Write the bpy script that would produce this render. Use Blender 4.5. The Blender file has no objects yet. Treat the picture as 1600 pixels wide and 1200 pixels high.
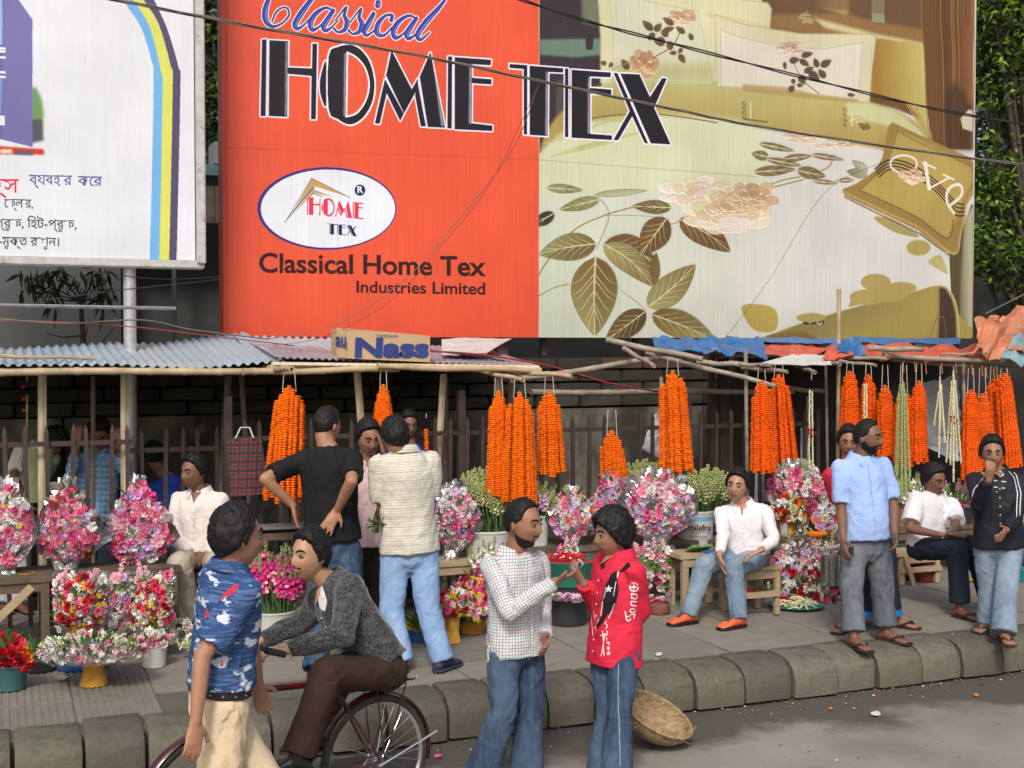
import bpy, bmesh, math, random
import numpy as np
from mathutils import Vector, Matrix, noise
random.seed(7); rng = np.random.default_rng(7)
R = math.radians
SC = bpy.context.scene
COL = SC.collection
V = Vector
# ---------------------------------------------------------------- camera
F = 2000.0
YAW = math.atan(0.4); PIT = math.atan(60 / F)
CAM = V((0, -7.56, 2.5))
FWL = V((math.sin(YAW), math.cos(YAW), 0))
FW = V((math.sin(YAW) * math.cos(PIT), math.cos(YAW) * math.cos(PIT), -math.sin(PIT)))
RT = V((math.cos(YAW), -math.sin(YAW), 0))
UP = RT.cross(FW)
cd = bpy.data.cameras.new('camera'); cam = bpy.data.objects.new('camera', cd); COL.objects.link(cam)
cd.sensor_width = 36; cd.lens = F / 1600 * 36; cd.clip_end = 500; cd.clip_start = 0.1
mw = Matrix((RT, UP, -FW)).transposed().to_4x4(); mw.translation = CAM
cam.matrix_world = mw; SC.camera = cam
# ---------------------------------------------------------------- light
w = bpy.data.worlds.new('World'); SC.world = w; w.use_nodes = True
nt = w.node_tree; bg = nt.nodes['Background']
sky = nt.nodes.new('ShaderNodeTexSky'); sky.sky_type = 'NISHITA'; sky.sun_disc = False
SUN_EL, SUN_AZ = R(44), R(208)      # azimuth clockwise from +Y
sky.sun_elevation = SUN_EL; sky.sun_rotation = SUN_AZ; sky.air_density = 1.2; sky.dust_density = 5.0
nt.links.new(sky.outputs[0], bg.inputs[0]); bg.inputs[1].default_value = 0.105
sd = bpy.data.lights.new('sun', 'SUN'); so = bpy.data.objects.new('sun', sd); COL.objects.link(so)
sd.energy = 1.5; sd.angle = R(11); sd.color = (1, 0.96, 0.9)
sdir = V((math.sin(SUN_AZ) * math.cos(SUN_EL), math.cos(SUN_AZ) * math.cos(SUN_EL), math.sin(SUN_EL)))
so.rotation_euler = sdir.to_track_quat('Z', 'Y').to_euler(); so.location = (0, 0, 20)
SC.view_settings.view_transform = 'Standard'; SC.view_settings.look = 'None'
SC.view_settings.exposure = 0.4; SC.view_settings.gamma = 1; SC.view_settings.use_curve_mapping = False
SC.render.engine = 'CYCLES'
SC.cycles.max_bounces = 6; SC.cycles.transparent_max_bounces = 12; SC.cycles.use_denoising = True
SC.cycles.caustics_reflective = False; SC.cycles.caustics_refractive = False
PZ = 0.28     # pavement level

def ray(px, py): return FW + RT * ((px - 800) / F) + UP * ((600 - py) / F)
def atd(px, py, d): return CAM + ray(px, py) * d
def ony(px, py, Y):
    v = ray(px, py); return CAM + v * ((Y - CAM.y) / v.y)
def onz(px, py, Z=PZ):
    v = ray(px, py); return CAM + v * ((Z - CAM.z) / v.z)
def dep(p): return (V(p) - CAM).dot(FW)
def mpp(p): return dep(p) / F          # metres per photo pixel at that place
def lin(c): return tuple(((x / 255) / 12.92 if x / 255 <= .04045 else ((x / 255 + .055) / 1.055) ** 2.4) for x in c[:3])
# ---------------------------------------------------------------- materials
MATS = {}
def nmat(name):
    m = bpy.data.materials.new(name); m.use_nodes = True; MATS[name] = m
    return m, m.node_tree, m.node_tree.nodes['Principled BSDF']
def N(t, ty, **kw):
    n = t.nodes.new('ShaderNode' + ty)
    for k, v in kw.items(): setattr(n, k, v)
    return n
def mat(name, col, rough=.7, metal=0, var=.15, scale=8, bump=.0, bscale=60, col2=None, f2=.5, coat=0, alpha=1, trans=0, stretch=None, spec=None, sss=0):
    """noise-varied surface; col2 blends in as patches (wear, dirt)"""
    if name in MATS: return MATS[name]
    m, t, p = nmat(name); L = t.links.new
    tc = N(t, 'TexCoord'); src = tc.outputs['Object']
    if stretch:
        mp = N(t, 'Mapping'); mp.inputs['Scale'].default_value = stretch; L(src, mp.inputs[0]); src = mp.outputs[0]
    nz = N(t, 'TexNoise'); nz.inputs['Scale'].default_value = scale; nz.inputs['Detail'].default_value = 5
    L(src, nz.inputs['Vector'])
    cr = N(t, 'ValToRGB'); L(nz.outputs[0], cr.inputs[0])
    a, b = cr.color_ramp.elements
    a.position = .3; b.position = .7
    a.color = (*[max(0, c * (1 - var)) for c in col], 1); b.color = (*[min(1, c * (1 + var)) for c in col], 1)
    out = cr.outputs[0]
    if col2:
        n2 = N(t, 'TexNoise'); n2.inputs['Scale'].default_value = scale * .45; n2.inputs['Detail'].default_value = 8; n2.inputs['Roughness'].default_value = .7
        L(src, n2.inputs['Vector'])
        r2 = N(t, 'ValToRGB'); r2.color_ramp.elements[0].position = 1 - f2 - .08; r2.color_ramp.elements[1].position = 1 - f2 + .1
        L(n2.outputs[0], r2.inputs[0]); mx = N(t, 'MixRGB'); L(r2.outputs[0], mx.inputs[0]); L(out, mx.inputs[1]); mx.inputs[2].default_value = (*col2, 1)
        out = mx.outputs[0]
    L(out, p.inputs['Base Color']); p.inputs['Roughness'].default_value = rough; p.inputs['Metallic'].default_value = metal
    p.inputs['Coat Weight'].default_value = coat; p.inputs['Transmission Weight'].default_value = trans; p.inputs['Alpha'].default_value = alpha
    if spec is not None: p.inputs['Specular IOR Level'].default_value = spec
    if sss: p.inputs['Subsurface Weight'].default_value = sss; p.inputs['Subsurface Radius'].default_value = (.012, .005, .003)
    if bump:
        nb = N(t, 'TexNoise'); nb.inputs['Scale'].default_value = bscale; nb.inputs['Detail'].default_value = 6; L(src, nb.inputs['Vector'])
        bp = N(t, 'Bump'); bp.inputs['Strength'].default_value = bump; bp.inputs['Distance'].default_value = .01
        L(nb.outputs[0], bp.inputs['Height']); L(bp.outputs[0], p.inputs['Normal'])
    return m
# ---------------------------------------------------------------- mesh helpers
class MB:
    def __init__(s): s.v = []; s.f = []; s.mi = []; s.cm = 0
    def add(s, vs, fs):
        b = len(s.v); s.v.extend([tuple(x) for x in vs]); s.f.extend([tuple(i + b for i in f) for f in fs]); s.mi.extend([s.cm] * len(fs)); return s
    def box(s, c, h, m=None):
        c = V(c); vs = []
        for z in (-1, 1):
            for y in (-1, 1):
                for x in (-1, 1):
                    q = V((x * h[0], y * h[1], z * h[2])); vs.append(c + (m @ q if m else q))
        return s.add(vs, [(0, 2, 3, 1), (4, 5, 7, 6), (0, 1, 5, 4), (2, 6, 7, 3), (0, 4, 6, 2), (1, 3, 7, 5)])
    def bbox(s, c, h, b=.01, m=None):          # box with chamfered edges
        bm = bmesh.new(); bmesh.ops.create_cube(bm, size=2)
        for v in bm.verts: v.co = V((v.co.x * h[0], v.co.y * h[1], v.co.z * h[2]))
        bmesh.ops.bevel(bm, geom=bm.edges[:], offset=min(b, min(h) * .8), segments=2, affect='EDGES')
        c = V(c); s.add([c + (m @ v.co if m else v.co) for v in bm.verts], [[v.index for v in f.verts] for f in bm.faces]); bm.free(); return s
    def ring(s, c, ax, ay, n): return [c + ax * math.cos(2 * math.pi * i / n) + ay * math.sin(2 * math.pi * i / n) for i in range(n)]
    def loft(s, rings, n=16, cap=True):
        vs = []
        for c, ax, ay in rings: vs += s.ring(V(c), V(ax), V(ay), n)
        fs = []
        for k in range(len(rings) - 1):
            for i in range(n):
                j = (i + 1) % n; fs.append((k * n + i, k * n + j, (k + 1) * n + j, (k + 1) * n + i))
        if cap: fs.append(tuple(range(n))[::-1]); fs.append(tuple(range((len(rings) - 1) * n, len(rings) * n)))
        return s.add(vs, fs)
    def cone(s, p0, p1, r0, r1, n=12, cap=True):
        p0, p1 = V(p0), V(p1); d = (p1 - p0)
        if d.length < 1e-6: return s
        d.normalize(); a = d.orthogonal().normalized(); b = d.cross(a)
        return s.loft([(p0, a * r0, b * r0), (p1, a * r1, b * r1)], n, cap)
    def tube(s, pts, r, n=6):
        pts = [V(p) for p in pts]; rs = r if hasattr(r, '__len__') else [r] * len(pts); rings = []; pa = None
        for i, p in enumerate(pts):
            d = (pts[min(i + 1, len(pts) - 1)] - pts[max(i - 1, 0)]).normalized()
            a = (d.orthogonal() if pa is None else pa - d * pa.dot(d)).normalized(); pa = a; b = d.cross(a)
            rings.append((p, a * rs[i], b * rs[i]))
        return s.loft(rings, n)
    def ball(s, c, r, n=10, m=None):
        c = V(c); r = V((r, r, r)) if not hasattr(r, '__len__') else V(r); vs = []; k = max(4, n // 2 + 1)
        vs.append(V((0, 0, 1)))
        for j in range(1, k):
            th = math.pi * j / k
            for i in range(n):
                ph = 2 * math.pi * i / n; vs.append(V((math.sin(th) * math.cos(ph), math.sin(th) * math.sin(ph), math.cos(th))))
        vs.append(V((0, 0, -1))); fs = []
        for i in range(n):
            fs.append((0, 1 + i, 1 + (i + 1) % n)); e = 1 + (k - 2) * n; fs.append((len(vs) - 1, e + (i + 1) % n, e + i))
        for j in range(k - 2):
            for i in range(n):
                a = 1 + j * n + i; b = 1 + j * n + (i + 1) % n; fs.append((a, a + n, b + n, b))
        out = []
        for q in vs:
            q = V((q.x * r.x, q.y * r.y, q.z * r.z)); out.append(c + (m @ q if m else q))
        return s.add(out, fs)
    def lathe(s, c, prof, n=24, ax=None, thick=0):
        c = V(c); A = ax or Matrix.Identity(3); vs = []; fs = []
        for r, z in prof:
            for i in range(n):
                a = 2 * math.pi * i / n; vs.append(c + A @ V((r * math.cos(a), r * math.sin(a), z)))
        for k in range(len(prof) - 1):
            for i in range(n):
                j = (i + 1) % n; fs.append((k * n + i, k * n + j, (k + 1) * n + j, (k + 1) * n + i))
        return s.add(vs, fs)
    def mesh(s, name, mats, smooth=True):
        me = bpy.data.meshes.new(name); me.from_pydata(s.v, [], s.f); 
        for m in (mats if isinstance(mats, (list, tuple)) else [mats]): me.materials.append(m)
        if any(s.mi): me.polygons.foreach_set('material_index', s.mi)
        if smooth:
            me.polygons.foreach_set('use_smooth', [True] * len(me.polygons))
            try: me.set_sharp_from_angle(angle=R(40))
            except Exception: pass
        me.update(); return me
    def build(s, name, mats, parent=None, smooth=True, **kw):
        return link(name, s.mesh(name, mats, smooth), parent, **kw)
def link(name, data, parent=None, loc=None, rot=None, sc=None, **kw):
    o = bpy.data.objects.new(name, data); COL.objects.link(o)
    if loc is not None: o.location = loc
    if rot is not None: o.rotation_euler = rot
    if sc is not None: o.scale = sc if hasattr(sc, '__len__') else (sc, sc, sc)
    if parent is not None:
        o.parent = parent; o.matrix_parent_inverse = wm(parent).inverted()
    for k, v in kw.items(): o[k] = v
    return o
def wm(o):
    m = o.matrix_basis.copy()
    if o.parent: m = wm(o.parent) @ o.matrix_parent_inverse @ m
    return m
def thing(name, label, cat, loc=(0, 0, 0), group=None):
    o = bpy.data.objects.new(name, None); COL.objects.link(o); o.location = loc; o['label'] = label; o['category'] = cat
    o.empty_display_size = .1
    if group: o['group'] = group
    return o
def tag(o, label, cat, group=None):
    o['label'] = label; o['category'] = cat
    if group: o['group'] = group
    return o
def S(o): o['kind'] = 'structure'; return o
def stuff(o): o['kind'] = 'stuff'; return o
def text(parent, s, p0, p1, h, m, name='lettering', bold=.0, shear=0, off=.003, fitw=True, nrm=None):
    """flat lettering from p0 (baseline start) to p1 (baseline end), cap height h"""
    p0, p1 = V(p0), V(p1); c = bpy.data.curves.new('t', 'FONT'); c.body = s; c.offset = bold; c.shear = shear
    o = bpy.data.objects.new('t', c); COL.objects.link(o); bpy.context.view_layer.update()
    me = bpy.data.meshes.new_from_object(o.evaluated_get(bpy.context.evaluated_depsgraph_get())); COL.objects.unlink(o); bpy.data.objects.remove(o)
    n = len(me.vertices); a = np.zeros(n * 3); me.vertices.foreach_get('co', a); a = a.reshape(-1, 3)
    x0, x1 = a[:, 0].min(), a[:, 0].max(); y1 = .73
    dx = (p1 - p0); L = dx.length; dx.normalize(); up = V((0, 0, 1)) if nrm is None else V(nrm).cross(dx).normalized()
    nn = dx.cross(up)
    q = np.array(p0)[None] + np.outer((a[:, 0] - x0) / (x1 - x0) * L, dx) + np.outer(a[:, 1] / y1 * h, up) + np.array(nn)[None] * off
    me.vertices.foreach_set('co', q.ravel()); me.materials.clear(); me.materials.append(m); me.update()
    return link(name, me, parent)
# ---------------------------------------------------------------- painting of flat print
class Canvas:
    """a printed sheet: drawn in plane coordinates, given through photo positions on the plane y=Y"""
    def __init__(s, Y, x0, x1, z0, z1, res):
        s.Y, s.x0, s.x1, s.z0, s.z1, s.res = Y, x0, x1, z0, z1, res
        s.W = int((x1 - x0) * res); s.H = int((z1 - z0) * res); s.a = np.zeros((s.H, s.W, 3), np.float32)
    def pt(s, p):
        q = ony(p[0], p[1], s.Y); return ((q.x - s.x0) * s.res, (q.z - s.z0) * s.res)
    def sc(s, p): return s.res * mpp(ony(p[0], p[1], s.Y))
    def _mask(s, contours, feather=0):
        P = [np.array([s.pt(p) for p in c]) for c in contours]
        al = np.concatenate(P); pad = int(feather * 2 + 2)
        x0 = max(0, int(al[:, 0].min()) - pad); x1 = min(s.W, int(al[:, 0].max()) + pad + 1)
        y0 = max(0, int(al[:, 1].min()) - pad); y1 = min(s.H, int(al[:, 1].max()) + pad + 1)
        if x1 <= x0 or y1 <= y0: return None
        X = np.arange(x0, x1) + .5; Yy = np.arange(y0, y1) + .5; m = np.zeros((y1 - y0, x1 - x0), bool)
        for c in P:
            for i in range(len(c)):
                (ax, ay), (bx, by) = c[i], c[(i + 1) % len(c)]
                if ay == by: continue
                lo, hi = min(ay, by), max(ay, by); r0 = max(0, int(math.ceil(lo - y0 - .5))); r1 = min(y1 - y0, int(math.ceil(hi - y0 - .5)))
                if r1 <= r0: continue
                xs = ax + (Yy[r0:r1] - ay) * (bx - ax) / (by - ay)
                m[r0:r1] ^= X[None] < xs[:, None]
        m = m.astype(np.float32)
        if feather > 1: m = blur(m, feather)
        return m, x0, x1, y0, y1
    def fill(s, pts, col, feather=0, op=1, grad=None, multi=False):
        k = s.sc(pts[0][0] if multi else pts[0]); r = s._mask(pts if multi else [pts], feather * k)
        if r is None: return
        m, x0, x1, y0, y1 = r; c = np.array(col, np.float32) / 255
        if grad:
            a, ca, b, cb = grad; a = np.array(s.pt(a)); b = np.array(s.pt(b)); d = b - a
            X, Y = np.meshgrid(np.arange(x0, x1), np.arange(y0, y1)); t = np.clip(((X - a[0]) * d[0] + (Y - a[1]) * d[1]) / (d @ d), 0, 1)[..., None]
            c = np.array(ca, np.float32) / 255 * (1 - t) + np.array(cb, np.float32) / 255 * t
        m = (m * op)[..., None]; s.a[y0:y1, x0:x1] = s.a[y0:y1, x0:x1] * (1 - m) + c * m
    def stroke(s, pts, w, col, op=1, closed=False):
        ws = w if hasattr(w, '__len__') else [w] * len(pts); c = np.array(col, np.float32) / 255; n = len(pts)
        for i in range(n if closed else n - 1):
            a = s.pt(pts[i]); b = s.pt(pts[(i + 1) % n]); k = s.sc(pts[i]); wa = ws[i] * k / 2; wb = ws[(i + 1) % n] * k / 2; pad = max(wa, wb) + 2
            x0 = max(0, int(min(a[0], b[0]) - pad)); x1 = min(s.W, int(max(a[0], b[0]) + pad) + 1); y0 = max(0, int(min(a[1], b[1]) - pad)); y1 = min(s.H, int(max(a[1], b[1]) + pad) + 1)
            if x1 <= x0 or y1 <= y0: continue
            X, Y = np.meshgrid(np.arange(x0, x1) + .5, np.arange(y0, y1) + .5); dx, dy = b[0] - a[0], b[1] - a[1]; l2 = dx * dx + dy * dy + 1e-9
            t = np.clip(((X - a[0]) * dx + (Y - a[1]) * dy) / l2, 0, 1); dd = np.hypot(X - a[0] - t * dx, Y - a[1] - t * dy)
            m = (np.clip(wa + (wb - wa) * t - dd + .5, 0, 1) * op)[..., None]; s.a[y0:y1, x0:x1] = s.a[y0:y1, x0:x1] * (1 - m) + c * m
    def text(s, body, p0, p1, h, col, bold=0., shear=0):
        c = bpy.data.curves.new('t', 'FONT'); c.body = body; c.offset = bold; c.shear = shear
        o = bpy.data.objects.new('t', c); COL.objects.link(o); bpy.context.view_layer.update()
        me = bpy.data.meshes.new_from_object(o.evaluated_get(bpy.context.evaluated_depsgraph_get())); COL.objects.unlink(o); bpy.data.objects.remove(o)
        n = len(me.vertices); a = np.zeros(n * 3); me.vertices.foreach_get('co', a); a = a.reshape(-1, 3); x0, x1 = a[:, 0].min(), a[:, 0].max()
        L = p1[0] - p0[0]; sl = (p1[1] - p0[1]) / L
        P = [(p0[0] + (x - x0) / (x1 - x0) * L, p0[1] + (x - x0) / (x1 - x0) * L * sl - y / .73 * h) for x, y, _ in a]
        for f in me.polygons: s.fill([P[i] for i in f.vertices], col)
        for e in me.edges: pass
        bpy.data.meshes.remove(me)
    def image(s, name):
        im = bpy.data.images.new(name, s.W, s.H); px = np.ones((s.H, s.W, 4), np.float32); px[..., :3] = np.clip(s.a, 0, 1)
        im.pixels.foreach_set(px.ravel()); im.update(); im.pack(); return im
def blur(m, r):
    r = max(1, int(r / 1.7))
    for _ in range(2):
        for ax in (0, 1):
            p = np.pad(m, [(r + 1, r) if a == ax else (0, 0) for a in (0, 1)]); c = np.cumsum(p, axis=ax)
            k = 2 * r + 1
            m = (c[k:, :] - c[:-k, :]) / k if ax == 0 else (c[:, k:] - c[:, :-k]) / k
    return m
def spl(pts, n=6, closed=False):
    out = []; m = len(pts)
    for i in range(m if closed else m - 1):
        g = (lambda j: pts[j % m]) if closed else (lambda j: pts[min(max(j, 0), m - 1)])
        a, b, c, d = g(i - 1), g(i), g(i + 1), g(i + 2)
        for k in range(n):
            t = k / n; out.append(tuple(.5 * (2 * b[q] + (c[q] - a[q]) * t + (2 * a[q] - 5 * b[q] + 4 * c[q] - d[q]) * t * t + (3 * b[q] - a[q] - 3 * c[q] + d[q]) * t ** 3) for q in range(len(b))))
    if not closed: out.append(tuple(pts[-1]))
    return out
def conv(ox, oy, k): return lambda l: [(ox + x / k, oy + y / k) for x, y in l]
def ell(cx, cy, rx, ry, n=40, a0=0, a1=360): return [(cx + rx * math.cos(R(a0 + (a1 - a0) * i / n)), cy + ry * math.sin(R(a0 + (a1 - a0) * i / n))) for i in range(n)]
def print_mat(name, im, x0, x1, z0, z1, streak=.06):
    """printed cloth: image placed by object x,z; fine vertical weave streaks, faint creases"""
    m, t, p = nmat(name); L = t.links.new
    tc = N(t, 'TexCoord'); mp = N(t, 'Mapping'); mp.vector_type = 'POINT'
    sx = N(t, 'SeparateXYZ'); L(tc.outputs['Object'], sx.inputs[0]); cx = N(t, 'CombineXYZ')
    for i, (o, a, b) in enumerate(((0, x0, x1), (2, z0, z1))):
        q = N(t, 'MapRange'); q.inputs[1].default_value = a; q.inputs[2].default_value = b; q.clamp = False; L(sx.outputs[o], q.inputs[0]); L(q.outputs[0], cx.inputs[i])
    it = N(t, 'TexImage'); it.image = im; it.extension = 'EXTEND'; L(cx.outputs[0], it.inputs[0])
    mp.inputs['Scale'].default_value = (26, 1, .7); L(tc.outputs['Object'], mp.inputs[0]); nz = N(t, 'TexNoise'); nz.inputs['Scale'].default_value = 1.5; nz.inputs['Detail'].default_value = 4; L(mp.outputs[0], nz.inputs[0])
    n2 = N(t, 'TexNoise'); n2.inputs['Scale'].default_value = 1.3; n2.inputs['Detail'].default_value = 4; L(tc.outputs['Object'], n2.inputs[0])
    q = N(t, 'MapRange'); q.inputs[3].default_value = 1 - streak * 1.6; q.inputs[4].default_value = 1 + streak; q.inputs[1].default_value = .3; q.inputs[2].default_value = .7; L(nz.outputs[0], q.inputs[0])
    q2 = N(t, 'MapRange'); q2.inputs[3].default_value = .9; q2.inputs[4].default_value = 1.06; q2.inputs[1].default_value = .3; q2.inputs[2].default_value = .7; L(n2.outputs[0], q2.inputs[0])
    mu = N(t, 'Math', operation='MULTIPLY'); L(q.outputs[0], mu.inputs[0]); L(q2.outputs[0], mu.inputs[1])
    mx = N(t, 'VectorMath', operation='SCALE'); L(it.outputs[0], mx.inputs[0]); L(mu.outputs[0], mx.inputs['Scale']); L(mx.outputs[0], p.inputs['Base Color'])
    p.inputs['Roughness'].default_value = .42; p.inputs['Specular IOR Level'].default_value = .35
    bp = N(t, 'Bump'); bp.inputs['Strength'].default_value = .25; bp.inputs['Distance'].default_value = .02; L(n2.outputs[0], bp.inputs['Height']); L(bp.outputs[0], p.inputs['Normal'])
    return m
# ================================================================ billboards (flat print)
BY = 4.75
a = ony(350, 525, BY); b = ony(1521, 529, BY)
bx0, bx1, bz0, bz1 = a.x, b.x, 2.585, 7.6
c = Canvas(BY, bx0, bx1, bz0, 6.35, 300)
c.a[:] = np.array((204, 206, 192), np.float32) / 255
c.fill([(843, -60), (1530, -60), (1530, 540), (843, 540)], (200, 205, 190), grad=((843, 300), (196, 210, 184), (1300, 380), (207, 207, 203)))
k5, k6, k7, k8 = conv(840, 0, 4.615), conv(1160, 0, 4.324), conv(840, 240, 4.139), conv(1180, 180, 3.4286)
# dark room corner, green strip
c.fill([(843, -60), (945, -60), (940, 140), (905, 190), (860, 215), (843, 240)], (60, 46, 50))
c.fill([(843, 62), (938, 60), (938, 86), (900, 90), (843, 86)], (96, 132, 112), feather=3)
c.fill([(908, -5), (936, -5), (936, 40), (910, 36)], (110, 125, 90), feather=5)
c.fill([(914, 55), (928, 55), (926, 78), (916, 78)], (58, 44, 48), feather=1)
c.fill([(870, 125), (880, 125), (880, 190), (868, 195)], (85, 75, 60), feather=2)
# backdrop gold and brown
c.fill([(1180, -60), (1440, -60), (1440, 60), (1200, 60)], (112, 78, 48))
c.fill(k6([(190, 100), (700, 90), (900, 150), (1240, 200), (1240, 330), (800, 260), (190, 190)]), (150, 108, 52), feather=4)
c.fill(k6([(860, -50), (950, -50), (960, 160), (875, 150)]), (142, 150, 110), feather=1)
c.fill(k6([(300, -40), (700, -40), (750, 50), (700, 100), (560, 60), (400, 20)]), (196, 158, 84), feather=5, op=.9)
c.fill(k6([(480, 120), (900, 230), (1220, 290), (1220, 330), (860, 260), (560, 190)]), (206, 194, 130), feather=4)
# ochre sheet band and pale mattress
c.fill(spl([(843, 240), (860, 195), (900, 158), (960, 130), (1180, 128), (1340, 150), (1450, 205), (1440, 262), (1380, 235), (1180, 200), (1050, 186), (930, 190), (870, 215)], 4, True), (184, 168, 84), feather=4, grad=((1100, 130), (188, 182, 104), (1100, 205), (178, 152, 66)))
c.fill(spl([(843, 300), (850, 240), (890, 205), (960, 186), (1050, 180), (1180, 200), (1180, 290), (1000, 300)], 4, True), (206, 214, 168), feather=10)
for a_, b_ in (((850, 225), (930, 200)), ((860, 245), (960, 222)), ((900, 232), (1000, 208)), ((920, 200), (990, 190))): c.stroke([a_, ((a_[0] + b_[0]) / 2, a_[1] - 14), b_], [2, 9, 2], (184, 192, 96), .6)
c.stroke(spl([(905, 188), (960, 180), (1010, 178), (1050, 181), (1120, 192)]), 1.8, (96, 84, 44), .8)
# pillows
def pillow(o, i, co, ci, shade, fr=3):
    c.fill(o, co, feather=fr); c.fill(i, ci, feather=fr * 1.4)
    c.stroke(o + o[:1], 1.2, shade, .55); c.stroke(i + i[:1], 1.4, shade, .35)
pillow([(933, -20), (1200, 4), (1206, 14), (1202, 60), (1120, 60), (1112, 132), (938, 130), (938, 60)], [(952, -10), (1090, 18), (1100, 60), (1112, 128), (956, 128), (958, 60)], (212, 210, 160), (206, 208, 176), (150, 148, 88))
c.fill([(960, 100), (1112, 100), (1114, 131), (950, 131)], (178, 178, 106), feather=12, op=.8)
c.stroke([(1106, 22), (1200, 44)], 8, (196, 192, 128), .5)
pillow(k6([(-190, 100), (0, 165), (400, 225), (860, 232), (902, 248), (875, 470), (860, 696), (400, 640), (0, 600), (-170, 590)]), k6([(-150, 200), (0, 258), (300, 320), (560, 330), (812, 288), (798, 480), (778, 672), (500, 640), (0, 590), (-150, 585)]), (208, 203, 160), (212, 208, 190), (150, 140, 84))
c.fill(k6([(0, 570), (300, 590), (500, 640), (780, 672), (780, 700), (400, 660), (0, 615)]), (176, 138, 66), feather=3, op=.7)
c.fill(k6([(903, 262), (1228, 296), (1236, 500), (1240, 640), (1276, 900), (1285, 960), (1180, 800), (1040, 720), (862, 690), (876, 470)]), (170, 124, 40), feather=2, grad=(k6([(900, 500)])[0], (172, 122, 38), k6([(1235, 500)])[0], (196, 188, 92)))
c.fill(k6([(862, 640), (1100, 690), (1200, 800), (1040, 740), (862, 690)]), (104, 62, 28), feather=3, op=.8)
for i in range(9): c.stroke(k6([(1090 + i * 12, 680 + i * 6), (1180 + i * 10, 820 + i * 10)]), 1.2, (160, 84, 40) if i % 2 else (206, 186, 110), .7)
c.fill(k6([(700, 690), (862, 700), (1050, 760), (1180, 860), (1285, 985), (1000, 960), (980, 850), (700, 780)]), (200, 202, 140), feather=4)
# wooden curtain at the right
c.fill(k6([(1180, -60), (1570, -60), (1560, 700), (1560, 1010), (1330, 1010), (1290, 980), (1240, 700), (1225, 300)]), (132, 84, 32))
for i in range(26):
    x = 1190 + i * 15; c.stroke(k6([(x, -60), (x + 40 - i * 1.2, 350), (x + 70 - i * 3.2, 1005)]), 1.4 + 2.4 * random.random(), random.choice([(92, 58, 28), (158, 104, 44), (120, 70, 26), (172, 116, 52), (80, 50, 28)]), .7)
c.fill(k6([(1370, 600), (1440, 560), (1560, 700), (1560, 1020), (1380, 1010)]), (74, 48, 30), feather=8, op=.75)
c.fill(k6([(1490, -50), (1560, -50), (1560, 700), (1520, 700)]), (176, 92, 50), feather=6, op=.6)
c.fill(k6([(1475, 800), (1530, 740), (1560, 745), (1560, 890), (1490, 870)]), (196, 190, 160), feather=2)
# skirt and side of the bed, pale curtain
c.fill(k8([(1040, 740), (1100, 640), (1160, 480), (1172, 480), (1172, 1210), (1060, 1210)]), (92, 74, 40))
c.fill(k8([(1120, 560), (1172, 480), (1172, 1210), (1092, 1210), (1100, 900)]), (158, 152, 112), feather=3, grad=(k8([(1095, 900)])[0], (120, 112, 74), k8([(1150, 900)])[0], (176, 172, 138)))
c.fill(spl(k8([(-40, 1215), (60, 1185), (200, 1130), (480, 1042), (860, 940), (960, 914), (1020, 918), (1062, 975), (1085, 1060), (1098, 1215)]), 4, True), (158, 140, 62), feather=1, grad=(k8([(500, 1040)])[0], (146, 132, 66), k8([(560, 1190)])[0], (172, 150, 62)))
c.fill(k8([(988, 922), (1020, 930), (1052, 985), (1072, 1060), (1082, 1215), (985, 1215)]), (74, 54, 38), feather=2)
for q in ([(980, 930), (975, 1200)], [(985, 1080), (1010, 1080), (1030, 1200)], [(975, 1075), (940, 1200)]): c.stroke(k8(q), 1.6, (140, 98, 50), .9)
c.stroke(spl(k8([(60, 1186), (200, 1130), (480, 1042), (860, 940), (960, 914), (1020, 918), (1062, 975), (1085, 1060), (1098, 1215)])), 2, (206, 196, 146), .9)
c.fill(k8([(255, 1105), (370, 1085), (370, 1118), (262, 1122)]), (60, 54, 46)); c.stroke(k8([(285, 1100), (295, 1115), (305, 1098)]), 1.6, (220, 215, 200)); c.stroke(k8(ell(345, 1105, 14, 14, 12, 20, 330)), 1.6, (220, 215, 200))
c.fill(spl(k8([(60, 1190), (180, 1160), (280, 1165), (330, 1215)]), 4, True), (140, 106, 50), feather=2)
# ochre leaf prints near the skirt
oc = (178, 158, 72)
for e in ((645, 895, 80, 45), (785, 925, 80, 32), (600, 975, 95, 42), (700, 955, 120, 50), (875, 710, 64, 42), (300, 1085, 80, 25)): c.fill(k8(ell(*e)), oc, feather=1.5)
c.fill(k8([(500, 1028), (520, 960), (600, 930), (720, 900), (860, 935), (700, 985)]), oc)
c.fill(spl(k8([(-70, 1020), (60, 1018), (118, 1060), (112, 1150), (20, 1160), (-40, 1110)]), 4, True), (186, 160, 62), feather=1)
c.fill(spl(k8([(632, 548), (740, 560), (870, 640), (850, 652), (730, 620)]), 4, True), (172, 154, 80), feather=1)
c.fill(spl(k8([(880, 620), (970, 670), (1030, 730), (950, 690)]), 4, True), (176, 162, 84), feather=2)
c.fill(spl(k8([(926, 785), (990, 748), (1020, 800), (1030, 850), (990, 830)]), 4, True), (184, 176, 100), feather=2)
c.fill(k8([(480, 430), (700, 540), (900, 640), (1000, 720), (1050, 780), (1040, 740), (900, 620)]), (150, 158, 110), feather=8, op=.5)
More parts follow.
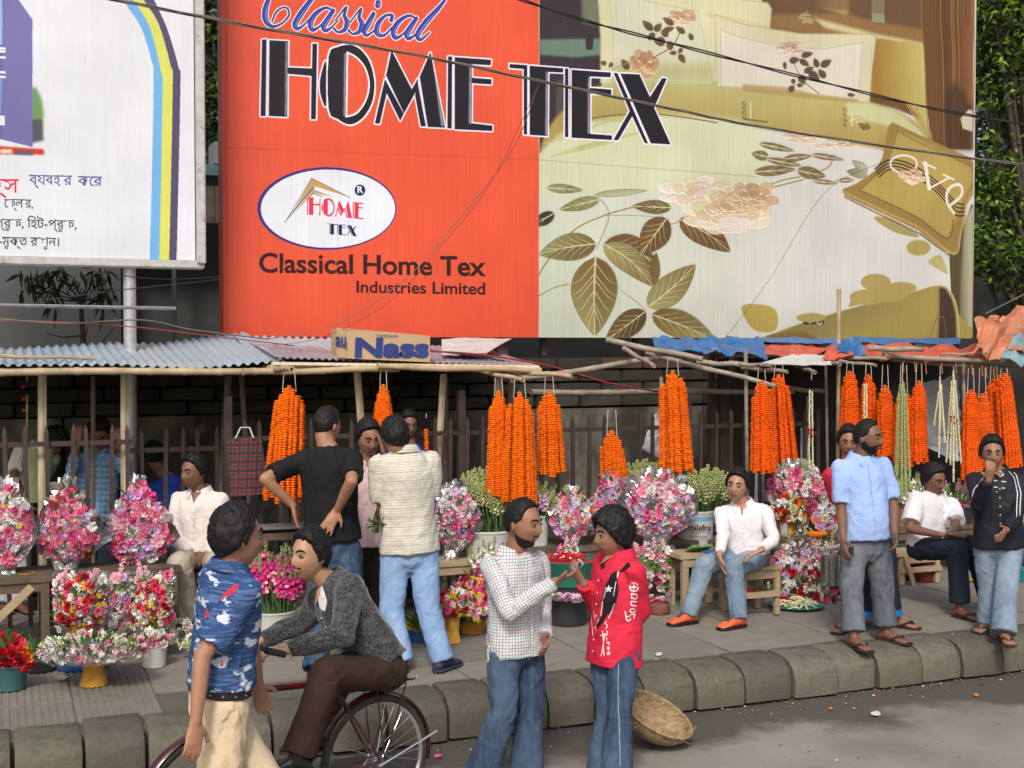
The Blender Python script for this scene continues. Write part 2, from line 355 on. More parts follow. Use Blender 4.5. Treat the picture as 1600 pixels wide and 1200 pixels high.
# leaves
def leafp(f, b_, t_, hw, cb, ct, veins=6, bend=0., vc=(214, 204, 150), dark=.0):
    (bx, by), (tx, ty) = b_, t_; dx, dy = tx - bx, ty - by; L = math.hypot(dx, dy); nx, ny = -dy / L, dx / L
    up = []; lo = []; mid = []
    for i in range(15):
        t = i / 14; w = hw * (math.sin(math.pi * min(1, t ** .8)) ** .8) * (1 - .12 * t); q = bend * math.sin(math.pi * t)
        mx_, my_ = bx + dx * t + nx * q, by + dy * t + ny * q; mid.append((mx_, my_)); up.append((mx_ + nx * w, my_ + ny * w)); lo.append((mx_ - nx * w, my_ - ny * w))
    P = f(up + lo[::-1]); c.fill(P, cb, feather=.8, grad=(f([b_])[0], cb, f([t_])[0], ct))
    c.fill(f(mid + lo[::-1]), tuple(x * .78 for x in cb), feather=4, op=.38)
    c.stroke(P + P[:1], .9, (84, 62, 28), .55)
    if veins:
        wv = max(.9, hw / 90)
        c.stroke(f(mid), [wv * 1.9] * 8 + [wv] * 7, vc, .95)
        for i in range(1, veins + 1):
            j = int(i * 13 / (veins + 1)); k_ = min(14, j + 3)
            for sd_ in (up, lo): c.stroke(f([mid[j], ((mid[k_][0] * .4 + sd_[k_][0] * .6), (mid[k_][1] * .4 + sd_[k_][1] * .6)), sd_[min(14, k_ + 1)]]), [wv, wv * .7, .3], vc, .8)
for q, w_ in (([(-10, 820), (60, 700), (230, 500), (420, 405), (620, 345)], 2.4), ([(380, 620), (440, 480), (460, 420), (450, 350), (400, 290)], 1.6), ([(-5, 930), (100, 870), (200, 845)], 1.6), ([(540, 885), (640, 960), (700, 1010)], 1.2), ([(450, 402), (600, 400), (800, 410)], 1.0), ([(800, 400), (860, 455), (930, 430)], 1.4), ([(1420, 245), (1560, 180), (1700, 150)], 2.0)):
    c.stroke(spl(k7(q)), w_, (150, 136, 74), .9)
c.stroke(spl(k8([(20, 405), (160, 370), (260, 345)])), 2, (150, 136, 80)); c.stroke(spl(k8([(350, 300), (400, 270), (420, 215)])), 2.4, (168, 150, 86)); c.stroke(k8([(430, 350), (500, 360)]), 1.5, (140, 130, 80))
gr1, gr2, br1, br2, ol = (128, 134, 82), (150, 158, 96), (128, 98, 44), (98, 76, 38), (168, 166, 92)
leafp(k7, (60, 220), (292, 238), 30, (150, 166, 120), (96, 104, 66), 2); leafp(k7, (370, 268), (705, 240), 22, (168, 174, 126), (190, 200, 150), 0)
leafp(k7, (402, 296), (140, 362), 42, (150, 156, 90), (112, 120, 62), 4); leafp(k7, (108, 385), (-40, 470), 42, (52, 66, 48), (52, 66, 48), 1)
leafp(k7, (430, 582), (775, 720), 95, br1, (126, 88, 40), 5, -30); leafp(k7, (745, 855), (768, 640), 40, br1, br1, 0)
leafp(k7, (378, 584), (8, 650), 92, br1, gr2, 6, 10); leafp(k7, (428, 585), (748, 858), 88, ol, br1, 7, -30)
leafp(k7, (375, 668), (372, 1178), 158, br1, ol, 7, 8); leafp(k7, (835, 418), (665, 655), 98, (116, 84, 40), (128, 88, 36), 5)
leafp(k7, (918, 425), (1246, 636), 92, (124, 92, 48), (112, 74, 32), 6, -18); leafp(k7, (864, 350), (612, 340), 46, (118, 108, 56), (120, 88, 44), 4)
leafp(k7, (714, 992), (1022, 718), 98, ol, br1, 6, 12); leafp(k7, (700, 1020), (440, 1215), 84, br2, br1, 5); leafp(k7, (738, 1040), (1160, 1215), 92, br1, ol, 6, -10)
for q in (((20, 153), (212, 192), 18), ((72, 225), (-20, 205), 26), ((150, 236), (306, 218), 19), ((60, 235), (252, 272), 18), ((-6, 305), (218, 290), 28), ((226, 296), (378, 328), 33), ((300, 212), (475, 240), 15), ((310, 352), (440, 366), 12), ((446, 350), (530, 348), 12)):
    leafp(k8, q[0], q[1], q[2], (140, 122, 74), (112, 96, 52), 2)
leafp(k8, (600, 320), (490, 300), 26, (176, 178, 140), (120, 124, 84), 0); leafp(k8, (600, 300), (520, 245), 24, (186, 188, 150), (160, 164, 120), 0)
# roses: many overlapping petals
def rose(f, cx, cy, rx, ry, n, base, edge, mx_=1.0, rim=1.0):
    rr = random.Random(int(cx * 7 + cy)); k = []
    for i in range(n):
        t = 1 - i / n; a_ = rr.uniform(0, 6.28); r_ = t ** .7
        px_, py_ = cx + rx * r_ * math.cos(a_), cy + ry * r_ * math.sin(a_); s_ = (.42 * (.35 + .65 * r_))
        e = ell(px_, py_, rx * s_ * rr.uniform(.7, 1.1), ry * s_ * rr.uniform(.7, 1.1), 16); P = f(e)
        cc = tuple(b_ + (w_ - b_) * min(1, r_ * rim * rr.uniform(.6, 1.3)) for b_, w_ in zip(base, edge))
        c.fill(P, cc, feather=1.0, op=.95); c.stroke(P[2:9], 1.3, tuple(min(255, x * 1.05 + 14) for x in edge), .8); c.stroke(P[9:15], .9, tuple(x * .82 for x in base), .5)
rose(k7, 985, 250, 175, 95, 26, (208, 180, 136), (226, 220, 204)); rose(k7, 1240, 350, 250, 130, 60, (198, 160, 112), (226, 214, 188))
rose(k7, 1400, 280, 130, 85, 50, (188, 144, 94), (218, 198, 162), rim=.6); c.fill(k7(ell(1270, 450, 110, 45)), (224, 216, 206), feather=4, op=.8)
rose(k8, 260, 120, 95, 26, 24, (196, 150, 106), (214, 196, 170)); rose(k8, 440, 160, 95, 22, 20, (200, 160, 110), (212, 200, 184))
rose(k5, 770, 460, 82, 88, 40, (178, 112, 62), (210, 180, 140), rim=.7); rose(k5, 1040, 130, 90, 48, 30, (190, 130, 90), (214, 190, 160), rim=.7)
rose(k6, 340, 330, 80, 38, 26, (190, 140, 110), (212, 196, 176), rim=.7); rose(k6, 770, 800, 42, 26, 10, (196, 160, 90), (204, 188, 130)); rose(k6, 450, 110, 50, 40, 12, (140, 110, 60), (170, 150, 90))
dk = (98, 72, 42)
for q in (((830, 218), (758, 152), 26), ((846, 226), (892, 172), 24), ((980, 178), (905, 130), 22), ((900, 230), (985, 200), 20), ((1060, 240), (1000, 195), 20), ((840, 240), (800, 290), 22), ((920, 300), (840, 300), 34), ((940, 260), (890, 225), 22), ((950, 300), (960, 365), 26), ((1000, 380), (950, 385), 14), ((1020, 395), (1060, 455), 22), ((1040, 350), (1015, 385), 14), ((1115, 290), (1095, 240), 18), ((655, 500), (610, 430), 26), ((495, 460), (455, 450), 16), ((540, 455), (515, 485), 14)):
    leafp(k5, q[0], q[1], q[2], dk, (128, 104, 62), 0)
c.stroke(k5([(832, 418), (930, 365), (990, 310), (1045, 200)]), 1.4, dk); c.stroke(k5([(540, 500), (680, 440)]), 1.2, (150, 150, 90))
for q in (((400, 380), (475, 360), 20), ((320, 415), (385, 400), 22), ((388, 405), (450, 445), 20), ((510, 455), (488, 395), 20), ((530, 450), (600, 408), 24), ((560, 525), (515, 470), 22), ((420, 490), (480, 455), 20), ((450, 490), (520, 540), 28), ((390, 510), (420, 570), 26), ((340, 535), (350, 568), 14), ((320, 620), (350, 578), 20), ((285, 420), (290, 470), 12), ((370, 575), (410, 580), 12), ((710, 640), (760, 645), 12)):
    leafp(k6, q[0], q[1], q[2], dk, (120, 90, 60), 0)
c.stroke(k6([(430, 565), (520, 635)]), 1.3, dk); c.stroke(k6([(350, 430), (385, 505)]), 1.1, dk)
for i in range(5): leafp(k6, (790 + i * 14, 830 + (i * 17) % 40), (820 + i * 10, 880 - (i * 23) % 40), 10, (130, 116, 60), (130, 116, 60), 0)
# LOVE cushion
c.fill(k8([(735, 38), (905, 118), (1150, 225), (1172, 250), (1172, 420), (1132, 485), (1092, 735), (1062, 752), (885, 622), (700, 535), (478, 432), (466, 398), (540, 368), (640, 300), (680, 230), (712, 60)]), (160, 126, 50), feather=1.2)
c.fill(k8([(760, 82), (900, 140), (1152, 280), (1172, 340), (1110, 480), (1030, 660), (1000, 640), (860, 540), (560, 402), (680, 300), (730, 190)]), (184, 158, 68), feather=5)
c.stroke(spl(k8([(470, 410), (700, 520), (890, 610), (1064, 742), (1100, 640), (1130, 485), (1168, 400)])), 4, (190, 160, 84), .7); c.stroke(spl(k8([(560, 404), (860, 545), (1030, 662), (1060, 560)])), 2.4, (110, 82, 30), .6); c.stroke(k8([(480, 440), (700, 548), (890, 640), (1040, 750)]), 3, (100, 86, 44), .6)
c.stroke(spl(k8([(760, 84), (730, 190), (670, 290), (560, 400)])), 2, (120, 90, 34), .6); c.stroke(spl(k8([(760, 84), (905, 160), (1168, 275)])), 2, (128, 96, 40), .6)
for i in range(4): c.stroke(spl(k8([(640 + i * 8, 300 + i * 15 - 12), (720, 240 + i * 17), (830, 262 + i * 18), (950, 335 + i * 19), (1040, 430 + i * 19), (1078, 470 + i * 22), (1122, 478 + i * 20)])), 2.2, (62, 46, 34), .95)
wl = (226, 220, 206)
c.stroke(spl(k8(ell(795, 262, 72, 46, 14)), 4, True), [3.5] * 56, wl, 1, True); c.stroke(k8([(912, 258), (932, 392)]), 7, wl); c.stroke(k8([(935, 392), (1040, 335)]), 3, wl); c.stroke(k8([(898, 255), (968, 285)]), 3, wl); c.stroke(k8([(1010, 320), (1065, 345)]), 3, wl)
c.stroke(spl(k8([(1050, 480), (1105, 430), (1105, 380), (1065, 375), (1030, 410), (1030, 470), (1065, 525)])), 5, wl)
rose(k8, 842, 318, 62, 40, 24, (190, 120, 84), (222, 196, 170))
# print: small upright words on the sheet band
for f_, x_, y_ in ((k5, 1490, 745), (k6, 695, 740)):
    for i in range(4): c.stroke(f_(ell(x_, y_ + i * 34, 14, 10, 8, 30, 330)), 1.2, (92, 84, 40)); 
    c.stroke(f_([(x_ + 45, y_), (x_ + 45, y_ + 110)]), 3, (220, 212, 150), .8)
c.stroke(k6([(10, 805), (170, 825)]), 2.6, (96, 84, 44), .7)
lum_ = c.a.mean(axis=2, keepdims=True); c.a = c.a * .74 + lum_ * .26      # the print has faded
# ---- orange half
OR = (226, 88, 60)
c.fill([(300, -60), (842, -60), (842, 600), (300, 600)], OR)
def glyph(cs, fillc=(30, 28, 34)):
    for q in cs: c.stroke(q, 5.6, (236, 236, 246), 1, True)
def glyph2(cs):
    for q in cs: c.fill(q, (30, 26, 34)); c.stroke(q, 1.1, (38, 32, 92), .9, True)
g1, g2, g3 = conv(400, 0, 5), conv(560, 60, 5), conv(780, 60, 5.714)
LET = [g1([(50, 312), (80, 312), (72, 905), (38, 905)]), g1([(108, 318), (250, 325), (246, 530), (440, 538), (444, 345), (475, 345), (465, 930), (432, 930), (436, 592), (244, 575), (242, 912), (102, 905)]),
       spl(g1([(545, 480), (512, 580), (500, 670), (512, 760), (545, 830), (545, 660)]), 3, True),
       g1([(1008, 625), (1025, 700), (965, 965), (932, 962)]), g1([(1010, 628), (1152, 888), (1127, 940), (1022, 725)]), g1([(1060, 400), (1217, 704), (1265, 620), (1255, 700), (1157, 880), (1018, 590)]),
       g1([(1262, 650), (1325, 985), (1290, 985), (1246, 745)]), g1([(1362, 415), (1475, 995), (1345, 990), (1282, 600)]),
       g2([(703, 145), (730, 145), (727, 702), (698, 700)]), g2([(755, 150), (1035, 170), (1032, 208), (885, 200), (885, 310), (1038, 322), (1038, 358), (885, 348), (882, 665), (1045, 685), (1043, 722), (755, 708)]),
       g3([(95, 232), (248, 243), (246, 857), (222, 855), (222, 272), (95, 262)]), g3([(275, 248), (570, 270), (568, 303), (435, 297), (430, 870), (275, 860)]),
       g3([(590, 272), (615, 274), (615, 880), (590, 878)]), g3([(650, 283), (995, 308), (993, 345), (808, 338), (808, 445), (1000, 460), (998, 500), (812, 490), (810, 855), (1005, 870), (1003, 905), (650, 885)]),
       g3([(1025, 312), (1055, 315), (1325, 935), (1300, 932), (1188, 690), (1060, 908), (1025, 905), (1168, 650)]), g3([(1085, 318), (1250, 325), (1345, 530), (1455, 358), (1492, 362), (1380, 620), (1525, 945), (1355, 935)])]
Oo = g1(spl([(568, 440), (640, 368), (740, 352), (820, 392), (890, 490), (924, 640), (912, 780), (860, 890), (790, 955), (720, 972), (640, 930), (568, 855)], 3, True)); Oi = g1([(708, 400)] + spl([(708, 400), (790, 445), (858, 530), (890, 660), (862, 790), (790, 890), (700, 920)], 4))
glyph(LET + [Oo, Oi]); glyph2(LET)
c.fill([Oo, Oi], (30, 26, 34), multi=True)
for q in (g1([(232, 330), (248, 330), (240, 910), (226, 905)]), g1([(690, 420), (706, 410), (700, 915), (684, 905)]), g1([(1385, 520), (1400, 560), (1470, 985), (1448, 985)]), g2([(868, 200), (884, 200), (882, 670), (862, 670)]), g3([(418, 297), (434, 297), (430, 868), (412, 866)]), g3([(796, 340), (808, 340), (810, 850), (790, 850)])): c.fill(q, (200, 204, 226), feather=2.0, op=.75)
# script word
BW = []
def pen(pts, ws): BW.append((spl(g1(pts), 5), spl([(x, 0) for x in ws], 5)))
pen([(190, -60), (110, -20), (72, 80), (78, 165), (130, 208), (200, 185), (255, 125), (248, 70), (205, 62), (155, 100), (125, 170)], [8, 20, 36, 34, 16, 8, 8, 8, 6, 8, 4])
pen([(500, -80), (430, 0), (350, 110), (305, 190), (322, 226), (370, 200), (425, 140)], [6, 26, 36, 34, 20, 8, 4]); 
def la(dx, dy):
    pen([(600 + dx, 82 + dy), (545 + dx, 62 + dy), (470 + dx, 105 + dy), (425 + dx, 180 + dy), (440 + dx, 235 + dy), (500 + dx, 205 + dy), (570 + dx, 120 + dy)], [8, 14, 26, 34, 24, 8, 6])
    pen([(605 + dx, 82 + dy), (560 + dx, 150 + dy), (528 + dx, 210 + dy), (545 + dx, 240 + dy), (590 + dx, 215 + dy), (640 + dx, 160 + dy)], [22, 32, 34, 22, 8, 4])
la(0, 0); la(648, 62)
for dx, dy in ((0, 0), (115, 14)): pen([(620 + dx, 160 + dy), (705 + dx, 55 + dy), (690 + dx, 120 + dy), (712 + dx, 175 + dy), (690 + dx, 235 + dy), (640 + dx, 252 + dy), (610 + dx, 225 + dy)], [5, 8, 20, 32, 24, 10, 14])
pen([(918, 108), (880, 180), (845, 245), (868, 278), (930, 235)], [24, 34, 32, 14, 5]); pen([(955, 20), (950, 46)], [34, 34])
pen([(1055, 160), (1062, 122), (1010, 125), (955, 185), (945, 260), (1000, 278), (1062, 215)], [24, 18, 14, 30, 34, 14, 5])
pen([(1500, -30), (1430, 60), (1330, 170), (1262, 270), (1285, 312), (1355, 255)], [6, 24, 36, 34, 16, 5])
for p_, w_ in BW: c.stroke(p_, [x[0] / 5 + 4.4 for x in w_], (238, 238, 248))
for p_, w_ in BW: c.stroke(p_, [x[0] / 5 + 1.2 for x in w_], (30, 36, 70))
for p_, w_ in BW: c.stroke(p_, [max(.3, x[0] / 5 - .4) for x in w_], (48, 66, 176))
for p_, w_ in BW: c.stroke([(x + 1.6, y + .6) for x, y in p_], [max(0, x[0] / 5 - 5) * .5 for x in w_], (200, 214, 246), .7)
# oval logo
ko = conv(400, 250, 6.6667)
c.fill(ko(ell(738, 505, 724, 430, 60)), (62, 44, 130)); c.fill(ko(ell(750, 508, 700, 408, 60)), (228, 234, 246))
c.fill(ko([(580, 190), (985, 395), (600, 270), (375, 550), (420, 480)]), (196, 160, 96)); c.fill(ko([(375, 550), (598, 275), (615, 282), (300, 655), (300, 650)]), (90, 100, 130))
c.fill(ko([(598, 305), (800, 385), (610, 345), (520, 430), (400, 560), (570, 340)]), (196, 160, 96)); c.stroke(ko([(580, 190), (985, 395)]), .8, (70, 80, 110)); c.stroke(ko([(580, 190), (300, 655)]), .8, (70, 80, 110)); c.stroke(ko([(590, 345), (690, 380)]), 1.2, (80, 100, 150))
red = (222, 52, 84)
# small word: the same letter shapes, scaled down
h0 = conv(400, 0, 5)
def mini(polys, sx, sy, ox, oy, x0_, y0_, col):
    for P in polys: c.fill([(ox + (x - x0_) * sx, oy + (y - y0_) * sy + (x - x0_) * sx * .02) for x, y in P], col)
mini(LET[:3] + LET[3:10], .2455, .232, 479.5, 308, 407.6, 62.4, red)
PO = [[(479.5 + (x - 407.6) * .2455, 308 + (y - 62.4) * .232) for x, y in P] for P in (Oo, Oi)]; c.fill(PO, red, multi=True)
mini(LET[10:], .185, .155, 511, 349, 796.6, 100.6, (28, 32, 80))
c.fill(ko(ell(1083, 315, 56, 58, 30)), (26, 30, 80))
# edge fold, bottom hem shade is real; a seam line across the sheet
c.stroke([(352, 231), (842, 250)], 1.0, (196, 70, 46), .9); c.stroke([(843, 250), (1180, 276), (1180, 277)], .9, (150, 148, 120), .8)
c.fill([(349, -60), (357, -60), (357, 540), (349, 540)], (196, 64, 42), feather=1, op=.6)
ik = (52, 22, 24)
c.text('Classical Home Tex', (405, 425), (759, 431), 31, ik, .022); c.text('Industries Limited', (557, 457), (758, 460), 19, ik, .02); c.text('R', (558.5, 301), (567.5, 301.3), 10.5, (235, 238, 248), .03)
imgB = c.image('large_sheet_print')
mB = print_mat('printed_vinyl', imgB, bx0, bx1, bz0, 6.35, .05)
mwhite = mat('print_white', (.8, .82, .88), .5); mdark = mat('print_dark', (.045, .012, .012), .5); mmetal = mat('galvanised_steel', (.42, .43, .45), .45, .7, .2, 9, .1, 40, (.2, .12, .07), .28)
mrust = mat('rusty_iron', (.09, .06, .05), .75, .2, .3, 14, .2, 50, (.16, .07, .035), .4)
# sheet with real folds, wraps over the frame at the edges
def sheet(name, x0, x1, z0, z1, Y, m, parent, nx=90, nz=50, depth=.28, amp=.006):
    b_ = MB(); vs = []; fs = []
    for j in range(nz + 1):
        for i in range(nx + 1):
            u, v = i / nx, j / nz; x = x0 + (x1 - x0) * u; z = z0 + (z1 - z0) * v; e = min(u, 1 - u, v * .5) * 30
            y = Y + amp * (noise.noise(V((x * .9, 3, z * .5))) + .5 * noise.noise(V((x * 2.4, 9, z * 2.2)))) * min(1, e) + .012 * max(0, 1 - e * .8) ** 2
            vs.append((x, y, z))
    for j in range(nz):
        for i in range(nx): a_ = j * (nx + 1) + i; fs.append((a_, a_ + 1, a_ + nx + 2, a_ + nx + 1))
    b_.add(vs, fs)
    # returns round the edges
    for (A, B) in (((x0, z0), (x1, z0)), ((x0, z1), (x0, z0)), ((x1, z0), (x1, z1))):
        b_.add([(A[0], Y + .012, A[1]), (B[0], Y + .012, B[1]), (B[0], Y + depth, B[1]), (A[0], Y + depth, A[1])], [(0, 1, 2, 3)])
    return b_.build(name, m, parent)
bb = thing('billboard', 'large billboard, orange half with big black HOME TEX lettering, other half a flowered bed', 'billboard', (0.5 * (bx0 + bx1), BY, 2.5))
sheet('printed_sheet', bx0, bx1, bz0, bz1, BY, mB, bb)
f_ = MB()
for x in np.linspace(bx0 + .1, bx1 - .1, 9): f_.box((x, BY + .2, 4.9), (.03, .03, 2.5))
for z in (2.66, 4.2, 5.8, 7.4): f_.box(((bx0 + bx1) / 2, BY + .14, z), ((bx1 - bx0) / 2 - .02, .025, .03))
f_.build('frame', mrust, bb)
for x in (bx0 + .25, bx0 + 2.9, bx0 + 5.6, bx1 - .8):
    MB().box((x, BY + .2, 1.3), (.055, .055, 1.4)).build('post', mrust, bb)
for (px_) in (372, 760, 1215, 1240):
    p = ony(px_, 545, BY + .05); MB().box((p.x, BY + .1, 2.5), (.03, .04, .12)).build('bracket', mat('red_bracket', (.14, .03, .03), .6), bb)
# ---- left billboard
LY = 4.0
p = ony(319, 415, LY); q0 = ony(0, 410, LY)
lx0, lx1, lz0, lz1 = q0.x - 2.2, p.x, ony(160, 416, LY).z, 7.4
c = Canvas(LY, lx0, lx1, lz0, 6.1, 330)
c.a[:] = np.array((222, 226, 236), np.float32) / 255
kk = conv(0, 0, 2.143)
bl = [(396, -60), (418, 10), (470, 90), (505, 200), (513, 300), (500, 890)]; yl = [(420, -60), (445, 0), (500, 90), (538, 240), (543, 330), (532, 890)]; pu = [(455, -60), (480, 0), (530, 80), (570, 220), (577, 300), (565, 890)]; pr = [(490, -60), (515, 0), (560, 100), (598, 230), (603, 290), (590, 890)]
for A, B, cc in ((bl, yl, (112, 176, 232)), (yl, pu, (212, 216, 104)), (pu, pr, (84, 76, 110))): c.fill(kk(spl(A, 4) + spl(B, 4)[::-1]), cc)
c.fill(kk([(100, 300), (118, 290), (138, 330), (146, 380), (140, 440), (105, 450)]), (110, 150, 96), feather=4); c.fill(kk([(100, 400), (140, 400), (145, 470), (105, 480)]), (84, 84, 90), feather=3)
c.fill(kk([(-400, -60), (20, -10), (55, 0), (107, 65), (108, 492), (0, 466), (-400, 440)]), (106, 100, 160)); c.fill(kk([(10, -20), (55, -10), (107, 65), (108, 492), (8, 466)]), (116, 112, 172), feather=1)
for y in (155, 165, 185, 235, 250): c.fill(kk([(-60, y), (17, y + 4), (19, y + 12), (-60, y + 8)]), (226, 230, 246))
c.fill(kk([(-100, -20), (7, 0), (7, 150), (-100, 150)]), (150, 184, 220)); c.fill(kk([(-100, 262), (7, 262), (4, 380), (-100, 380)]), (120, 150, 210)); c.fill(kk([(-60, 385), (15, 387), (15, 420), (-60, 418)]), (226, 230, 246))
c.fill(kk([(-100, 482), (110, 498), (145, 500), (148, 518), (-100, 516)]), (196, 60, 44), feather=2); c.fill(kk([(0, 500), (40, 500), (40, 514), (0, 514)]), (230, 220, 200), feather=2); c.fill(kk([(50, 505), (110, 507), (110, 520), (50, 518)]), (90, 90, 110), feather=2)
def beng(s_, x0_, x1_, yb, h_, m_): c.text(s_, (x0_, yb), (x1_, yb + (x1_ - x0_) * .02), h_, m_, .008)
rd, bu, nk = (214, 40, 60), (84, 84, 150), (52, 54, 66)
beng('ক্স', -22, 29, 300, 24, rd); beng('ব্যবহার', 45, 112, 288, 17, bu); beng('কের', 121, 159, 290, 17, bu)
beng('েফ্লার,', 6, 51, 324, 15, nk); beng('প্রুফ, িহট-প্রুফ,', -8, 119, 355, 15, nk); beng('-মুক্ত রাখুন।', -2, 92, 383, 15, nk)
imgL = c.image('left_sheet_print')
mL = print_mat('printed_panel', imgL, lx0, lx1, lz0, 6.1, .025)
lb = thing('billboard', 'white billboard on a steel pole with blue, yellow and purple curved stripes and Bengali lines', 'billboard', (lx1 - 1, LY, 0))
sheet('printed_sheet', lx0 + .06, lx1 - .075, lz0 + .07, lz1, LY, mL, lb, 40, 20, .05, .004)
mfr = mat('weathered_white_frame', (.5, .5, .5), .6, .1, .15, 12, .2, 60, (.2, .13, .08), .36)
MB().bbox(((lx0 + lx1) / 2, LY + .05, lz0 + .03), ((lx1 - lx0) / 2, .1, .035)).build('frame_rail', mfr, lb)
MB().bbox((lx1 - .03, LY + .05, (lz0 + lz1) / 2 + .035), (.036, .13, (lz1 - lz0) / 2)).build('frame_stile', mfr, lb)
MB().box(((lx0 + lx1) / 2, LY + .2, (lz0 + lz1) / 2), ((lx1 - lx0) / 2 - .05, .05, (lz1 - lz0) / 2 - .05)).build('back_panel', mrust, lb)
pp = ony(202, 420, LY + .12); pole = MB(); pole.cone((pp.x, LY + .1, PZ), (pp.x, LY + .1, lz0 + .04), .055, .055, 16); pole.build('pole', mat('silver_painted_pole', (.55, .56, .6), .35, .5, .15, 20, .1, 40, (.3, .28, .26), .25), lb)
pp2 = ony(-500, 420, LY + .12); MB().cone((pp2.x, LY + .1, PZ), (pp2.x, LY + .1, lz0 + .04), .055, .055, 16).build('pole', MATS['silver_painted_pole'], lb)
def mixc0(t, L, fac, a, colr):
    mx = N(t, 'MixRGB'); mx.inputs[2].default_value = (*colr, 1); L(a, mx.inputs[1]); L(fac, mx.inputs[0]); return mx.outputs[0]
# ================================================================ ground, road, kerb, pavement
mroad = mat('road_surface', (.27, .248, .215), .85, 0, .14, 1.2, .5, 140, (.2, .182, .155), .42)
b_ = MB(); nx, ny = 90, 30; vs = []; fs = []
for j in range(ny + 1):
    for i in range(nx + 1):
        x = -45 + 90 * i / nx; y = -14.0 + 14.2 * j / ny; vs.append((x, y, .003 * noise.noise(V((x * .6, y * .6, 0)))))
for j in range(ny):
    for i in range(nx): a_ = j * (nx + 1) + i; fs.append((a_, a_ + 1, a_ + nx + 2, a_ + nx + 1))
b_.add(vs, fs); b_.add([(-200, -200, -.06), (200, -200, -.06), (200, 200, -.06), (-200, 200, -.06)], [(0, 1, 2, 3)])
S(b_.build('road', mroad))
mgut = mat('gutter_silt', (.085, .076, .066), .8, 0, .3, 3, .5, 90, (.14, .125, .105), .4)
t_ = mroad.node_tree; L_ = t_.links.new; p_ = t_.nodes['Principled BSDF']; src_ = p_.inputs['Base Color'].links[0].from_socket; tc_ = N(t_, 'TexCoord'); sx_ = N(t_, 'SeparateXYZ'); L_(tc_.outputs['Object'], sx_.inputs[0])
n_ = N(t_, 'TexNoise'); n_.inputs['Scale'].default_value = 1.6; n_.inputs['Detail'].default_value = 7; n_.inputs['Roughness'].default_value = .6; L_(tc_.outputs['Object'], n_.inputs[0])
ma_ = N(t_, 'Math', operation='MULTIPLY_ADD'); L_(n_.outputs[0], ma_.inputs[0]); ma_.inputs[1].default_value = 1.5; L_(sx_.outputs[1], ma_.inputs[2])
q_ = N(t_, 'MapRange'); q_.inputs[1].default_value = .02; q_.inputs[2].default_value = .32; L_(ma_.outputs[0], q_.inputs[0]); L_(mixc0(t_, L_, q_.outputs[0], src_, (.085, .076, .063)), p_.inputs['Base Color'])
mbed = mat('pavement_bed', (.10, .093, .08), .9, 0, .2, 4, .5, 60)
b_ = MB(); b_.box((3, 3.9, .12), (16, 3.75, .14)); pav = S(b_.build('pavement', mbed))
mslab = [mat('slab_grey_%s' % n_, c_, .85, 0, .13, 5, .35, 120, d_, .35) for n_, c_, d_ in (('light', (.222, .205, .176), (.14, .127, .105)), ('mid', (.208, .192, .165), (.135, .12, .098)), ('dark', (.188, .172, .147), (.13, .118, .098)))]
def slab_mesh(k, m):
    bm = MB()
    if k == 'rib':
        bm.box((0, 0, -.012), (.246, .246, .014))
        for i in range(11): bm.box((-.224 + i * .0448, 0, .0), (.0135, .238 if i % 3 else .2, .0075))
    else: bm.bbox((0, 0, -.008), (.2485, .2485, .018), .005)
    return bm.mesh('paving_slab_' + k, m, False)
SM = {('rib', i): slab_mesh('rib', m) for i, m in enumerate(mslab)}; SM.update({('flat', i): slab_mesh('flat', m) for i, m in enumerate(mslab)})
slabs = 0; rr = random.Random(3)
for j in range(7):
    for i in range(28):
        x = -4.35 + i * .5; y = .62 + j * .5; 
        kind = 'rib' if (j < 3 and x < .8) else 'flat'
        if kind == 'flat' and j == 0 and .7 < x < 1.9: continue
        link('paving_slab', SM[(kind, rr.choice((0, 0, 1, 1, 2)))], pav, (x, y, PZ - .016 + rr.uniform(-.003, .004)), (rr.uniform(-.006, .006), rr.uniform(-.006, .006), rr.choice((0, 0, math.pi)) + rr.uniform(-.006, .006)))
# kerb of rounded concrete blocks
mkerb = [mat('kerb_concrete_%s' % n_, c_, .9, 0, .22, 4, .7, 45, d_, .5) for n_, c_, d_ in (('pale', (.165, .15, .122), (.07, .065, .05)), ('mossy', (.142, .133, .1), (.06, .065, .042)), ('dark', (.115, .104, .083), (.06, .055, .044)))]
def kerb_mesh(m, L_, seed):
    bm = MB(); vs = []; fs = []; prof = [(.0, .02), (-.004, .10), (.006, .17), (.03, .225), (.075, .262), (.14, .283), (.24, .29), (.37, .288)]
    nx_ = 6
    xs = [-L_ / 2, -L_ / 2 + .018, -L_ * .25, 0, L_ * .25, L_ / 2 - .018, L_ / 2]
    for i, x in enumerate(xs):
        e = .010 if i in (0, 6) else 0
        for y, z in prof:
            q_ = noise.noise(V((x * 5 + seed, y * 7, z * 7))) * .016
            vs.append((x, y + e * (1 if z < .2 else .3) - q_, z - e * (1 if z > .2 else 0) + q_ * .5))
    k_ = len(prof)
    for i in range(6):
        for j in range(k_ - 1): a_ = i * k_ + j; fs.append((a_, a_ + 1, a_ + k_ + 1, a_ + k_))
    vs2 = [(-L_ / 2, .37, 0), (L_ / 2, .37, 0)]; b0 = len(vs); vs += vs2
    fs.append(tuple(range(k_))[::-1] + (b0,)); fs.append(tuple(range(6 * k_, 7 * k_)) + (b0 + 1,))
    return bm.add(vs, fs).mesh('kerb_stone', m)
kerb = S(MB().box((3, .30, .10), (16, .18, .09)).build('kerb', mgut)); rr = random.Random(5)
KM = [kerb_mesh(mkerb[i % 3], .345, i * 3.7) for i in range(9)]
x = -5.0
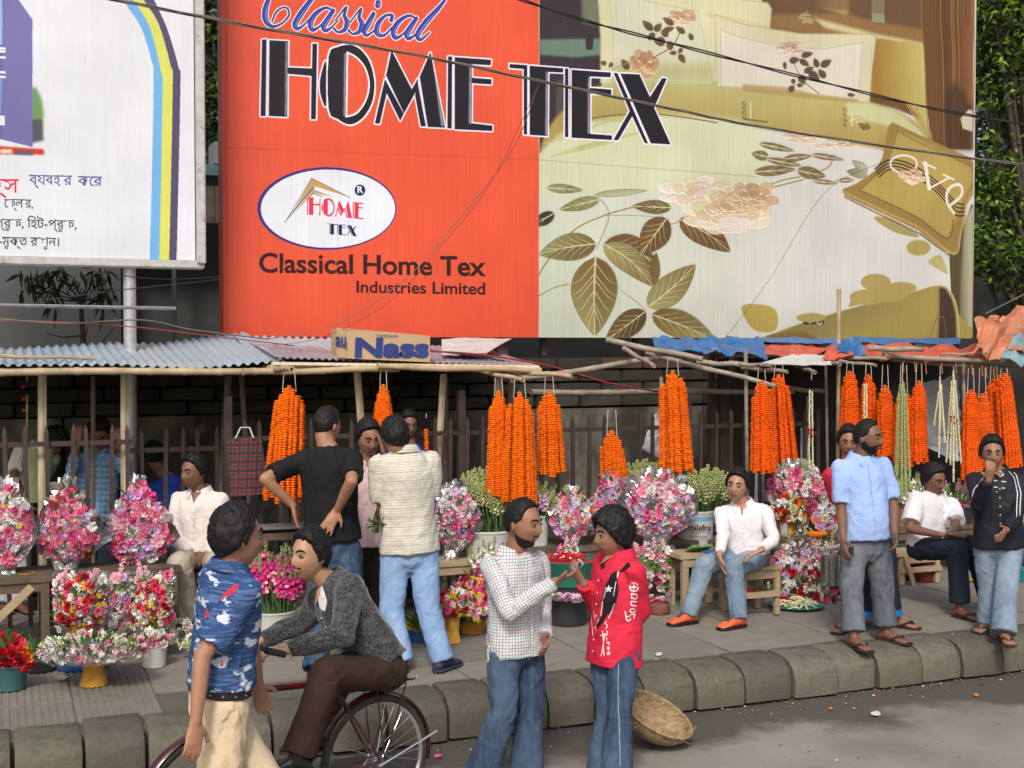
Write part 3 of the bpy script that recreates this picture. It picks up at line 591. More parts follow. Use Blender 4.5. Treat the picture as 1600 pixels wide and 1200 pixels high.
while x < 10.5:
    w_ = rr.uniform(.33, .40); o = link('kerb_stone', rr.choice(KM[:9]), kerb, (x + w_ / 2, rr.uniform(-.018, .018), 0), (rr.uniform(-.03, .02), rr.uniform(-.015, .015), rr.uniform(-.02, .02)), ((w_ - .022) / .345, 1, 1 + rr.uniform(-.02, .015))); x += w_
mat('mortar', (.16, .147, .122), .9, 0, .25, 9, .8, 40)
# ================================================================ wall behind the fence, made of courses of blocks
WY = 4.6
mwall = [mat('wall_block_%s' % n_, c_, .95, 0, .35, 6, .8, 30, d_, .45) for n_, c_, d_ in (('black', (.028, .025, .02), (.055, .05, .04)), ('brown', (.042, .035, .026), (.02, .018, .015)), ('mossy', (.034, .033, .022), (.06, .056, .045)), ('red', (.09, .048, .032), (.045, .038, .03)))]
mplast = mat('old_plaster', (.17, .158, .13), .95, 0, .4, 3, .7, 30, (.035, .032, .026), .5, stretch=(1, 1, .5))
core = tag(MB().box((3, WY + .18, 1.30), (15.6, .1, 1.03)).build('brick_wall', mat('mortar_black', (.026, .024, .02), .95)), 'dark mossy old wall behind the flower stalls', 'wall')
wk = [MB().bbox((0, 0, 0), (.145, .09, .056), .008).mesh('brick', m, False) for m in mwall]; rr = random.Random(9)
for r_ in range(4):
    x = -5.6 + (r_ % 2) * .25
    while x < 9.6: link('brick', wk[rr.choice((0, 0, 1, 2)) if r_ < 3 else rr.choice((1, 3, 3, 0))], core, (x, WY + rr.uniform(-.012, .012), 1.925 + r_ * .13), (0, 0, rr.uniform(-.01, .01)), (1.62, 1, 1)); x += .497
pl = MB(); x = -5.6
while x < 12:
    w_ = rr.uniform(1.6, 2.4); pl.bbox((x + w_ / 2, WY + .02, 1.07), (w_ / 2 - .008, .1, .78), .01); x += w_
pl.build('plaster_panel', mplast, core)
# building behind: grey rendered walls, a ledge
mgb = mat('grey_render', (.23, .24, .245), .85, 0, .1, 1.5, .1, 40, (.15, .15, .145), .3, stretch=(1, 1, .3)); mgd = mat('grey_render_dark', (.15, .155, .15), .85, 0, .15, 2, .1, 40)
hb = thing('building', 'plain grey rendered building behind the two billboards with a teal ledge', 'building', (-2, 9, 0))
MB().box((-2.6, 8.0, 2.3), (3.9, .2, 2.5)).build('wall', mgb, hb); q_ = ony(272, 480, 7.78)
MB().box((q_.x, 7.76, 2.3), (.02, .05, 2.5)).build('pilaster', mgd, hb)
q_ = ony(335, 270, 7.6); MB().box((q_.x, 7.7, q_.z - .02), (2.2, .5, .06)).build('ledge', mat('teal_paint', (.12, .22, .22), .7, 0, .2, 8), hb)
MB().box((q_.x + .15, 7.5, q_.z + .19), (.2, .2, .12)).build('parapet_block', mgb, hb)
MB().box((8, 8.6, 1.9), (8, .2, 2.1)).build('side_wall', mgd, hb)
# ================================================================ trees
mleafs = [mat('leaf_%s' % n_, c_, .5, 0, .3, 3, spec=.4) for n_, c_ in (('deep', (.022, .045, .014)), ('mid', (.06, .115, .025)), ('bright', (.24, .36, .05)), ('grey', (.08, .10, .07)))]  # the bright tone paints sunlight into the leaf colour
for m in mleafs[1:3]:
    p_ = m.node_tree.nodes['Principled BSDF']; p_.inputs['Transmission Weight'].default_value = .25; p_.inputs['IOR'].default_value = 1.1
mbark = mat('bark', (.09, .07, .05), .9, 0, .3, 8, .6, 30)
def leaves(name, pts, size, mats, parent, wts, rs, aspect=.38, droop=.3):
    b_ = MB(); vs = []; fs = []; mi = []
    for p in pts:
        s_ = size * rs.uniform(.6, 1.3); a_ = rs.uniform(0, 6.28); el = rs.gauss(-droop, .5)
        d = V((math.cos(a_) * math.cos(el), math.sin(a_) * math.cos(el), math.sin(el))); sd_ = d.orthogonal().normalized(); sd_ = Matrix.Rotation(rs.uniform(0, 6.28), 3, d) @ sd_; nn = d.cross(sd_)
        w_ = s_ * aspect * .5; b0 = len(vs)
        vs += [p, p + d * s_ * .45 + sd_ * w_ + nn * w_ * .3, p + d * s_ - V((0, 0, s_ * .1)), p + d * s_ * .45 - sd_ * w_ + nn * w_ * .3]
        fs += [(b0, b0 + 1, b0 + 2), (b0, b0 + 2, b0 + 3)]; k_ = rs.choices(range(len(mats)), wts)[0]; mi += [k_, k_]
    b_.v = [tuple(v) for v in vs]; b_.f = fs; b_.mi = mi
    return stuff(b_.build(name, mats, parent, False))
def crown_pts(cl, n, rs):
    out = []
    for i in range(n):
        c_, r_ = rs.choice(cl); v = V((rs.gauss(0, 1), rs.gauss(0, 1), rs.gauss(0, 1))).normalized() * r_ * rs.uniform(.45, 1.05); out.append(V(c_) + V((v.x, v.y, v.z * .8)))
    return out
def tree(label, base, H_, cl, n, size, mats, wts, seed, group='trees behind the billboards', tr=.16):
    rs = random.Random(seed); t = thing('tree', label, 'tree', base, group); b_ = MB(); base = V(base)
    top = base + V((0, 0, H_)); b_.tube([base, base + (top - base) * .5 + V((.1, 0, 0)), top], [tr, tr * .8, tr * .45], 10)
    for c_, r_ in cl:
        z0 = base + V((0, 0, H_ * rs.uniform(.5, .95))); b_.tube([z0, (z0 + V(c_)) / 2 + V((0, 0, -.15)), V(c_)], [tr * .4, tr * .25, tr * .08], 6)
    b_.build('trunk', mbark, t); leaves('crown', crown_pts(cl, n, rs), size, mats, t, wts, rs)
    return t
g = lambda px, py, Y: tuple(ony(px, py, Y))
rs = random.Random(21)
cl = [(g(rs.uniform(1500, 1720), rs.uniform(-120, 420), Y), rs.uniform(.35, .7)) for Y in (7.0, 7.6, 8.3) for _ in range(20)]
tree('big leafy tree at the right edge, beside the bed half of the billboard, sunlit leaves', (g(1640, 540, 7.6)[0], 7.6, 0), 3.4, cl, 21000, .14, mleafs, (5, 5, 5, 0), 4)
cl = [(g(rs.uniform(1440, 1800), rs.uniform(-150, 540), 10.8), rs.uniform(.6, 1.1)) for _ in range(34)]
tree('dark dense tree behind the leafy tree at the right edge', (g(1580, 540, 10.8)[0], 10.8, 0), 4, cl, 11000, .22, mleafs[:2], (6, 2), 5)
cl = [(g(rs.uniform(318, 352), rs.uniform(-60, 255), 8.8), rs.uniform(.3, .5)) for _ in range(14)]
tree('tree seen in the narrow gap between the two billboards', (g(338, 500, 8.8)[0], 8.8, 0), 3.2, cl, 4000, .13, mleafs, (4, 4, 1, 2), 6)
cl = [(g(rs.uniform(-100, 1700), rs.uniform(-300, 200), 12.5), rs.uniform(1.2, 1.9)) for _ in range(40)]
tree('broad dark tree far behind the billboards', (3, 12.5, 0), 5, cl, 8000, .3, mleafs[:2], (6, 2), 8)
# mango sapling under the left billboard
t = thing('tree', 'small tree with drooping narrow leaves under the left billboard', 'tree', g(110, 560, 5.6)); rs = random.Random(2)
b_ = MB(); tp = V(g(126, 470, 5.6)); bt = V((tp.x + .02, 5.6, 1.2)); b_.tube([bt, (bt + tp) / 2 + V((.03, 0, 0)), tp], [.045, .04, .02], 7)
for x, y in ((60, 430), (90, 415), (150, 425), (165, 455), (80, 460), (40, 440), (140, 500), (180, 510), (70, 520), (50, 540), (190, 530), (160, 545)):
    e = V(g(x, y, 5.6 + rs.uniform(-.2, .2))); st_ = tp + (bt - tp) * (0 if y < 470 else rs.uniform(.15, .45)); b_.tube([st_, (st_ + e) / 2 + V((0, 0, -.03)), e], [.012, .008, .004], 5)
b_.build('trunk', mbark, t)
pts = [V(g(rs.gauss(x, 11), rs.gauss(y, 9), 5.6 + rs.uniform(-.2, .2))) for x, y in ((60, 430), (90, 420), (150, 425), (160, 450), (80, 455), (48, 436), (118, 440), (165, 465)) for _ in range(26)]
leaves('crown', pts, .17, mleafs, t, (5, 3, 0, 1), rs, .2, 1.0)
# ================================================================ picket fence
FY = 3.2
mpk = mat('brown_iron', (.06, .04, .036), .6, .2, .2, 10, .15, 60, (.035, .024, .022), .3)
fence = thing('iron_fence', 'brown iron picket fence with pointed tips running behind the flower sellers', 'fence', (0, FY, PZ))
def picket(h_, w_=.017):
    b_ = MB(); b_.box((0, 0, h_ / 2 - .03), (w_, .011, h_ / 2 - .03)); b_.add([(-w_, -.011, h_ - .06), (w_, -.011, h_ - .06), (w_, .011, h_ - .06), (-w_, .011, h_ - .06), (0, 0, h_)], [(0, 1, 4), (1, 2, 4), (2, 3, 4), (3, 0, 4)])
    return b_.mesh('picket', mpk, False)
PM = [picket(1.6), picket(1.63), picket(1.53)]; rr = random.Random(4); x = -3.9; ends = ony(1285, 640, FY).x
while x < ends:
    p = V((x, FY, 1.9)); px_ = 800 + (p - CAM).dot(RT) / dep(p) * F
    low = 211 < px_ < 360
    link('picket', PM[0 if not low else 2], fence, (x, FY - (.0 if not low else -.35), PZ + rr.uniform(-.015, .012)), (rr.uniform(-.01, .01), rr.uniform(-.02, .02), rr.uniform(-.1, .1))); x += .152 if px_ < 900 else .17
def rail(x0, x1, z, Y, h_=.02): return MB().box(((x0 + x1) / 2, Y, z), ((x1 - x0) / 2, .008, h_)).build('rail', mpk, fence)
gx0, gx1 = ony(208, 700, FY).x, ony(362, 700, FY).x
for z in (1.72, .62): rail(-4.2, gx0, z, FY + .02); rail(gx1, ends, z, FY + .02)
for z in (1.62, .62): rail(gx0 - .1, gx1 + .1, z, FY + .37)
for px_, h_ in ((357, 1.80), (722, 1.82), (1075, 1.75), (1205, 1.8)):
    p = ony(px_, 700, FY); MB().bbox((p.x, FY + .03, PZ + h_ / 2), (.034, .034, h_ / 2), .004).build('post', mpk, fence)
# ================================================================ shed: posts, beams, corrugated roof
mbam = mat('bamboo', (.42, .33, .2), .55, 0, .2, 7, .15, 40, (.24, .19, .13), .38, stretch=(1, 1, 1)); mbam2 = mat('weathered_bamboo', (.3, .255, .2), .65, 0, .25, 8, .2, 40, (.15, .125, .1), .4)
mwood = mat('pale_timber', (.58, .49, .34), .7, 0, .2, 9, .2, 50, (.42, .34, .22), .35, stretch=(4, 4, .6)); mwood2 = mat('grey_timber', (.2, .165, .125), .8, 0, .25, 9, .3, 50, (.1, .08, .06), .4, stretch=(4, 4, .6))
mrope = mat('rope', (.5, .46, .4), .9); mrope2 = mat('orange_twine', (.55, .2, .05), .9)
def bamboo(p0, p1, r=.026, m=None, name='bamboo_pole', parent=None, label=None, group=None, hollow=True, taper=.85, sag=.0):
    p0, p1 = V(p0), V(p1); L_ = (p1 - p0).length; n_ = max(3, int(L_ / .27)); pts = []; rs_ = []; o_ = random.Random(int(L_ * 1000))
    for i in range(n_):
        t0 = i / n_; c0 = p0.lerp(p1, t0); 
        for dt, k_ in ((.0, 1.12), (.12, .97), (.5, .96), (.9, .98)): 
            t_ = (i + dt) / n_; pts.append(p0.lerp(p1, t_) + V((0, 0, -sag * math.sin(math.pi * t_) + .006 * math.sin(t_ * 9 + L_)))); rs_.append(r * (1 - (1 - taper) * t_) * k_)
    pts.append(p1); rs_.append(r * taper * 1.05)
    b_ = MB(); d = (p1 - p0).normalized(); a_ = d.orthogonal().normalized(); c_ = d.cross(a_); n8 = 10
    rings = [(p, a_ * q, c_ * q) for p, q in zip(pts, rs_)]; b_.loft(rings, n8, not hollow)
    if hollow:
        for (pe, re, sg) in ((p0, rs_[0], 1), (p1, rs_[-1], -1)):
            R0 = b_.ring(pe, a_ * re, c_ * re, n8); R1 = b_.ring(pe, a_ * re * .55, c_ * re * .55, n8); R2 = b_.ring(pe + d * sg * .06, a_ * re * .5, c_ * re * .5, n8)
            b_.add(R0 + R1 + R2, [f for i in range(n8) for f in ((i, (i + 1) % n8, n8 + (i + 1) % n8, n8 + i), (n8 + i, n8 + (i + 1) % n8, 2 * n8 + (i + 1) % n8, 2 * n8 + i))] + [tuple(range(2 * n8, 3 * n8))])
    o = b_.build(name, m or mbam, parent)
    if label: tag(o, label, 'pole', group)
    return o
shed = thing('stall_shed', 'long shed roofed with blue corrugated sheets on timber posts behind the fence', 'shed', (0, 3.4, PZ))
SY = 3.33
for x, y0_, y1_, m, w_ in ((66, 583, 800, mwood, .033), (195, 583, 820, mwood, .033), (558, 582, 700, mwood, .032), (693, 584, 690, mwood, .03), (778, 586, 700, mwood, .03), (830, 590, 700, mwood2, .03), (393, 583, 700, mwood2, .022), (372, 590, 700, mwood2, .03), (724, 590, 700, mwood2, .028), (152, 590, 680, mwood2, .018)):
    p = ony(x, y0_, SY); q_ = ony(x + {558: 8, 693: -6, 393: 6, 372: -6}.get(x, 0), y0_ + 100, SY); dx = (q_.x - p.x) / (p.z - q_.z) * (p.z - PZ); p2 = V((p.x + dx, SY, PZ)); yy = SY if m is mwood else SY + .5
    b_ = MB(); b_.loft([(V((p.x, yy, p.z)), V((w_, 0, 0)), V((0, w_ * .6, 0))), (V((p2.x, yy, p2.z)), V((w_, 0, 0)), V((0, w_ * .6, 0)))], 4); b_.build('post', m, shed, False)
mcor = mat('blue_corrugated_sheet', (.32, .42, .52), .55, .1, .2, 4, .05, 60, (.42, .44, .45), .5); mcor2 = mat('grey_pink_corrugated_sheet', (.34, .33, .38), .5, .3, .15, 6, .1, 60, (.3, .16, .15), .36)
def corrug(pf0, pf1, Yb, zb0, zb1, m, per=.076, amp=.012, name='roof_sheet', par=None):
    pf0, pf1 = V(pf0), V(pf1); L_ = pf1.x - pf0.x; n_ = int(L_ / per * 8); b_ = MB(); vs = []; fs = []
    for k_ in range(2):
        for i in range(n_ + 1):
            t_ = i / n_; x = pf0.x + L_ * t_; w_ = amp * math.sin(2 * math.pi * (x) / per)
            for v_ in (0, .5, 1): y = (pf0.y + (pf1.y - pf0.y) * t_) * (1 - v_) + Yb * v_; z = (pf0.z + (pf1.z - pf0.z) * t_) * (1 - v_) + (zb0 + (zb1 - zb0) * t_) * v_; vs.append((x, y, z + w_ - k_ * .004))
    o_ = 3 * (n_ + 1)
    for k_ in range(2):
        for i in range(n_):
            for v_ in (0, 1): a_ = k_ * o_ + i * 3 + v_; fs.append((a_, a_ + 3, a_ + 4, a_ + 1) if k_ == 0 else (a_, a_ + 1, a_ + 4, a_ + 3))
    for i in range(n_): fs.append((i * 3, o_ + i * 3, o_ + i * 3 + 3, i * 3 + 3))
    return b_.add(vs, fs).build(name, m, par or shed)
Ye = 2.95
def e(x, y, Y=Ye): return ony(x, y, Y)
corrug(e(-300, 571), e(214, 569), 4.7, 2.40, 2.53, mcor); corrug(e(196, 570, Ye - .05), e(318, 577), 4.72, 2.53, 2.52, mcor); corrug(e(300, 576), e(446, 563), 4.72, 2.53, 2.63, mcor)
corrug(e(430, 558), e(842, 572, Ye + .1), 4.5, 2.56, 2.48, mcor2, .06, .009); corrug(e(388, 552, 3.6), e(620, 555, 3.6), 4.4, 2.59, 2.56, mcor)
def beam(p, q_, h_, d, m, name='beam', par=None): 
    p, q_ = V(p), V(q_); b_ = MB(); b_.loft([(p, V((0, d, 0)), V((0, 0, h_))), (q_, V((0, d, 0)), V((0, 0, h_)))], 4); return b_.build(name, m, par or shed, False)
beam(e(-200, 577, 3.1), e(212, 572, 3.1), .022, .03, mwood2); beam(e(424, 570, 2.9), e(842, 575, 3.0), .024, .03, mwood)
for k_, (x0, y0_, x1, y1_, r_) in enumerate(((-250, 584, 448, 579, .03), (380, 582, 624, 576, .028), (590, 573, 845, 579, .026))): bamboo(e(x0, y0_, 2.85 - k_ * .06), e(x1, y1_, 2.85 - k_ * .06), r_, name='bamboo_beam', parent=shed, taper=.95)
# loose bamboo poles (each its own)
G = 'bamboo poles lashed over the open stalls'
def bp(x0, y0_, Y0, x1, y1_, Y1, r_, label, m=None):
    A, B = ony(x0, y0_, Y0), ony(x1, y1_, Y1)
    if abs(x1 - x0) < 20 and y1_ > y0_ + 150: B.z = PZ
    return bamboo(A, B, r_, m or mbam2, label=label, group=G)
bp(415, 576, 3.1, 456, 577, 2.3, .03, 'short hollow bamboo pole sticking out above the fat marigold bundle', mbam)
bp(742, 578, 3.0, 817, 594, 2.4, .022, 'bamboo pole whose tip juts out right above the triple marigold bundle', mbam)
bp(780, 578, 3.0, 893, 588, 2.4, .024, 'bamboo pole jutting past the end of the corrugated roof', mbam)
bp(800, 594, 2.9, 1120, 546, 3.2, .028, 'long bamboo pole rising from the corrugated roof to the blue tarp')
bp(948, 532, 3.3, 1098, 561, 2.7, .03, 'thick bamboo pole crossing in front of the blue tarp')
bp(975, 545, 3.1, 1022, 572, 2.4, .022, 'short bamboo pole end poking out left of the blue tarp')
bp(1010, 552, 3.2, 1212, 603, 2.3, .026, 'long bamboo pole slanting down to above the paired marigold bundles')
bp(1090, 566, 2.9, 1155, 570, 2.6, .026, 'bamboo pole end beside the knot left of the tall post'); bp(1140, 568, 3.0, 1206, 572, 2.6, .024, 'bamboo pole end under the white roof sheet, upper one')
bp(1160, 575, 3.0, 1230, 581, 2.5, .022, 'bamboo pole end under the white roof sheet, lower one'); bp(1245, 572, 3.0, 1273, 582, 2.3, .022, 'bamboo pole end above the thin white garland pair')
bp(1290, 566, 3.0, 1312, 569, 2.4, .022, 'stubby bamboo pole end beside the tall bamboo upright'); bp(1300, 557, 3.0, 1385, 561, 2.6, .022, 'bamboo pole above the first red-orange garlands')
bp(1300, 563, 2.9, 1369, 571, 2.4, .018, 'thin bamboo pole above the white garland strands'); bp(1358, 545, 3.0, 1443, 546, 2.6, .03, 'thick bamboo pole with open end on the red tarp')
bp(1380, 556, 2.9, 1660, 570, 2.7, .028, 'long front bamboo beam with orange twine hooks'); bp(1390, 562, 3.1, 1680, 584, 2.9, .022, 'thinner bamboo beam just under the twine hooks')
bp(1470, 554, 2.9, 1542, 551, 2.7, .014, 'thin bamboo stick lying on the red tarp'); bp(830, 613, 3.6, 1240, 612, 3.7, .03, 'horizontal bamboo rail in the shade under the open stalls'); bp(1230, 607, 3.7, 1290, 612, 3.7, .026, 'short bamboo rail in shade behind the thin garlands')
bp(1311, 452, 3.0, 1308, 860, 3.0, .022, 'tall bamboo upright rising past the billboard edge', mbam); bp(1165, 548, 3.0, 1170, 820, 3.05, .02, 'slim bamboo upright left of the paired marigold bundles'); bp(1033, 590, 3.1, 1040, 860, 3.1, .02, 'bamboo upright behind the single bright marigold bundle')
bp(1290, 565, 3.3, 1296, 850, 3.3, .016, 'thin grey bamboo upright behind the tall one'); bp(1262, 620, 3.4, 1262, 850, 3.4, .014, 'thin bamboo upright behind the white garland pair'); bp(1505, 560, 3.0, 1512, 760, 3.0, .02, 'bamboo upright between the two groups of red-orange garlands')
for x, lb_ in ((1130, 'dark iron post in the shade behind the slim bamboo'), (1112, 'thin dark iron post under the blue tarp')):
    p = ony(x, 560, 3.9); tag(MB().box((p.x, 3.9, 1.35), (.05 if x > 1120 else .025, .04, 1.08)).build('iron_post', mpk), lb_, 'post')
for x, x2, y in ((1130, 1290, 650), (940, 1030, 672)): pass
# aluminium rail and poles across the left
tag(MB().tube([ony(-60, 476, 2.6), ony(274, 482, 3.2)], .014, 8).build('metal_conduit', mmetal), 'thin aluminium tube running across under the left billboard', 'tube')
bamboo(ony(-40, 555, 3.1), ony(148, 560, 3.2), .018, mbam, label='short bamboo stick lying on the blue roof', group=G)
# power cables
mcab = mat('black_cable', (.02, .02, .022), .5); mcab2 = mat('grey_cable', (.16, .14, .12), .6); mcabr = mat('red_cable', (.3, .04, .04), .5)
def cable(pts, r, m, label, name='cable', cat='cable', tw=0, grp='overhead cables'):
    P = [ony(*p) for p in pts]; Q = [V(x) for x in spl([tuple(p) for p in P], 10)]
    if tw: 
        b_ = MB()
        for k_ in range(tw): 
            b_.tube([q + V((0, math.cos(i * .5 + k_ * 6.28 / tw), math.sin(i * .5 + k_ * 6.28 / tw))) * r * 1.4 for i, q in enumerate(Q)], r, 5)
    else: b_ = MB().tube(Q, r, 5)
    return tag(b_.build(name, m), label, cat, grp)
cable([(140, -8, 1.5), (400, 42, 1.6), (640, 84, 1.7), (850, 128, 1.8), (1050, 170, 1.9), (1200, 200, 2), (1500, 245, 2.2), (1700, 268, 2.3)], .0055, mcab2, 'thick twisted grey cable crossing the HOME TEX letters', tw=3)
cable([(760, -20, 2.4), (900, 28, 2.5), (1050, 68, 2.6), (1260, 122, 2.7), (1460, 170, 2.8), (1640, 200, 2.9)], .007, mcab, 'black cable crossing the printed pillows', tw=2)
cable([(842, 132, 1.9), (800, 235, 2.3), (715, 345, 2.6), (640, 430, 2.8), (540, 500, 3.0), (420, 530, 3.2)], .0035, mcab2, 'thin wire hanging from the thick cable down over the orange half', name='wire')
cable([(838, 140, 1.9), (770, 280, 2.3), (700, 372, 2.6), (610, 470, 2.8), (500, 528, 3.0), (400, 540, 3.2)], .0025, mcabr, 'thin reddish wire hanging beside the other over the orange half', name='wire')
cable([(1390, 250, 2.2), (1290, 300, 2.6), (1200, 440, 3.0), (1120, 545, 3.2)], .002, mcab, 'hair-thin wire hanging across the printed bedspread', name='wire')
for k_, (pts, m, r_, l_) in enumerate((([(-60, 492, 3), (90, 505, 3), (220, 500, 3.1), (300, 515, 3.2), (420, 530, 3.4)], mcab2, .006, 'drooping grey cable under the left billboard'), ([(-60, 500, 3), (60, 502, 3), (200, 510, 3.1), (330, 525, 3.2), (460, 540, 3.4)], mcabr, .005, 'drooping red cable above the blue roof'),
     ([(60, 470, 3.6), (200, 452, 3.8), (350, 436, 4)], mcab, .005, 'black wire rising to the left edge of the orange half'), ([(150, 425, 3.6), (250, 436, 3.8), (350, 432, 4)], mcab, .004, 'thin black wire just below the left billboard'), ([(650, 548, 3.2), (740, 553, 3.2), (850, 570, 3.3), (950, 598, 3.4), (1030, 612, 3.5)], mcabr, .009, 'red and black cable bundle sagging under the bamboo poles'), ([(660, 545, 3.3), (800, 566, 3.3), (930, 592, 3.4), (1030, 596, 3.5)], mcab, .007, 'black cable sagging under the bamboo poles'), ([(1540, 490, 3.2), (1580, 470, 3.2), (1640, 440, 3.2)], mcab2, .006, 'wire rising from the orange tarp bundle'))): cable(pts, r_, m, l_)
# ---- tarps
mtb = mat('blue_tarp', (.035, .13, .33), .45, 0, .25, 10, .5, 25, (.09, .2, .36), .3); mto = mat('red_orange_tarp', (.5, .09, .045), .55, 0, .25, 8, .5, 25, (.62, .16, .08), .3); mtw = mat('white_sheet', (.55, .55, .53), .6, 0, .15, 8, .2, 25, (.35, .34, .3), .3); mtr = mat('faded_orange_tarp', (.5, .19, .1), .6, 0, .25, 7, .5, 22, (.36, .15, .09), .4); mtt = mat('teal_grey_tarp', (.2, .33, .36), .6, 0, .2, 8, .4, 22, (.34, .42, .42), .3); mnet = mat('pale_cloth', (.5, .53, .58), .8, 0, .12, 5, .2, 20)
def tarp(label, corners, m, seed, amp=.06, n=(40, 10), name='tarpaulin', cat='tarpaulin', grp='tarpaulins over the open stalls', lift=0):
    """corners: four (px,py,Y): front-left, front-right, back-right, back-left"""
    c4 = [ony(*q_) for q_ in corners]; b_ = MB(); vs = []; fs = []; nx_, ny_ = n
    for s_ in (0, 1):
        for j in range(ny_ + 1):
            for i in range(nx_ + 1):
                u, v = i / nx_, j / ny_; p = c4[0].lerp(c4[1], u).lerp(c4[3].lerp(c4[2], u), v)
                q_ = V((u * n[0] / 5 + seed, v * n[1] / 3, seed)); d = noise.noise(q_) + .6 * abs(noise.noise(q_ * 2.3)) + .35 * noise.noise(q_ * 5)
                p = p + V((.3 * noise.noise(q_ * 1.7 + V((9, 0, 0))), noise.noise(q_ * 2) * .8, d + lift * math.sin(math.pi * v))) * amp; vs.append(p + V((0, .002 * s_, -.006 * s_)))
    o_ = (nx_ + 1) * (ny_ + 1)
    for j in range(ny_):
        for i in range(nx_): a_ = j * (nx_ + 1) + i; fs.append((a_, a_ + 1, a_ + nx_ + 2, a_ + nx_ + 1)); fs.append((o_ + a_, o_ + a_ + nx_ + 1, o_ + a_ + nx_ + 2, o_ + a_ + 1))
    return tag(b_.add(vs, fs).build(name, m), label, cat, grp)
tarp('crumpled blue tarp bunched on the bamboo left of the tall post', [(1025, 545, 3.0), (1200, 560, 3.0), (1190, 532, 3.5), (1020, 528, 3.5)], mtb, 1.3, .055)
tarp('red tarp showing between the blue tarp and the white sheet', [(1090, 556, 3.2), (1330, 556, 3.15), (1330, 538, 3.9), (1100, 538, 3.9)], mto, 4.4, .06)
tarp('dark blue tarp strip lying under the printed bed', [(1150, 536, 3.7), (1500, 538, 3.7), (1500, 529, 4.2), (1150, 528, 4.2)], mtb, 8.1, .03)
tarp('red tarp drawn tight along the front beam', [(1330, 560, 2.95), (1560, 562, 2.9), (1560, 540, 3.6), (1330, 542, 3.6)], mto, 2.4, .06)
tarp('blue tarp corner knotted on the tall bamboo upright', [(1298, 558, 2.85), (1352, 555, 2.85), (1338, 526, 3.05), (1300, 540, 3.05)], mtb, 5.9, .07, (10, 6))
tarp('red tarp knot on the tall bamboo upright', [(1284, 562, 2.8), (1335, 556, 2.8), (1330, 545, 2.95), (1296, 540, 3.0)], mto, 6.9, .06, (10, 6))
tarp('faded orange tarp bundle heaped at the right end of the roof', [(1518, 552, 2.7), (1640, 560, 2.6), (1660, 480, 3.5), (1534, 506, 3.4)], mtr, 3.3, .12, (24, 14), lift=1.2)
tarp('teal grey tarp tucked under the faded orange bundle', [(1568, 562, 2.55), (1680, 575, 2.5), (1680, 505, 3.0), (1590, 508, 3.0)], mtt, 7.7, .09, (20, 12))
tarp('white corrugated sheet resting on bamboo above the paired marigolds', [(1180, 570, 2.7), (1300, 570, 2.6), (1290, 551, 3.3), (1245, 551, 3.3)], mtw, 9.3, .012, (20, 6), cat='roof sheet')
tarp('white paper sheet lying on the roof behind the cardboard box', [(690, 556, 3.3), (760, 552, 3.3), (800, 528, 4.2), (690, 530, 4.2)], mtw, 9.8, .015, (10, 6), cat='paper')
tarp('pale grey cloth sheet hanging in shade behind the right garlands', [(1440, 700, 3.75), (1500, 720, 3.75), (1500, 590, 3.7), (1440, 600, 3.7)], mnet, 2.9, .06, (10, 16), name='hanging_cloth', cat='cloth', grp='pale cloths hanging behind the garlands')
for l_, a4 in (('pale cloth tied behind the fence beside the single bright marigold bundle', [(1002, 705, 3.5), (1042, 715, 3.5), (1028, 640, 3.5), (1018, 655, 3.5)]), ('pale narrow cloth strip right of the paired marigold bundles', [(1253, 780, 3.4), (1268, 785, 3.4), (1258, 668, 3.4), (1250, 668, 3.4)]), ('pale hanging cloth under the left one of the paired marigold bundles', [(1178, 800, 3.3), (1206, 800, 3.3), (1200, 690, 3.3), (1182, 690, 3.3)])):
    tarp(l_, a4, mnet, a4[0][0] * .1, .03, (8, 14), name='hanging_cloth', cat='cloth', grp='pale cloths hanging behind the garlands')
tarp('wide near-black sheet behind the right stall', [(1120, 860, 4.2), (1700, 880, 4.2), (1700, 560, 4.2), (1120, 560, 4.2)], mat('dark_sheet', (.03, .028, .026), .9, 0, .3, 3), 1.9, .03, (20, 16), name='hanging_cloth', cat='cloth', grp='pale cloths hanging behind the garlands')['label']  # near-black sheet spanning the back of the right stall
# ---- cardboard box on the roof
mcard = mat('cardboard', (.5, .36, .2), .8, 0, .08, 6, .1, 60); mcblue = mat('box_print_blue', (.02, .045, .22), .6)
q0_, q1_ = ony(540, 560, 2.95), ony(672, 566, 2.95); cbx = thing('cardboard_box', 'cardboard box lettered Nass in blue lying on the corrugated roof', 'box', q0_)
top0 = ony(540, 513, 2.95); h_ = top0.z - q0_.z; L_ = q1_.x - q0_.x
b_ = MB(); b_.add([q0_, q1_, q1_ + V((0, .5, 0)), q0_ + V((0, .5, 0)), q0_ + V((0, 0, h_)), q1_ + V((0, 0, h_ * .9)), q1_ + V((0, .5, h_ * .9)), q0_ + V((0, .5, h_))], [(0, 1, 5, 4), (1, 2, 6, 5), (2, 3, 7, 6), (3, 0, 4, 7), (4, 5, 6, 7), (3, 2, 1, 0)]); b_.build('carton', mcard, cbx, False)
b_ = MB(); f0 = ony(526, 557, 2.93); b_.add([f0, q0_ + V((0, -.01, 0)), q0_ + V((0, -.01, h_)), ony(526, 512, 2.93), f0 + V((0, .01, 0)), q0_ + V((0, .0, 0)), q0_ + V((0, .0, h_)), ony(526, 512, 2.94)], [(0, 1, 2, 3), (7, 6, 5, 4), (3, 2, 6, 7), (0, 4, 5, 1)]); b_.build('flap', mcard, cbx, False)
Q = lambda x, y: ony(x, y, 2.945)
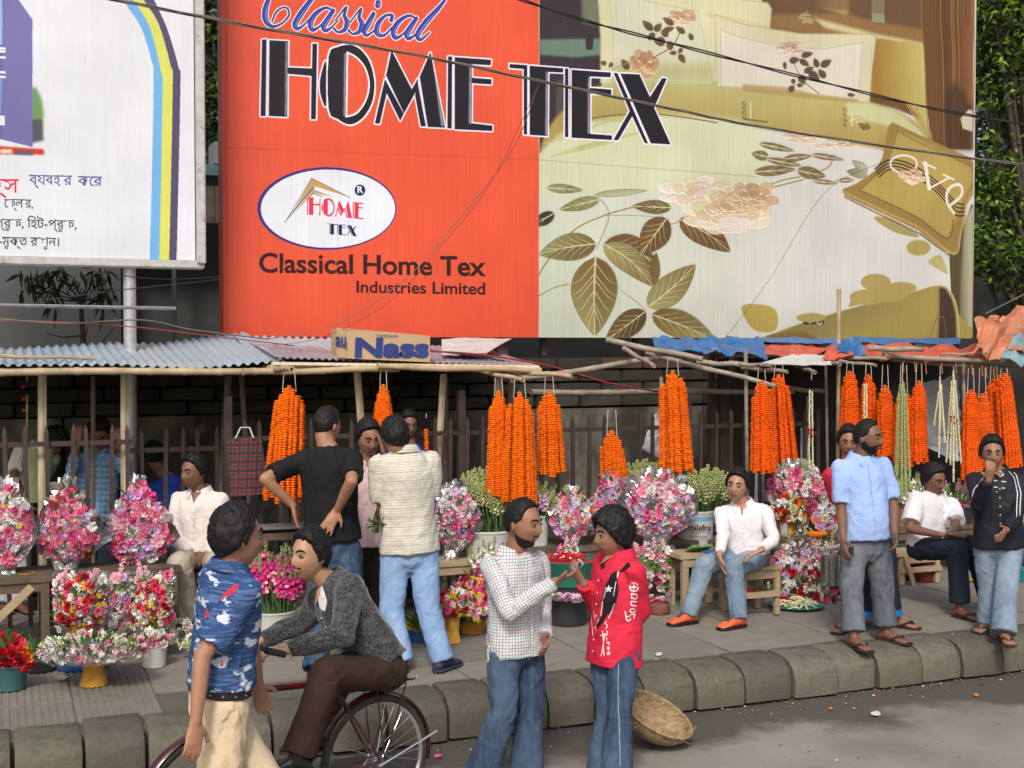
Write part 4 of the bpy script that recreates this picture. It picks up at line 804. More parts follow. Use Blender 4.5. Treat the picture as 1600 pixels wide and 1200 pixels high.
text(cbx, 'Nass', Q(554, 557), Q(670, 557), 30 * mpp(q0_), mcblue, bold=.045, shear=.03, off=.003); text(cbx, 'au', ony(524, 540, 2.92), ony(541, 541, 2.92), 22 * mpp(q0_), mcblue, bold=.03, off=.002); text(cbx, 'CHAMPIONSHIP', Q(588, 526.5), Q(622, 527.5), 4.5 * mpp(q0_), mcblue, off=.003)
# ================================================================ people
def cloth(name, base, rough=.85, pat=None, var=.1, bump=.5, sheen=.0):
    """woven cloth; pat(t, L, uv, col) -> colour socket, drawn in the garment's own coordinates 'cuv' (metres round, metres along)"""
    if name in MATS: return MATS[name]
    m, t, p = nmat(name); L = t.links.new
    at = N(t, 'Attribute'); at.attribute_name = 'cuv'; uv = at.outputs['Vector']
    tc = N(t, 'TexCoord'); nz = N(t, 'TexNoise'); nz.inputs['Scale'].default_value = 7; nz.inputs['Detail'].default_value = 6; L(tc.outputs['Object'], nz.inputs[0])
    q = N(t, 'MapRange'); q.inputs[1].default_value = .3; q.inputs[2].default_value = .7; q.inputs[3].default_value = 1 - var; q.inputs[4].default_value = 1 + var; L(nz.outputs[0], q.inputs[0])
    rgb = N(t, 'RGB'); rgb.outputs[0].default_value = (*base, 1); col = rgb.outputs[0]
    if pat: col = pat(t, L, uv, col, tc.outputs['Object'])
    vm = N(t, 'VectorMath', operation='SCALE'); L(col, vm.inputs[0]); L(q.outputs[0], vm.inputs['Scale']); L(vm.outputs[0], p.inputs['Base Color'])
    p.inputs['Roughness'].default_value = rough; p.inputs['Specular IOR Level'].default_value = .2; p.inputs['Sheen Weight'].default_value = sheen
    n2 = N(t, 'TexNoise'); n2.inputs['Scale'].default_value = 7; n2.inputs['Detail'].default_value = 4; n2.inputs['Distortion'].default_value = 1.6; L(tc.outputs['Object'], n2.inputs[0])
    bp = N(t, 'Bump'); bp.inputs['Strength'].default_value = bump; bp.inputs['Distance'].default_value = .03; L(n2.outputs[0], bp.inputs['Height']); L(bp.outputs[0], p.inputs['Normal'])
    return m
def lines(t, L, src, axis, period, width, off=0.):
    sx = N(t, 'SeparateXYZ'); L(src, sx.inputs[0]); a = N(t, 'Math', operation='ADD'); L(sx.outputs[axis], a.inputs[0]); a.inputs[1].default_value = off + 50 * period
    m = N(t, 'Math', operation='MODULO'); L(a.outputs[0], m.inputs[0]); m.inputs[1].default_value = period
    l = N(t, 'Math', operation='LESS_THAN'); L(m.outputs[0], l.inputs[0]); l.inputs[1].default_value = width; return l.outputs[0]
def mixc(t, L, fac, a, colr, k=1.0):
    mx = N(t, 'MixRGB'); mx.inputs[2].default_value = (*colr, 1); L(a, mx.inputs[1])
    if k != 1.0: mu = N(t, 'Math', operation='MULTIPLY'); L(fac, mu.inputs[0]); mu.inputs[1].default_value = k; fac = mu.outputs[0]
    L(fac, mx.inputs[0]); return mx.outputs[0]
def pat_plaid(c1, c2, per=.026, w=.004, k=.8, c3=None):
    def f(t, L, uv, col, ob):
        for ax in (0, 1): col = mixc(t, L, lines(t, L, uv, ax, per, w), col, c1, k); col = mixc(t, L, lines(t, L, uv, ax, per, w, per / 2), col, c2, k)
        if c3:
            for ax in (0, 1): col = mixc(t, L, lines(t, L, uv, ax, per * 2, per * .9), col, c3, .4)
        return col
    return f
def pat_stripe(c1, axis=1, per=.02, w=.004, k=.7, c2=None, per2=.1, w2=.01):
    def f(t, L, uv, col, ob):
        col = mixc(t, L, lines(t, L, uv, axis, per, w), col, c1, k)
        if c2: col = mixc(t, L, lines(t, L, uv, axis, per2, w2), col, c2, k)
        return col
    return f
def blobs(t, L, ob, scale, lo, hi, stretch=(1, 1, 1), loc=(0, 0, 0), vor=False):
    mp = N(t, 'Mapping'); mp.inputs['Scale'].default_value = stretch; mp.inputs['Location'].default_value = loc; L(ob, mp.inputs[0])
    n = N(t, 'TexVoronoi' if vor else 'TexNoise'); n.inputs['Scale'].default_value = scale; L(mp.outputs[0], n.inputs[0])
    if not vor: n.inputs['Detail'].default_value = 3
    q = N(t, 'MapRange'); q.inputs[1].default_value = lo; q.inputs[2].default_value = hi; L(n.outputs[0], q.inputs[0]); return q.outputs[0]
def pat_print(t, L, uv, col, ob):        # blue shirt printed with white beach scenes and small red patches
    col = mixc(t, L, blobs(t, L, ob, 30, .5, .62, (.35, .35, 3)), col, (.16, .25, .45), .5)
    col = mixc(t, L, blobs(t, L, ob, 8.5, .565, .60, (1, 1, 2.0)), col, (.62, .68, .78), .9)
    col = mixc(t, L, blobs(t, L, ob, 16, .60, .63, (1, 1, 1.4), (4, 2, 1)), col, (.03, .07, .2), .8)
    col = mixc(t, L, blobs(t, L, ob, 8, .655, .67, (1, 1, 1), (9, 5, 3)), col, (.6, .03, .05), 1)
    return col
def pat_denim(light):
    def f(t, L, uv, col, ob):
        col = mixc(t, L, blobs(t, L, ob, 2.6, .4, .72, (1, 1, .5)), col, light, .8); col = mixc(t, L, blobs(t, L, ob, 34, .45, .62, (1, 1, .25)), col, light, .3)
        return col
    return f
def pat_chenille(t, L, uv, col, ob):
    col = mixc(t, L, blobs(t, L, ob, 75, .48, .62, (1, 1, 2)), col, (.12, .125, .135), .7); return mixc(t, L, blobs(t, L, ob, 13, .5, .66, (1, 1, 2)), col, (.10, .105, .115), .5)
mskin = {k: mat('skin_' + k, c_, .48, 0, .13, 16, .12, 150, sss=.15, spec=.4) for k, c_ in (('warm', (.36, .185, .115)), ('tan', (.42, .235, .15)), ('brown', (.29, .148, .092)), ('deep', (.19, .095, .06)))}
mlip = mat('lips', (.30, .11, .085), .45); mlipd = mat('lips_dark', (.18, .07, .055), .45); mteeth = mat('teeth', (.75, .72, .65), .3); meye = mat('eye_white', (.3, .27, .25), .3); mpup = mat('eye_dark', (.01, .007, .005), .15)
def hairmat():
    m, t, p = nmat('black_hair'); L = t.links.new; p.inputs['Base Color'].default_value = (.008, .007, .0075, 1); p.inputs['Roughness'].default_value = .6; p.inputs['Specular IOR Level'].default_value = .3
    tc = N(t, 'TexCoord'); mp = N(t, 'Mapping'); mp.inputs['Scale'].default_value = (1, 1, .3); L(tc.outputs['Object'], mp.inputs[0]); n = N(t, 'TexNoise'); n.inputs['Scale'].default_value = 90; n.inputs['Detail'].default_value = 3; n.inputs['Distortion'].default_value = .3; L(mp.outputs[0], n.inputs[0])
    b = N(t, 'Bump'); b.inputs['Strength'].default_value = .45; b.inputs['Distance'].default_value = .01; L(n.outputs[0], b.inputs['Height']); L(b.outputs[0], p.inputs['Normal']); return m
mhair = hairmat()
def headpos(dx, dy, dz):
    """point of the head surface in direction (dx right, dy forward, dz up); metres, centre between the ears"""
    x, y, z = .073 * dx, .095 * dy, .116 * dz
    if dz < 0:
        t = -dz; x *= 1 - .30 * t ** 1.6; 
        if dy < 0: y *= 1 - .42 * t; 
        else: y *= 1 - .05 * t; y += .004 * t
    else: x *= 1 - .05 * dz; y -= .004 * dz
    if dy > 0:
        g = lambda cx, cz, sx, sz, a: a * math.exp(-((x - cx) / sx) ** 2 - ((z - cz) / sz) ** 2)
        ax = abs(x)
        y += g(0, -.026, .011, .017, .018) + g(0, -.005, .008, .02, .011) + g(0, -.034, .02, .008, .006)
        y += -.011 * math.exp(-((ax - .031) / .016) ** 2 - ((z - .004) / .012) ** 2) + .004 * math.exp(-((z - .027) / .010) ** 2 - (ax / .05) ** 2)
        y += .004 * math.exp(-((ax - .042) / .018) ** 2 - ((z + .022) / .018) ** 2) + g(0, -.060, .024, .014, .006) + g(0, -.098, .022, .014, .007) - g(0, -.079, .02, .006, .003)
        y -= .012 * max(0, (ax - .05) / .03) * (1 if z < .03 else 0)
    return V((x, y, z))
def dirs(n=44, m=34):
    out = [(0, 0, 1)]
    for j in range(1, m):
        th = math.pi * j / m
        for i in range(n): ph = 2 * math.pi * i / n; out.append((math.sin(th) * math.sin(ph), math.sin(th) * math.cos(ph), math.cos(th)))
    out.append((0, 0, -1)); fs = []; Lx = len(out) - 1
    for i in range(n): fs.append((0, 1 + (i + 1) % n, 1 + i)); e_ = 1 + (m - 2) * n; fs.append((Lx, e_ + i, e_ + (i + 1) % n))
    for j in range(m - 2):
        for i in range(n): a = 1 + j * n + i; b = 1 + j * n + (i + 1) % n; fs.append((a, b, b + n, a + n))
    return out, fs
DIRS, DF = dirs(); DIRH, DFH = dirs(76, 60)
def interp(x, pts):
    for (x0, y0), (x1, y1) in zip(pts, pts[1:]):
        if x <= x1: return y0 + (y1 - y0) * max(0, (x - x0) / (x1 - x0))
    return pts[-1][1]
def hair_bm(style, seed):
    b_ = MB(); vs = []
    line = {'short': [(0, 44), (35, 40), (58, 30), (70, 8), (80, -12), (92, -6), (104, -20), (140, -34), (180, -40)], 'long': [(0, 34), (30, 26), (50, 16), (68, -10), (84, -24), (100, -24), (120, -38), (180, -50)], 'crop': [(0, 50), (40, 46), (60, 34), (72, 10), (84, 0), (100, -14), (140, -26), (180, -30)]}[style]
    T = {'short': .017, 'long': .026, 'crop': .009}[style]
    for d in DIRH:
        az = abs(math.degrees(math.atan2(d[0], d[1]))); el = math.degrees(math.asin(max(-1, min(1, d[2])))); ln = interp(az, line) + 3.5 * noise.noise(V((d[0] * 6 + seed, d[1] * 6, 0)))
        k = (el - ln) / 9; k = max(-1, min(1, k)); p = headpos(*d)
        n_ = noise.noise(V((d[0] * 7 + seed, d[1] * 7, d[2] * 4))) * .4 + noise.noise(V((d[0] * 17 + seed, d[1] * 17, d[2] * 6))) * .14
        t = (T * (1 + .55 * max(0, d[2]) + n_) if k > 0 else 0) * min(1, k * 1.6) + (-.007 if k <= 0 else -.007 * (1 - min(1, k * 3)))
        if k > 0 and style == 'long' and az < 70: t += .006 * max(0, 1 - abs(el - ln - 8) / 20)
        vs.append(p + V(d) * t)
    return b_.add(vs, DFH)
def beard_bm(kind, seed):
    b_ = MB(); vs = []
    for d in DIRH:
        p = headpos(*d); az = abs(math.degrees(math.atan2(d[0], d[1]))); z = p.z; k = -1
        if kind == 'full': lo = -.03 - .0 * az; k = 1 if (az < 100 and z < interp(az, [(0, -.072), (22, -.068), (34, -.046), (60, -.048), (80, -.01), (100, .02)]) and z > -.135) else -1; mo = az < 30 and -.056 < z < -.041; k = max(k, 1 if mo else -1)
        elif kind == 'jaw': k = 1 if (az < 96 and z < interp(az, [(0, -.078), (18, -.08), (40, -.072), (70, -.06), (96, -.03)])) else -1; k = max(k, 1 if (az < 26 and -.053 < z < -.042) else -1)
        elif kind == 'mous': k = 1 if (az < 26 and -.054 < z < -.043) else -1
        vs.append(p + V(d) * (((.008 if kind == 'jaw' and z < -.09 else .0028) + .0015 * noise.noise(V(d) * 9)) if k > 0 else -.006))
    return b_.add(vs, DFH)
def remeshed(mb, voxel, smooth=2, name='m', dec=1.):
    me = bpy.data.meshes.new(name); me.from_pydata(mb.v, [], mb.f); o = bpy.data.objects.new(name, me); COL.objects.link(o)
    r = o.modifiers.new('r', 'REMESH'); r.mode = 'VOXEL'; r.voxel_size = voxel; r.use_smooth_shade = True
    s_ = o.modifiers.new('s', 'SMOOTH'); s_.iterations = smooth; s_.factor = .5
    if dec < 1: dm = o.modifiers.new('d', 'DECIMATE'); dm.ratio = dec
    bpy.context.view_layer.update(); m2 = bpy.data.meshes.new_from_object(o.evaluated_get(bpy.context.evaluated_depsgraph_get())); m2.name = name
    bpy.data.objects.remove(o); bpy.data.meshes.remove(me); m2.materials.clear(); return m2
def co_of(me): a = np.zeros(len(me.vertices) * 3); me.vertices.foreach_get('co', a); return a.reshape(-1, 3)
def garment(mb, bones, voxel, m, name, parent, amp=.005, smooth=3, seed=0, freq=1.):
    """bones: (p0, p1, side, r, v0): fold direction and cloth coordinates follow the nearest bone"""
    me = remeshed(mb, voxel, smooth, name); P = co_of(me); n = len(P); best = np.full(n, 1e9); U = np.zeros(n); W = np.zeros(n); K = np.zeros(n); E_ = np.zeros(n)
    for k, (p0, p1, sd_, r, v0) in enumerate(bones):
        p0, p1, sd_ = np.array(p0), np.array(p1), np.array(sd_); d = p1 - p0; L_ = np.linalg.norm(d); d = d / L_; sd_ = sd_ - d * (sd_ @ d); sd_ /= np.linalg.norm(sd_); f = np.cross(d, sd_)
        q = P - p0; t = q @ d; tc = np.clip(t, 0, L_); dist = np.linalg.norm(q - tc[:, None] * d, axis=1) / r; u = np.arctan2(q @ f, q @ sd_) * r; m_ = dist < best
        best[m_] = dist[m_]; U[m_] = u[m_]; W[m_] = (t + v0)[m_]; K[m_] = k; E_[m_] = np.minimum(tc, L_ - tc)[m_] / L_
    ph = seed * 1.7 + K * 2.1; a1 = np.sin(W * 29 * freq + 2.6 * np.sin(U * 17 + ph) + ph) * (.35 + .9 * np.exp(-E_ * 7)); a2 = np.sin(W * 15 * freq + U * 14 + 1.5 * np.sin(U * 31 - W * 9) + ph * 2); a3 = np.sin(U * 27 + 1.3 * np.sin(W * 12 + ph))
    r1 = 1 - np.abs(a1) * 2; dsp = 1.45 * amp * (.55 * (1 - 2 * np.abs(a1) ** .7) * (.5 + E_ * 0) + .5 * a2 * (.6 + .4 * np.sin(W * 7 + U * 5)) + .3 * a3)
    nr = np.zeros(n * 3); me.vertices.foreach_get('normal', nr); nr = nr.reshape(-1, 3); P2 = P + nr * dsp[:, None]; me.vertices.foreach_set('co', P2.ravel())
    at = me.attributes.new('cuv', 'FLOAT_VECTOR', 'POINT'); at.data.foreach_set('vector', np.stack([U, W, K], 1).ravel().astype(np.float32)); me.materials.append(m); me.update()
    return link(name, me, parent)
def cuv(o):
    me = o.data; P = co_of(me); at = me.attributes.new('cuv', 'FLOAT_VECTOR', 'POINT'); at.data.foreach_set('vector', np.stack([P[:, 0] * .93 - P[:, 1] * .37 + .0121, P[:, 2] + .0123, P[:, 2] * 0], 1).ravel().astype(np.float32)); return o
def limbpt(prev, px, py, L_, sg):
    v = ray(px, py); a = v.dot(v); o = CAM - prev; b = 2 * o.dot(v); c_ = o.dot(o) - L_ * L_; D = b * b - 4 * a * c_
    if D < 0: return CAM + v * (-b / (2 * a))
    return CAM + v * ((-b + sg * math.sqrt(D)) / (2 * a))
def hand_mb(mb, wr, direc, palmn, curl, s=1., spread=.14, thumb=1, curls=None):
    """wrist point, pointing direction, palm normal; returns fingertips centre"""
    d = V(direc).normalized(); n = V(palmn); n = (n - d * n.dot(d)).normalized(); sd = d.cross(n) * thumb
    p0 = V(wr); mb.loft([(p0 - d * .02 * s, sd * .026 * s, n * .019 * s), (p0 + d * .02 * s, sd * .032 * s, n * .015 * s), (p0 + d * .06 * s, sd * .041 * s, n * .015 * s), (p0 + d * .088 * s, sd * .040 * s, n * .012 * s), (p0 + d * .096 * s, sd * .036 * s, n * .008 * s)], 12)
    for i, (o_, L_) in enumerate(((.030, .070), (.010, .078), (-.011, .072), (-.030, .056))):
        c_ = (curls[i] if curls else curl); a = p0 + d * .088 * s + sd * o_ * s; dd = (d + sd * (o_ * spread * 30)).normalized(); ang = c_ * .55
        for k, f in enumerate((.46, .31, .25)):
            ax = dd.cross(n).normalized(); q_ = Matrix.Rotation(-ang if True else ang, 3, ax); dd2 = (q_ @ dd).normalized()
            if dd2.dot(n) < dd.dot(n) - 1e-6: dd2 = (Matrix.Rotation(ang, 3, ax) @ dd).normalized()
            n2 = (n - dd2 * n.dot(dd2)); n = n
            b = a + dd2 * L_ * s * f; mb.cone(a, b, (.0098 - .0009 * k) * s, (.0092 - .0010 * k) * s, 8); mb.ball(b, (.0092 - .0010 * k) * s, 8); mb.ball(a, (.0098 - .0009 * k) * s, 8); a = b; dd = dd2; ang = c_ * .75
            
    a = p0 + d * .022 * s + sd * .026 * s; dd = (d * .62 + sd * .72 + n * (.1 + .35 * curl)).normalized(); b = a + dd * .042 * s; mb.cone(a, b, .0135 * s, .011 * s, 8); mb.ball(b, .011 * s, 8)
    dd = (dd + d * .6 - sd * .15 + n * .35 * curl).normalized(); e_ = b + dd * .032 * s; mb.cone(b, e_, .0108 * s, .009 * s, 8); mb.ball(e_, .009 * s, 8)
def foot_mb(mb, an, fd, s=1., skin=True, w=1.):
    fd = V((fd.x, fd.y, 0)).normalized(); sd = fd.cross(V((0, 0, 1))); a = V(an)
    fl = a.z - .082 * s; F_ = lambda f, z: V((a.x, a.y, fl)) + fd * f * s + V((0, 0, z * s))
    mb.loft([(F_(-.065, .03), sd * .018, V((0, 0, .02))), (F_(-.05, .032), sd * .030 * s * w, V((0, 0, .031)) * s), (F_(0, .045), sd * .033 * s * w, V((0, 0, .044)) * s), (F_(.06, .034), sd * .037 * s * w, V((0, 0, .033)) * s), (F_(.12, .022), sd * .045 * s * w, V((0, 0, .021)) * s), (F_(.165, .015), sd * .041 * s * w, V((0, 0, .014)) * s), (F_(.185, .012), sd * .026 * s * w, V((0, 0, .010)) * s)], 12)
    if skin:
        for i in range(5): o_ = (-.032 + .016 * i) * s; mb.ball(F_(.18 - .004 * i * i * .5, .012) + sd * o_, (.0095 * s, .0095 * s, .009 * s), 6)
    return fl
BODY = {}
def person(label, d, neck, pelvis, head, RA, LA, RL, LL, yaw=0, s=1., skin='brown', hair='short', beard=None, top=None, bottom=None, shoes=None, floor=PZ, voxel=.008, group=None, syaw=None, hands=(None, None), belly=0., smile=False, hs=1.13, feet_yaw=(None, None), width=1.0):
    """anatomical R/L; positions are photo positions, bone lengths fix the depth. head=(px,py,off,yaw,pitch,roll)"""
    psi = R(yaw); sp = R(syaw if syaw is not None else yaw)
    side = lambda a: (RT * math.cos(a) + FWL * math.sin(a)); frt = lambda a: (-FWL * math.cos(a) + RT * math.sin(a))
    PV = atd(pelvis[0], pelvis[1], d + (pelvis[2] if len(pelvis) > 2 else 0)); NK = atd(neck[0], neck[1], d + (neck[2] if len(neck) > 2 else 0)); sdP, sdN = side(psi), side(sp); fP, fN = frt(psi), frt(sp)
    axis = (NK - PV).normalized(); sdN = (sdN - axis * sdN.dot(axis)).normalized(); fN = sdN.cross(axis) * (1 if sdN.cross(axis).dot(fN) > 0 else -1); sdP2 = (sdP - axis * sdP.dot(axis)).normalized(); fP2 = sdP2.cross(axis) * (1 if sdP2.cross(axis).dot(fP) > 0 else -1)
    root = thing('person', label, 'person', V((PV.x, PV.y, floor)), group)
    J = {}
    for k, sg, arm in (('R', -1, RA), ('L', 1, LA)):
        sh = NK + sdN * sg * .168 * s * width - axis * .070 * s; el = limbpt(sh, arm[0][0], arm[0][1], .285 * s, arm[0][2]); wr = limbpt(el, arm[1][0], arm[1][1], .25 * s, arm[1][2]); J['sh' + k], J['el' + k], J['wr' + k] = sh, el, wr
    for k, sg, leg in (('R', -1, RL), ('L', 1, LL)):
        hp = PV + sdP * sg * .088 * s - axis * .02 * s; J['hp' + k] = hp
        if len(leg[1]) > 2 and leg[1][2] == 'z': an = onz(leg[1][0], leg[1][1], floor + .085 * s); kn = V((0, 0, 0)); dk_ = (dep(hp) + dep(an)) / 2 + (leg[0][2] if len(leg[0]) > 2 else -.04); kn = atd(leg[0][0], leg[0][1], dk_)
        elif leg[1][2] == 'q': kn = limbpt(hp, leg[0][0], leg[0][1], .42 * s, leg[0][2]); an = onz(leg[1][0], leg[1][1], floor + .085 * s)
        else: kn = limbpt(hp, leg[0][0], leg[0][1], .42 * s, leg[0][2]); an = limbpt(kn, leg[1][0], leg[1][1], .41 * s, leg[1][2])
        J['kn' + k], J['an' + k] = kn, an
    def tor(t): 
        c_ = PV.lerp(NK, t); sd_ = sdP2.lerp(sdN, max(0, min(1, t))).normalized(); f_ = fP2.lerp(fN, max(0, min(1, t))).normalized(); return c_, sd_, f_
    def torso(mb, prof, ex=0, n=28):
        rg = []
        for t, hw, hd, *o_ in prof:
            c_, sd_, f_ = tor(t); c_ = c_ + f_ * ((o_[0] if o_ else 0) + belly * max(0, 1 - abs(t - .3) / .3) * .5) * s; rg.append((c_, sd_ * (hw + ex) * s * width, f_ * (hd + ex + belly * .5 * max(0, 1 - abs(t - .3) / .3)) * s))
        mb.loft(rg, n)
    bprof = [(-.16, .10, .08), (-.05, .15, .105), (.08, .155, .108), (.3, .132, .095), (.55, .15, .108, .005), (.8, .165, .10), (.92, .15, .08, -.005), (1.0, .085, .06, -.01), (1.04, .06, .055, -.01)]
    # ---- body: one continuous surface
    b = MB(); torso(b, bprof, -.012); HC = atd(head[0], head[1], d + head[2])
    ya, pi_, ro = R(head[3]), R(head[4]), R(head[5]) if len(head) > 5 else 0
    hf, hsd = frt(ya), side(ya); up = V((0, 0, 1)); M3 = Matrix((-hsd, hf, up)).transposed()   # x = person's right, y = forward
    M3 = M3 @ Matrix.Rotation(-pi_, 3, 'X') @ Matrix.Rotation(ro, 3, 'Y'); hsz = hs * s; M = (M3 * hsz).to_4x4(); M.translation = HC
    b.add([M @ headpos(*q_) for q_ in DIRS], DF)
    for sg in (-1, 1): b.ball(M @ V((sg * .076, -.010, -.006)), (.011, .018, .031), 10, M3 @ Matrix.Rotation(R(-sg * 18), 3, 'Z'))
    nb = M @ V((0, -.022, -.06)); b.cone(NK - axis * .03 * s, nb, .062 * s, .054 * s, 16); b.ball(nb, .054 * s, 12); b.loft([(NK - axis * .05 * s, sdN * .13 * s, fN * .07 * s), (NK + axis * .0, sdN * .075 * s, fN * .055 * s), (NK + axis * .03, sdN * .055 * s, fN * .052 * s)], 16)
    for k, sg, hopt in (('R', -1, hands[0]), ('L', 1, hands[1])):
        sh, el, wr = J['sh' + k], J['el' + k], J['wr' + k]; b.ball(sh, .052 * s, 12); b.cone(sh, el, .048 * s, .037 * s, 14); b.ball(el, .037 * s, 12)
        mid = el.lerp(wr, .3); b.cone(el, mid, .037 * s, .038 * s, 12); b.cone(mid, wr, .038 * s, .024 * s, 12); b.ball(wr, .024 * s, 10)
        ho = hopt or {}; dr = (wr - el).normalized(); 
        if 'to' in ho: dr = (atd(ho['to'][0], ho['to'][1], dep(wr) + ho.get('td', 0)) - wr).normalized()
        pn = -sdN * sg if 'pn' not in ho else (RT * ho['pn'][0] + FWL * ho['pn'][1] + V((0, 0, ho['pn'][2])))
        hand_mb(b, wr, dr, pn, ho.get('curl', .5), s * 1.0, ho.get('spread', .05), ho.get('thumb', -sg), ho.get('curls'))
    for k, sg in (('R', -1), ('L', 1)):
        hp, kn, an = J['hp' + k], J['kn' + k], J['an' + k]; b.ball(hp, .085 * s, 12); b.cone(hp, kn, .082 * s, .05 * s, 14); b.ball(kn, .05 * s, 10); mid = kn.lerp(an, .3); b.cone(kn, mid, .05 * s, .052 * s, 12); b.cone(mid, an, .052 * s, .034 * s, 12); b.ball(an, .036 * s, 10)
        fy = feet_yaw[0 if k == 'R' else 1]; fd = frt(R(fy)) if fy is not None else frt(psi); J['fd' + k] = fd
        if not (shoes and shoes[0] == 'shoe'): foot_mb(b, an, fd, s); b.cone(an, an - V((0, 0, .04)) + fd * .0, .036 * s, .036 * s, 10)
    me = remeshed(b, voxel, 2, 'body', .35); me.materials.append(mskin[skin]); body = link('body', me, root)
    # ---- face
    E = MB()
    for sg in (-1, 1): E.ball(M @ V((sg * .031, .0805, .004)), (.0122 * hsz, .0088 * hsz, .005 * hsz), 10, M3)
    E.build('eye_white', meye, body); E = MB()
    for sg in (-1, 1): E.ball(M @ V((sg * .031, .0868, .004)), (.0068 * hsz, .0042 * hsz, .0055 * hsz), 8, M3)
    E.build('iris', mpup, body); E = MB()
    for sg in (-1, 1):
        pts = [M @ (headpos(*V((math.sin(R(a)) * math.cos(R(e)), math.cos(R(a)) * math.cos(R(e)), math.sin(R(e))))) + V((0, .0022, 0))) for a, e in ((sg * 9, 12.5), (sg * 20, 16.5), (sg * 32, 16), (sg * 42, 12))]; E.tube(pts, [.0035 * hsz, .0052 * hsz, .0045 * hsz, .002 * hsz], 6)
        pts = [M @ V((sg * x_, y_, z_)) for x_, y_, z_ in ((.019, .085, .005), (.026, .0885, .0105), (.036, .0865, .0105), (.044, .079, .005))]; E.tube(pts, [.0016 * hsz] * 4, 5)
    E.build('eyebrow', mhair, body)
    E = MB(); wl_ = .029 if smile else .024
    fp = lambda x_, z_, o_: (lambda q_: M @ V((x_, q_.y + o_, z_)))(min((headpos(*dd) for dd in DIRS if dd[1] > .5), key=lambda q_: (q_.x - x_) ** 2 + (q_.z - z_) ** 2))
    for z_, r_ in ((-.0545, .0042), (-.066, .0052)):
        up_ = .006 if smile else .001
        E.tube([fp(-wl_, -.060 + up_, -.001), fp(-wl_ * .5, z_ + (z_ + .06) * .1, .0012), fp(0, z_, .0025), fp(wl_ * .5, z_ + (z_ + .06) * .1, .0012), fp(wl_, -.060 + up_, -.001)], [.0015 * hsz, r_ * hsz, r_ * 1.05 * hsz, r_ * hsz, .0015 * hsz], 6)
    E.build('lips', mlipd if skin in ('deep', 'brown') else mlip, body)
    if smile: E = MB(); E.tube([fp(-.019, -.058, -.0015), fp(0, -.0605, .0008), fp(.019, -.058, -.0015)], [.0025, .0046, .0025], 6); E.build('teeth', mteeth, body)
    if hair: hb_ = hair_bm(hair, hash(label) % 97 if False else len(label) * 1.3); hb_.v = [tuple(M @ V(q_)) for q_ in hb_.v]; hb_.build('hair', mhair, body)
    if beard: q2 = beard_bm(beard, 1); q2.v = [tuple(M @ V(q_)) for q_ in q2.v]; q2.build('beard' if beard != 'mous' else 'moustache', mhair, body)
    gv = voxel * 1.4
    # ---- trousers
    if bottom:
        fl_ = bottom.get('flare', .085) * s; kr = bottom.get('knee', .074) * s; tr = MB(); torso(tr, [(-.20, .09, .08), (-.1, .162, .118), (0, .168, .122), (.1, .162, .118), (bottom.get('waist', .2), .15, .108)]); bones = [(PV - axis * .1, PV + axis * .2, sdP, .17, 0)]
        for k in 'RL':
            hp, kn, an = J['hp' + k], J['kn' + k], J['an' + k]; tr.ball(hp, .1 * s, 14); tr.cone(hp, kn, .098 * s, kr, 18); tr.ball(kn, kr, 14); dn = (an - kn).normalized()
            en = kn + dn * ((an - kn).length * bottom.get('len', 1.0) + bottom.get('over', .03)); tr.cone(kn, kn.lerp(en, .45), kr, max(kr * .9, fl_ * .85), 16); tr.cone(kn.lerp(en, .45), en, max(kr * .9, fl_ * .85), fl_, 18)
            bones += [(hp, kn, sdP, .09, 0), (kn, en, sdP, .08, .42)]
        t_ = garment(tr, bones, gv, bottom['m'], bottom.get('name', 'trousers'), root, bottom.get('amp', .005), 3, len(label))
        if bottom.get('belt'):
            bl_ = MB(); cW = bottom['belt'][0]; rg = []
            for dt in (-.018, .018): c_, sd_, f_ = tor(cW); c_ = c_ + axis * dt; rg.append((c_, sd_ * .172 * s * width, f_ * .130 * s))
            bl_.loft(rg, 36); bl_.build('belt', bottom['belt'][1], root); c_, sd_, f_ = tor(cW); 
            for a_ in (.0, .8, 1.6, 2.4, 3.2, 4.0, 4.8, 5.6): q_ = c_ + sd_ * .163 * s * width * math.cos(a_) + f_ * .121 * s * math.sin(a_); MB().box(q_, (.006, .006, .026)).build('belt_loop', bottom['m'], root)
    # ---- top
    if top:
        hem = top.get('hem', -.02); lo = top.get('loose', .014); sl = top.get('sleeve', 'short'); tp = MB(); w0 = top.get('hemw', .176)
        torso(tp, [(hem, w0, .135), (hem + .12, w0 - .006, .13), (.33, .155, .118), (.55, .158, .118, .005), (.78, .172, .112), (.9, .160, .092, -.004), (.965, .112, .075, -.008), (1.02, .058, .054, -.01)], lo)
        bones = [(PV, NK, sdN, .16, 0)]
        for k, sg in (('R', -1), ('L', 1)):
            sh, el, wr = J['sh' + k], J['el' + k], J['wr' + k]; rs_ = top.get('sr', .064) * s; tp.ball(sh, rs_, 14); tp.cone(NK - axis * .03 * s + sdN * sg * .05, sh - axis * .008, .046 * s, rs_ * .95, 14)
            if sl == 'short': en = sh.lerp(el, .82); tp.cone(sh, en, rs_, top.get('cuff', .066) * s, 16); bones.append((sh, en, axis, .07, .1))
            elif sl == 'full':
                er = top.get('elr', .052) * s; tp.cone(sh, el, rs_, er, 16); tp.ball(el, er, 12); en = el.lerp(wr, top.get('slen', .96)); tp.cone(el, en, er, top.get('cuff', .040) * s, 16); bones += [(sh, el, axis, .06, .1), (el, en, axis, .05, .4)]
        g_ = garment(tp, bones, gv, top['m'], top.get('name', 'shirt'), root, top.get('amp', .006), 3, len(label) + 3)
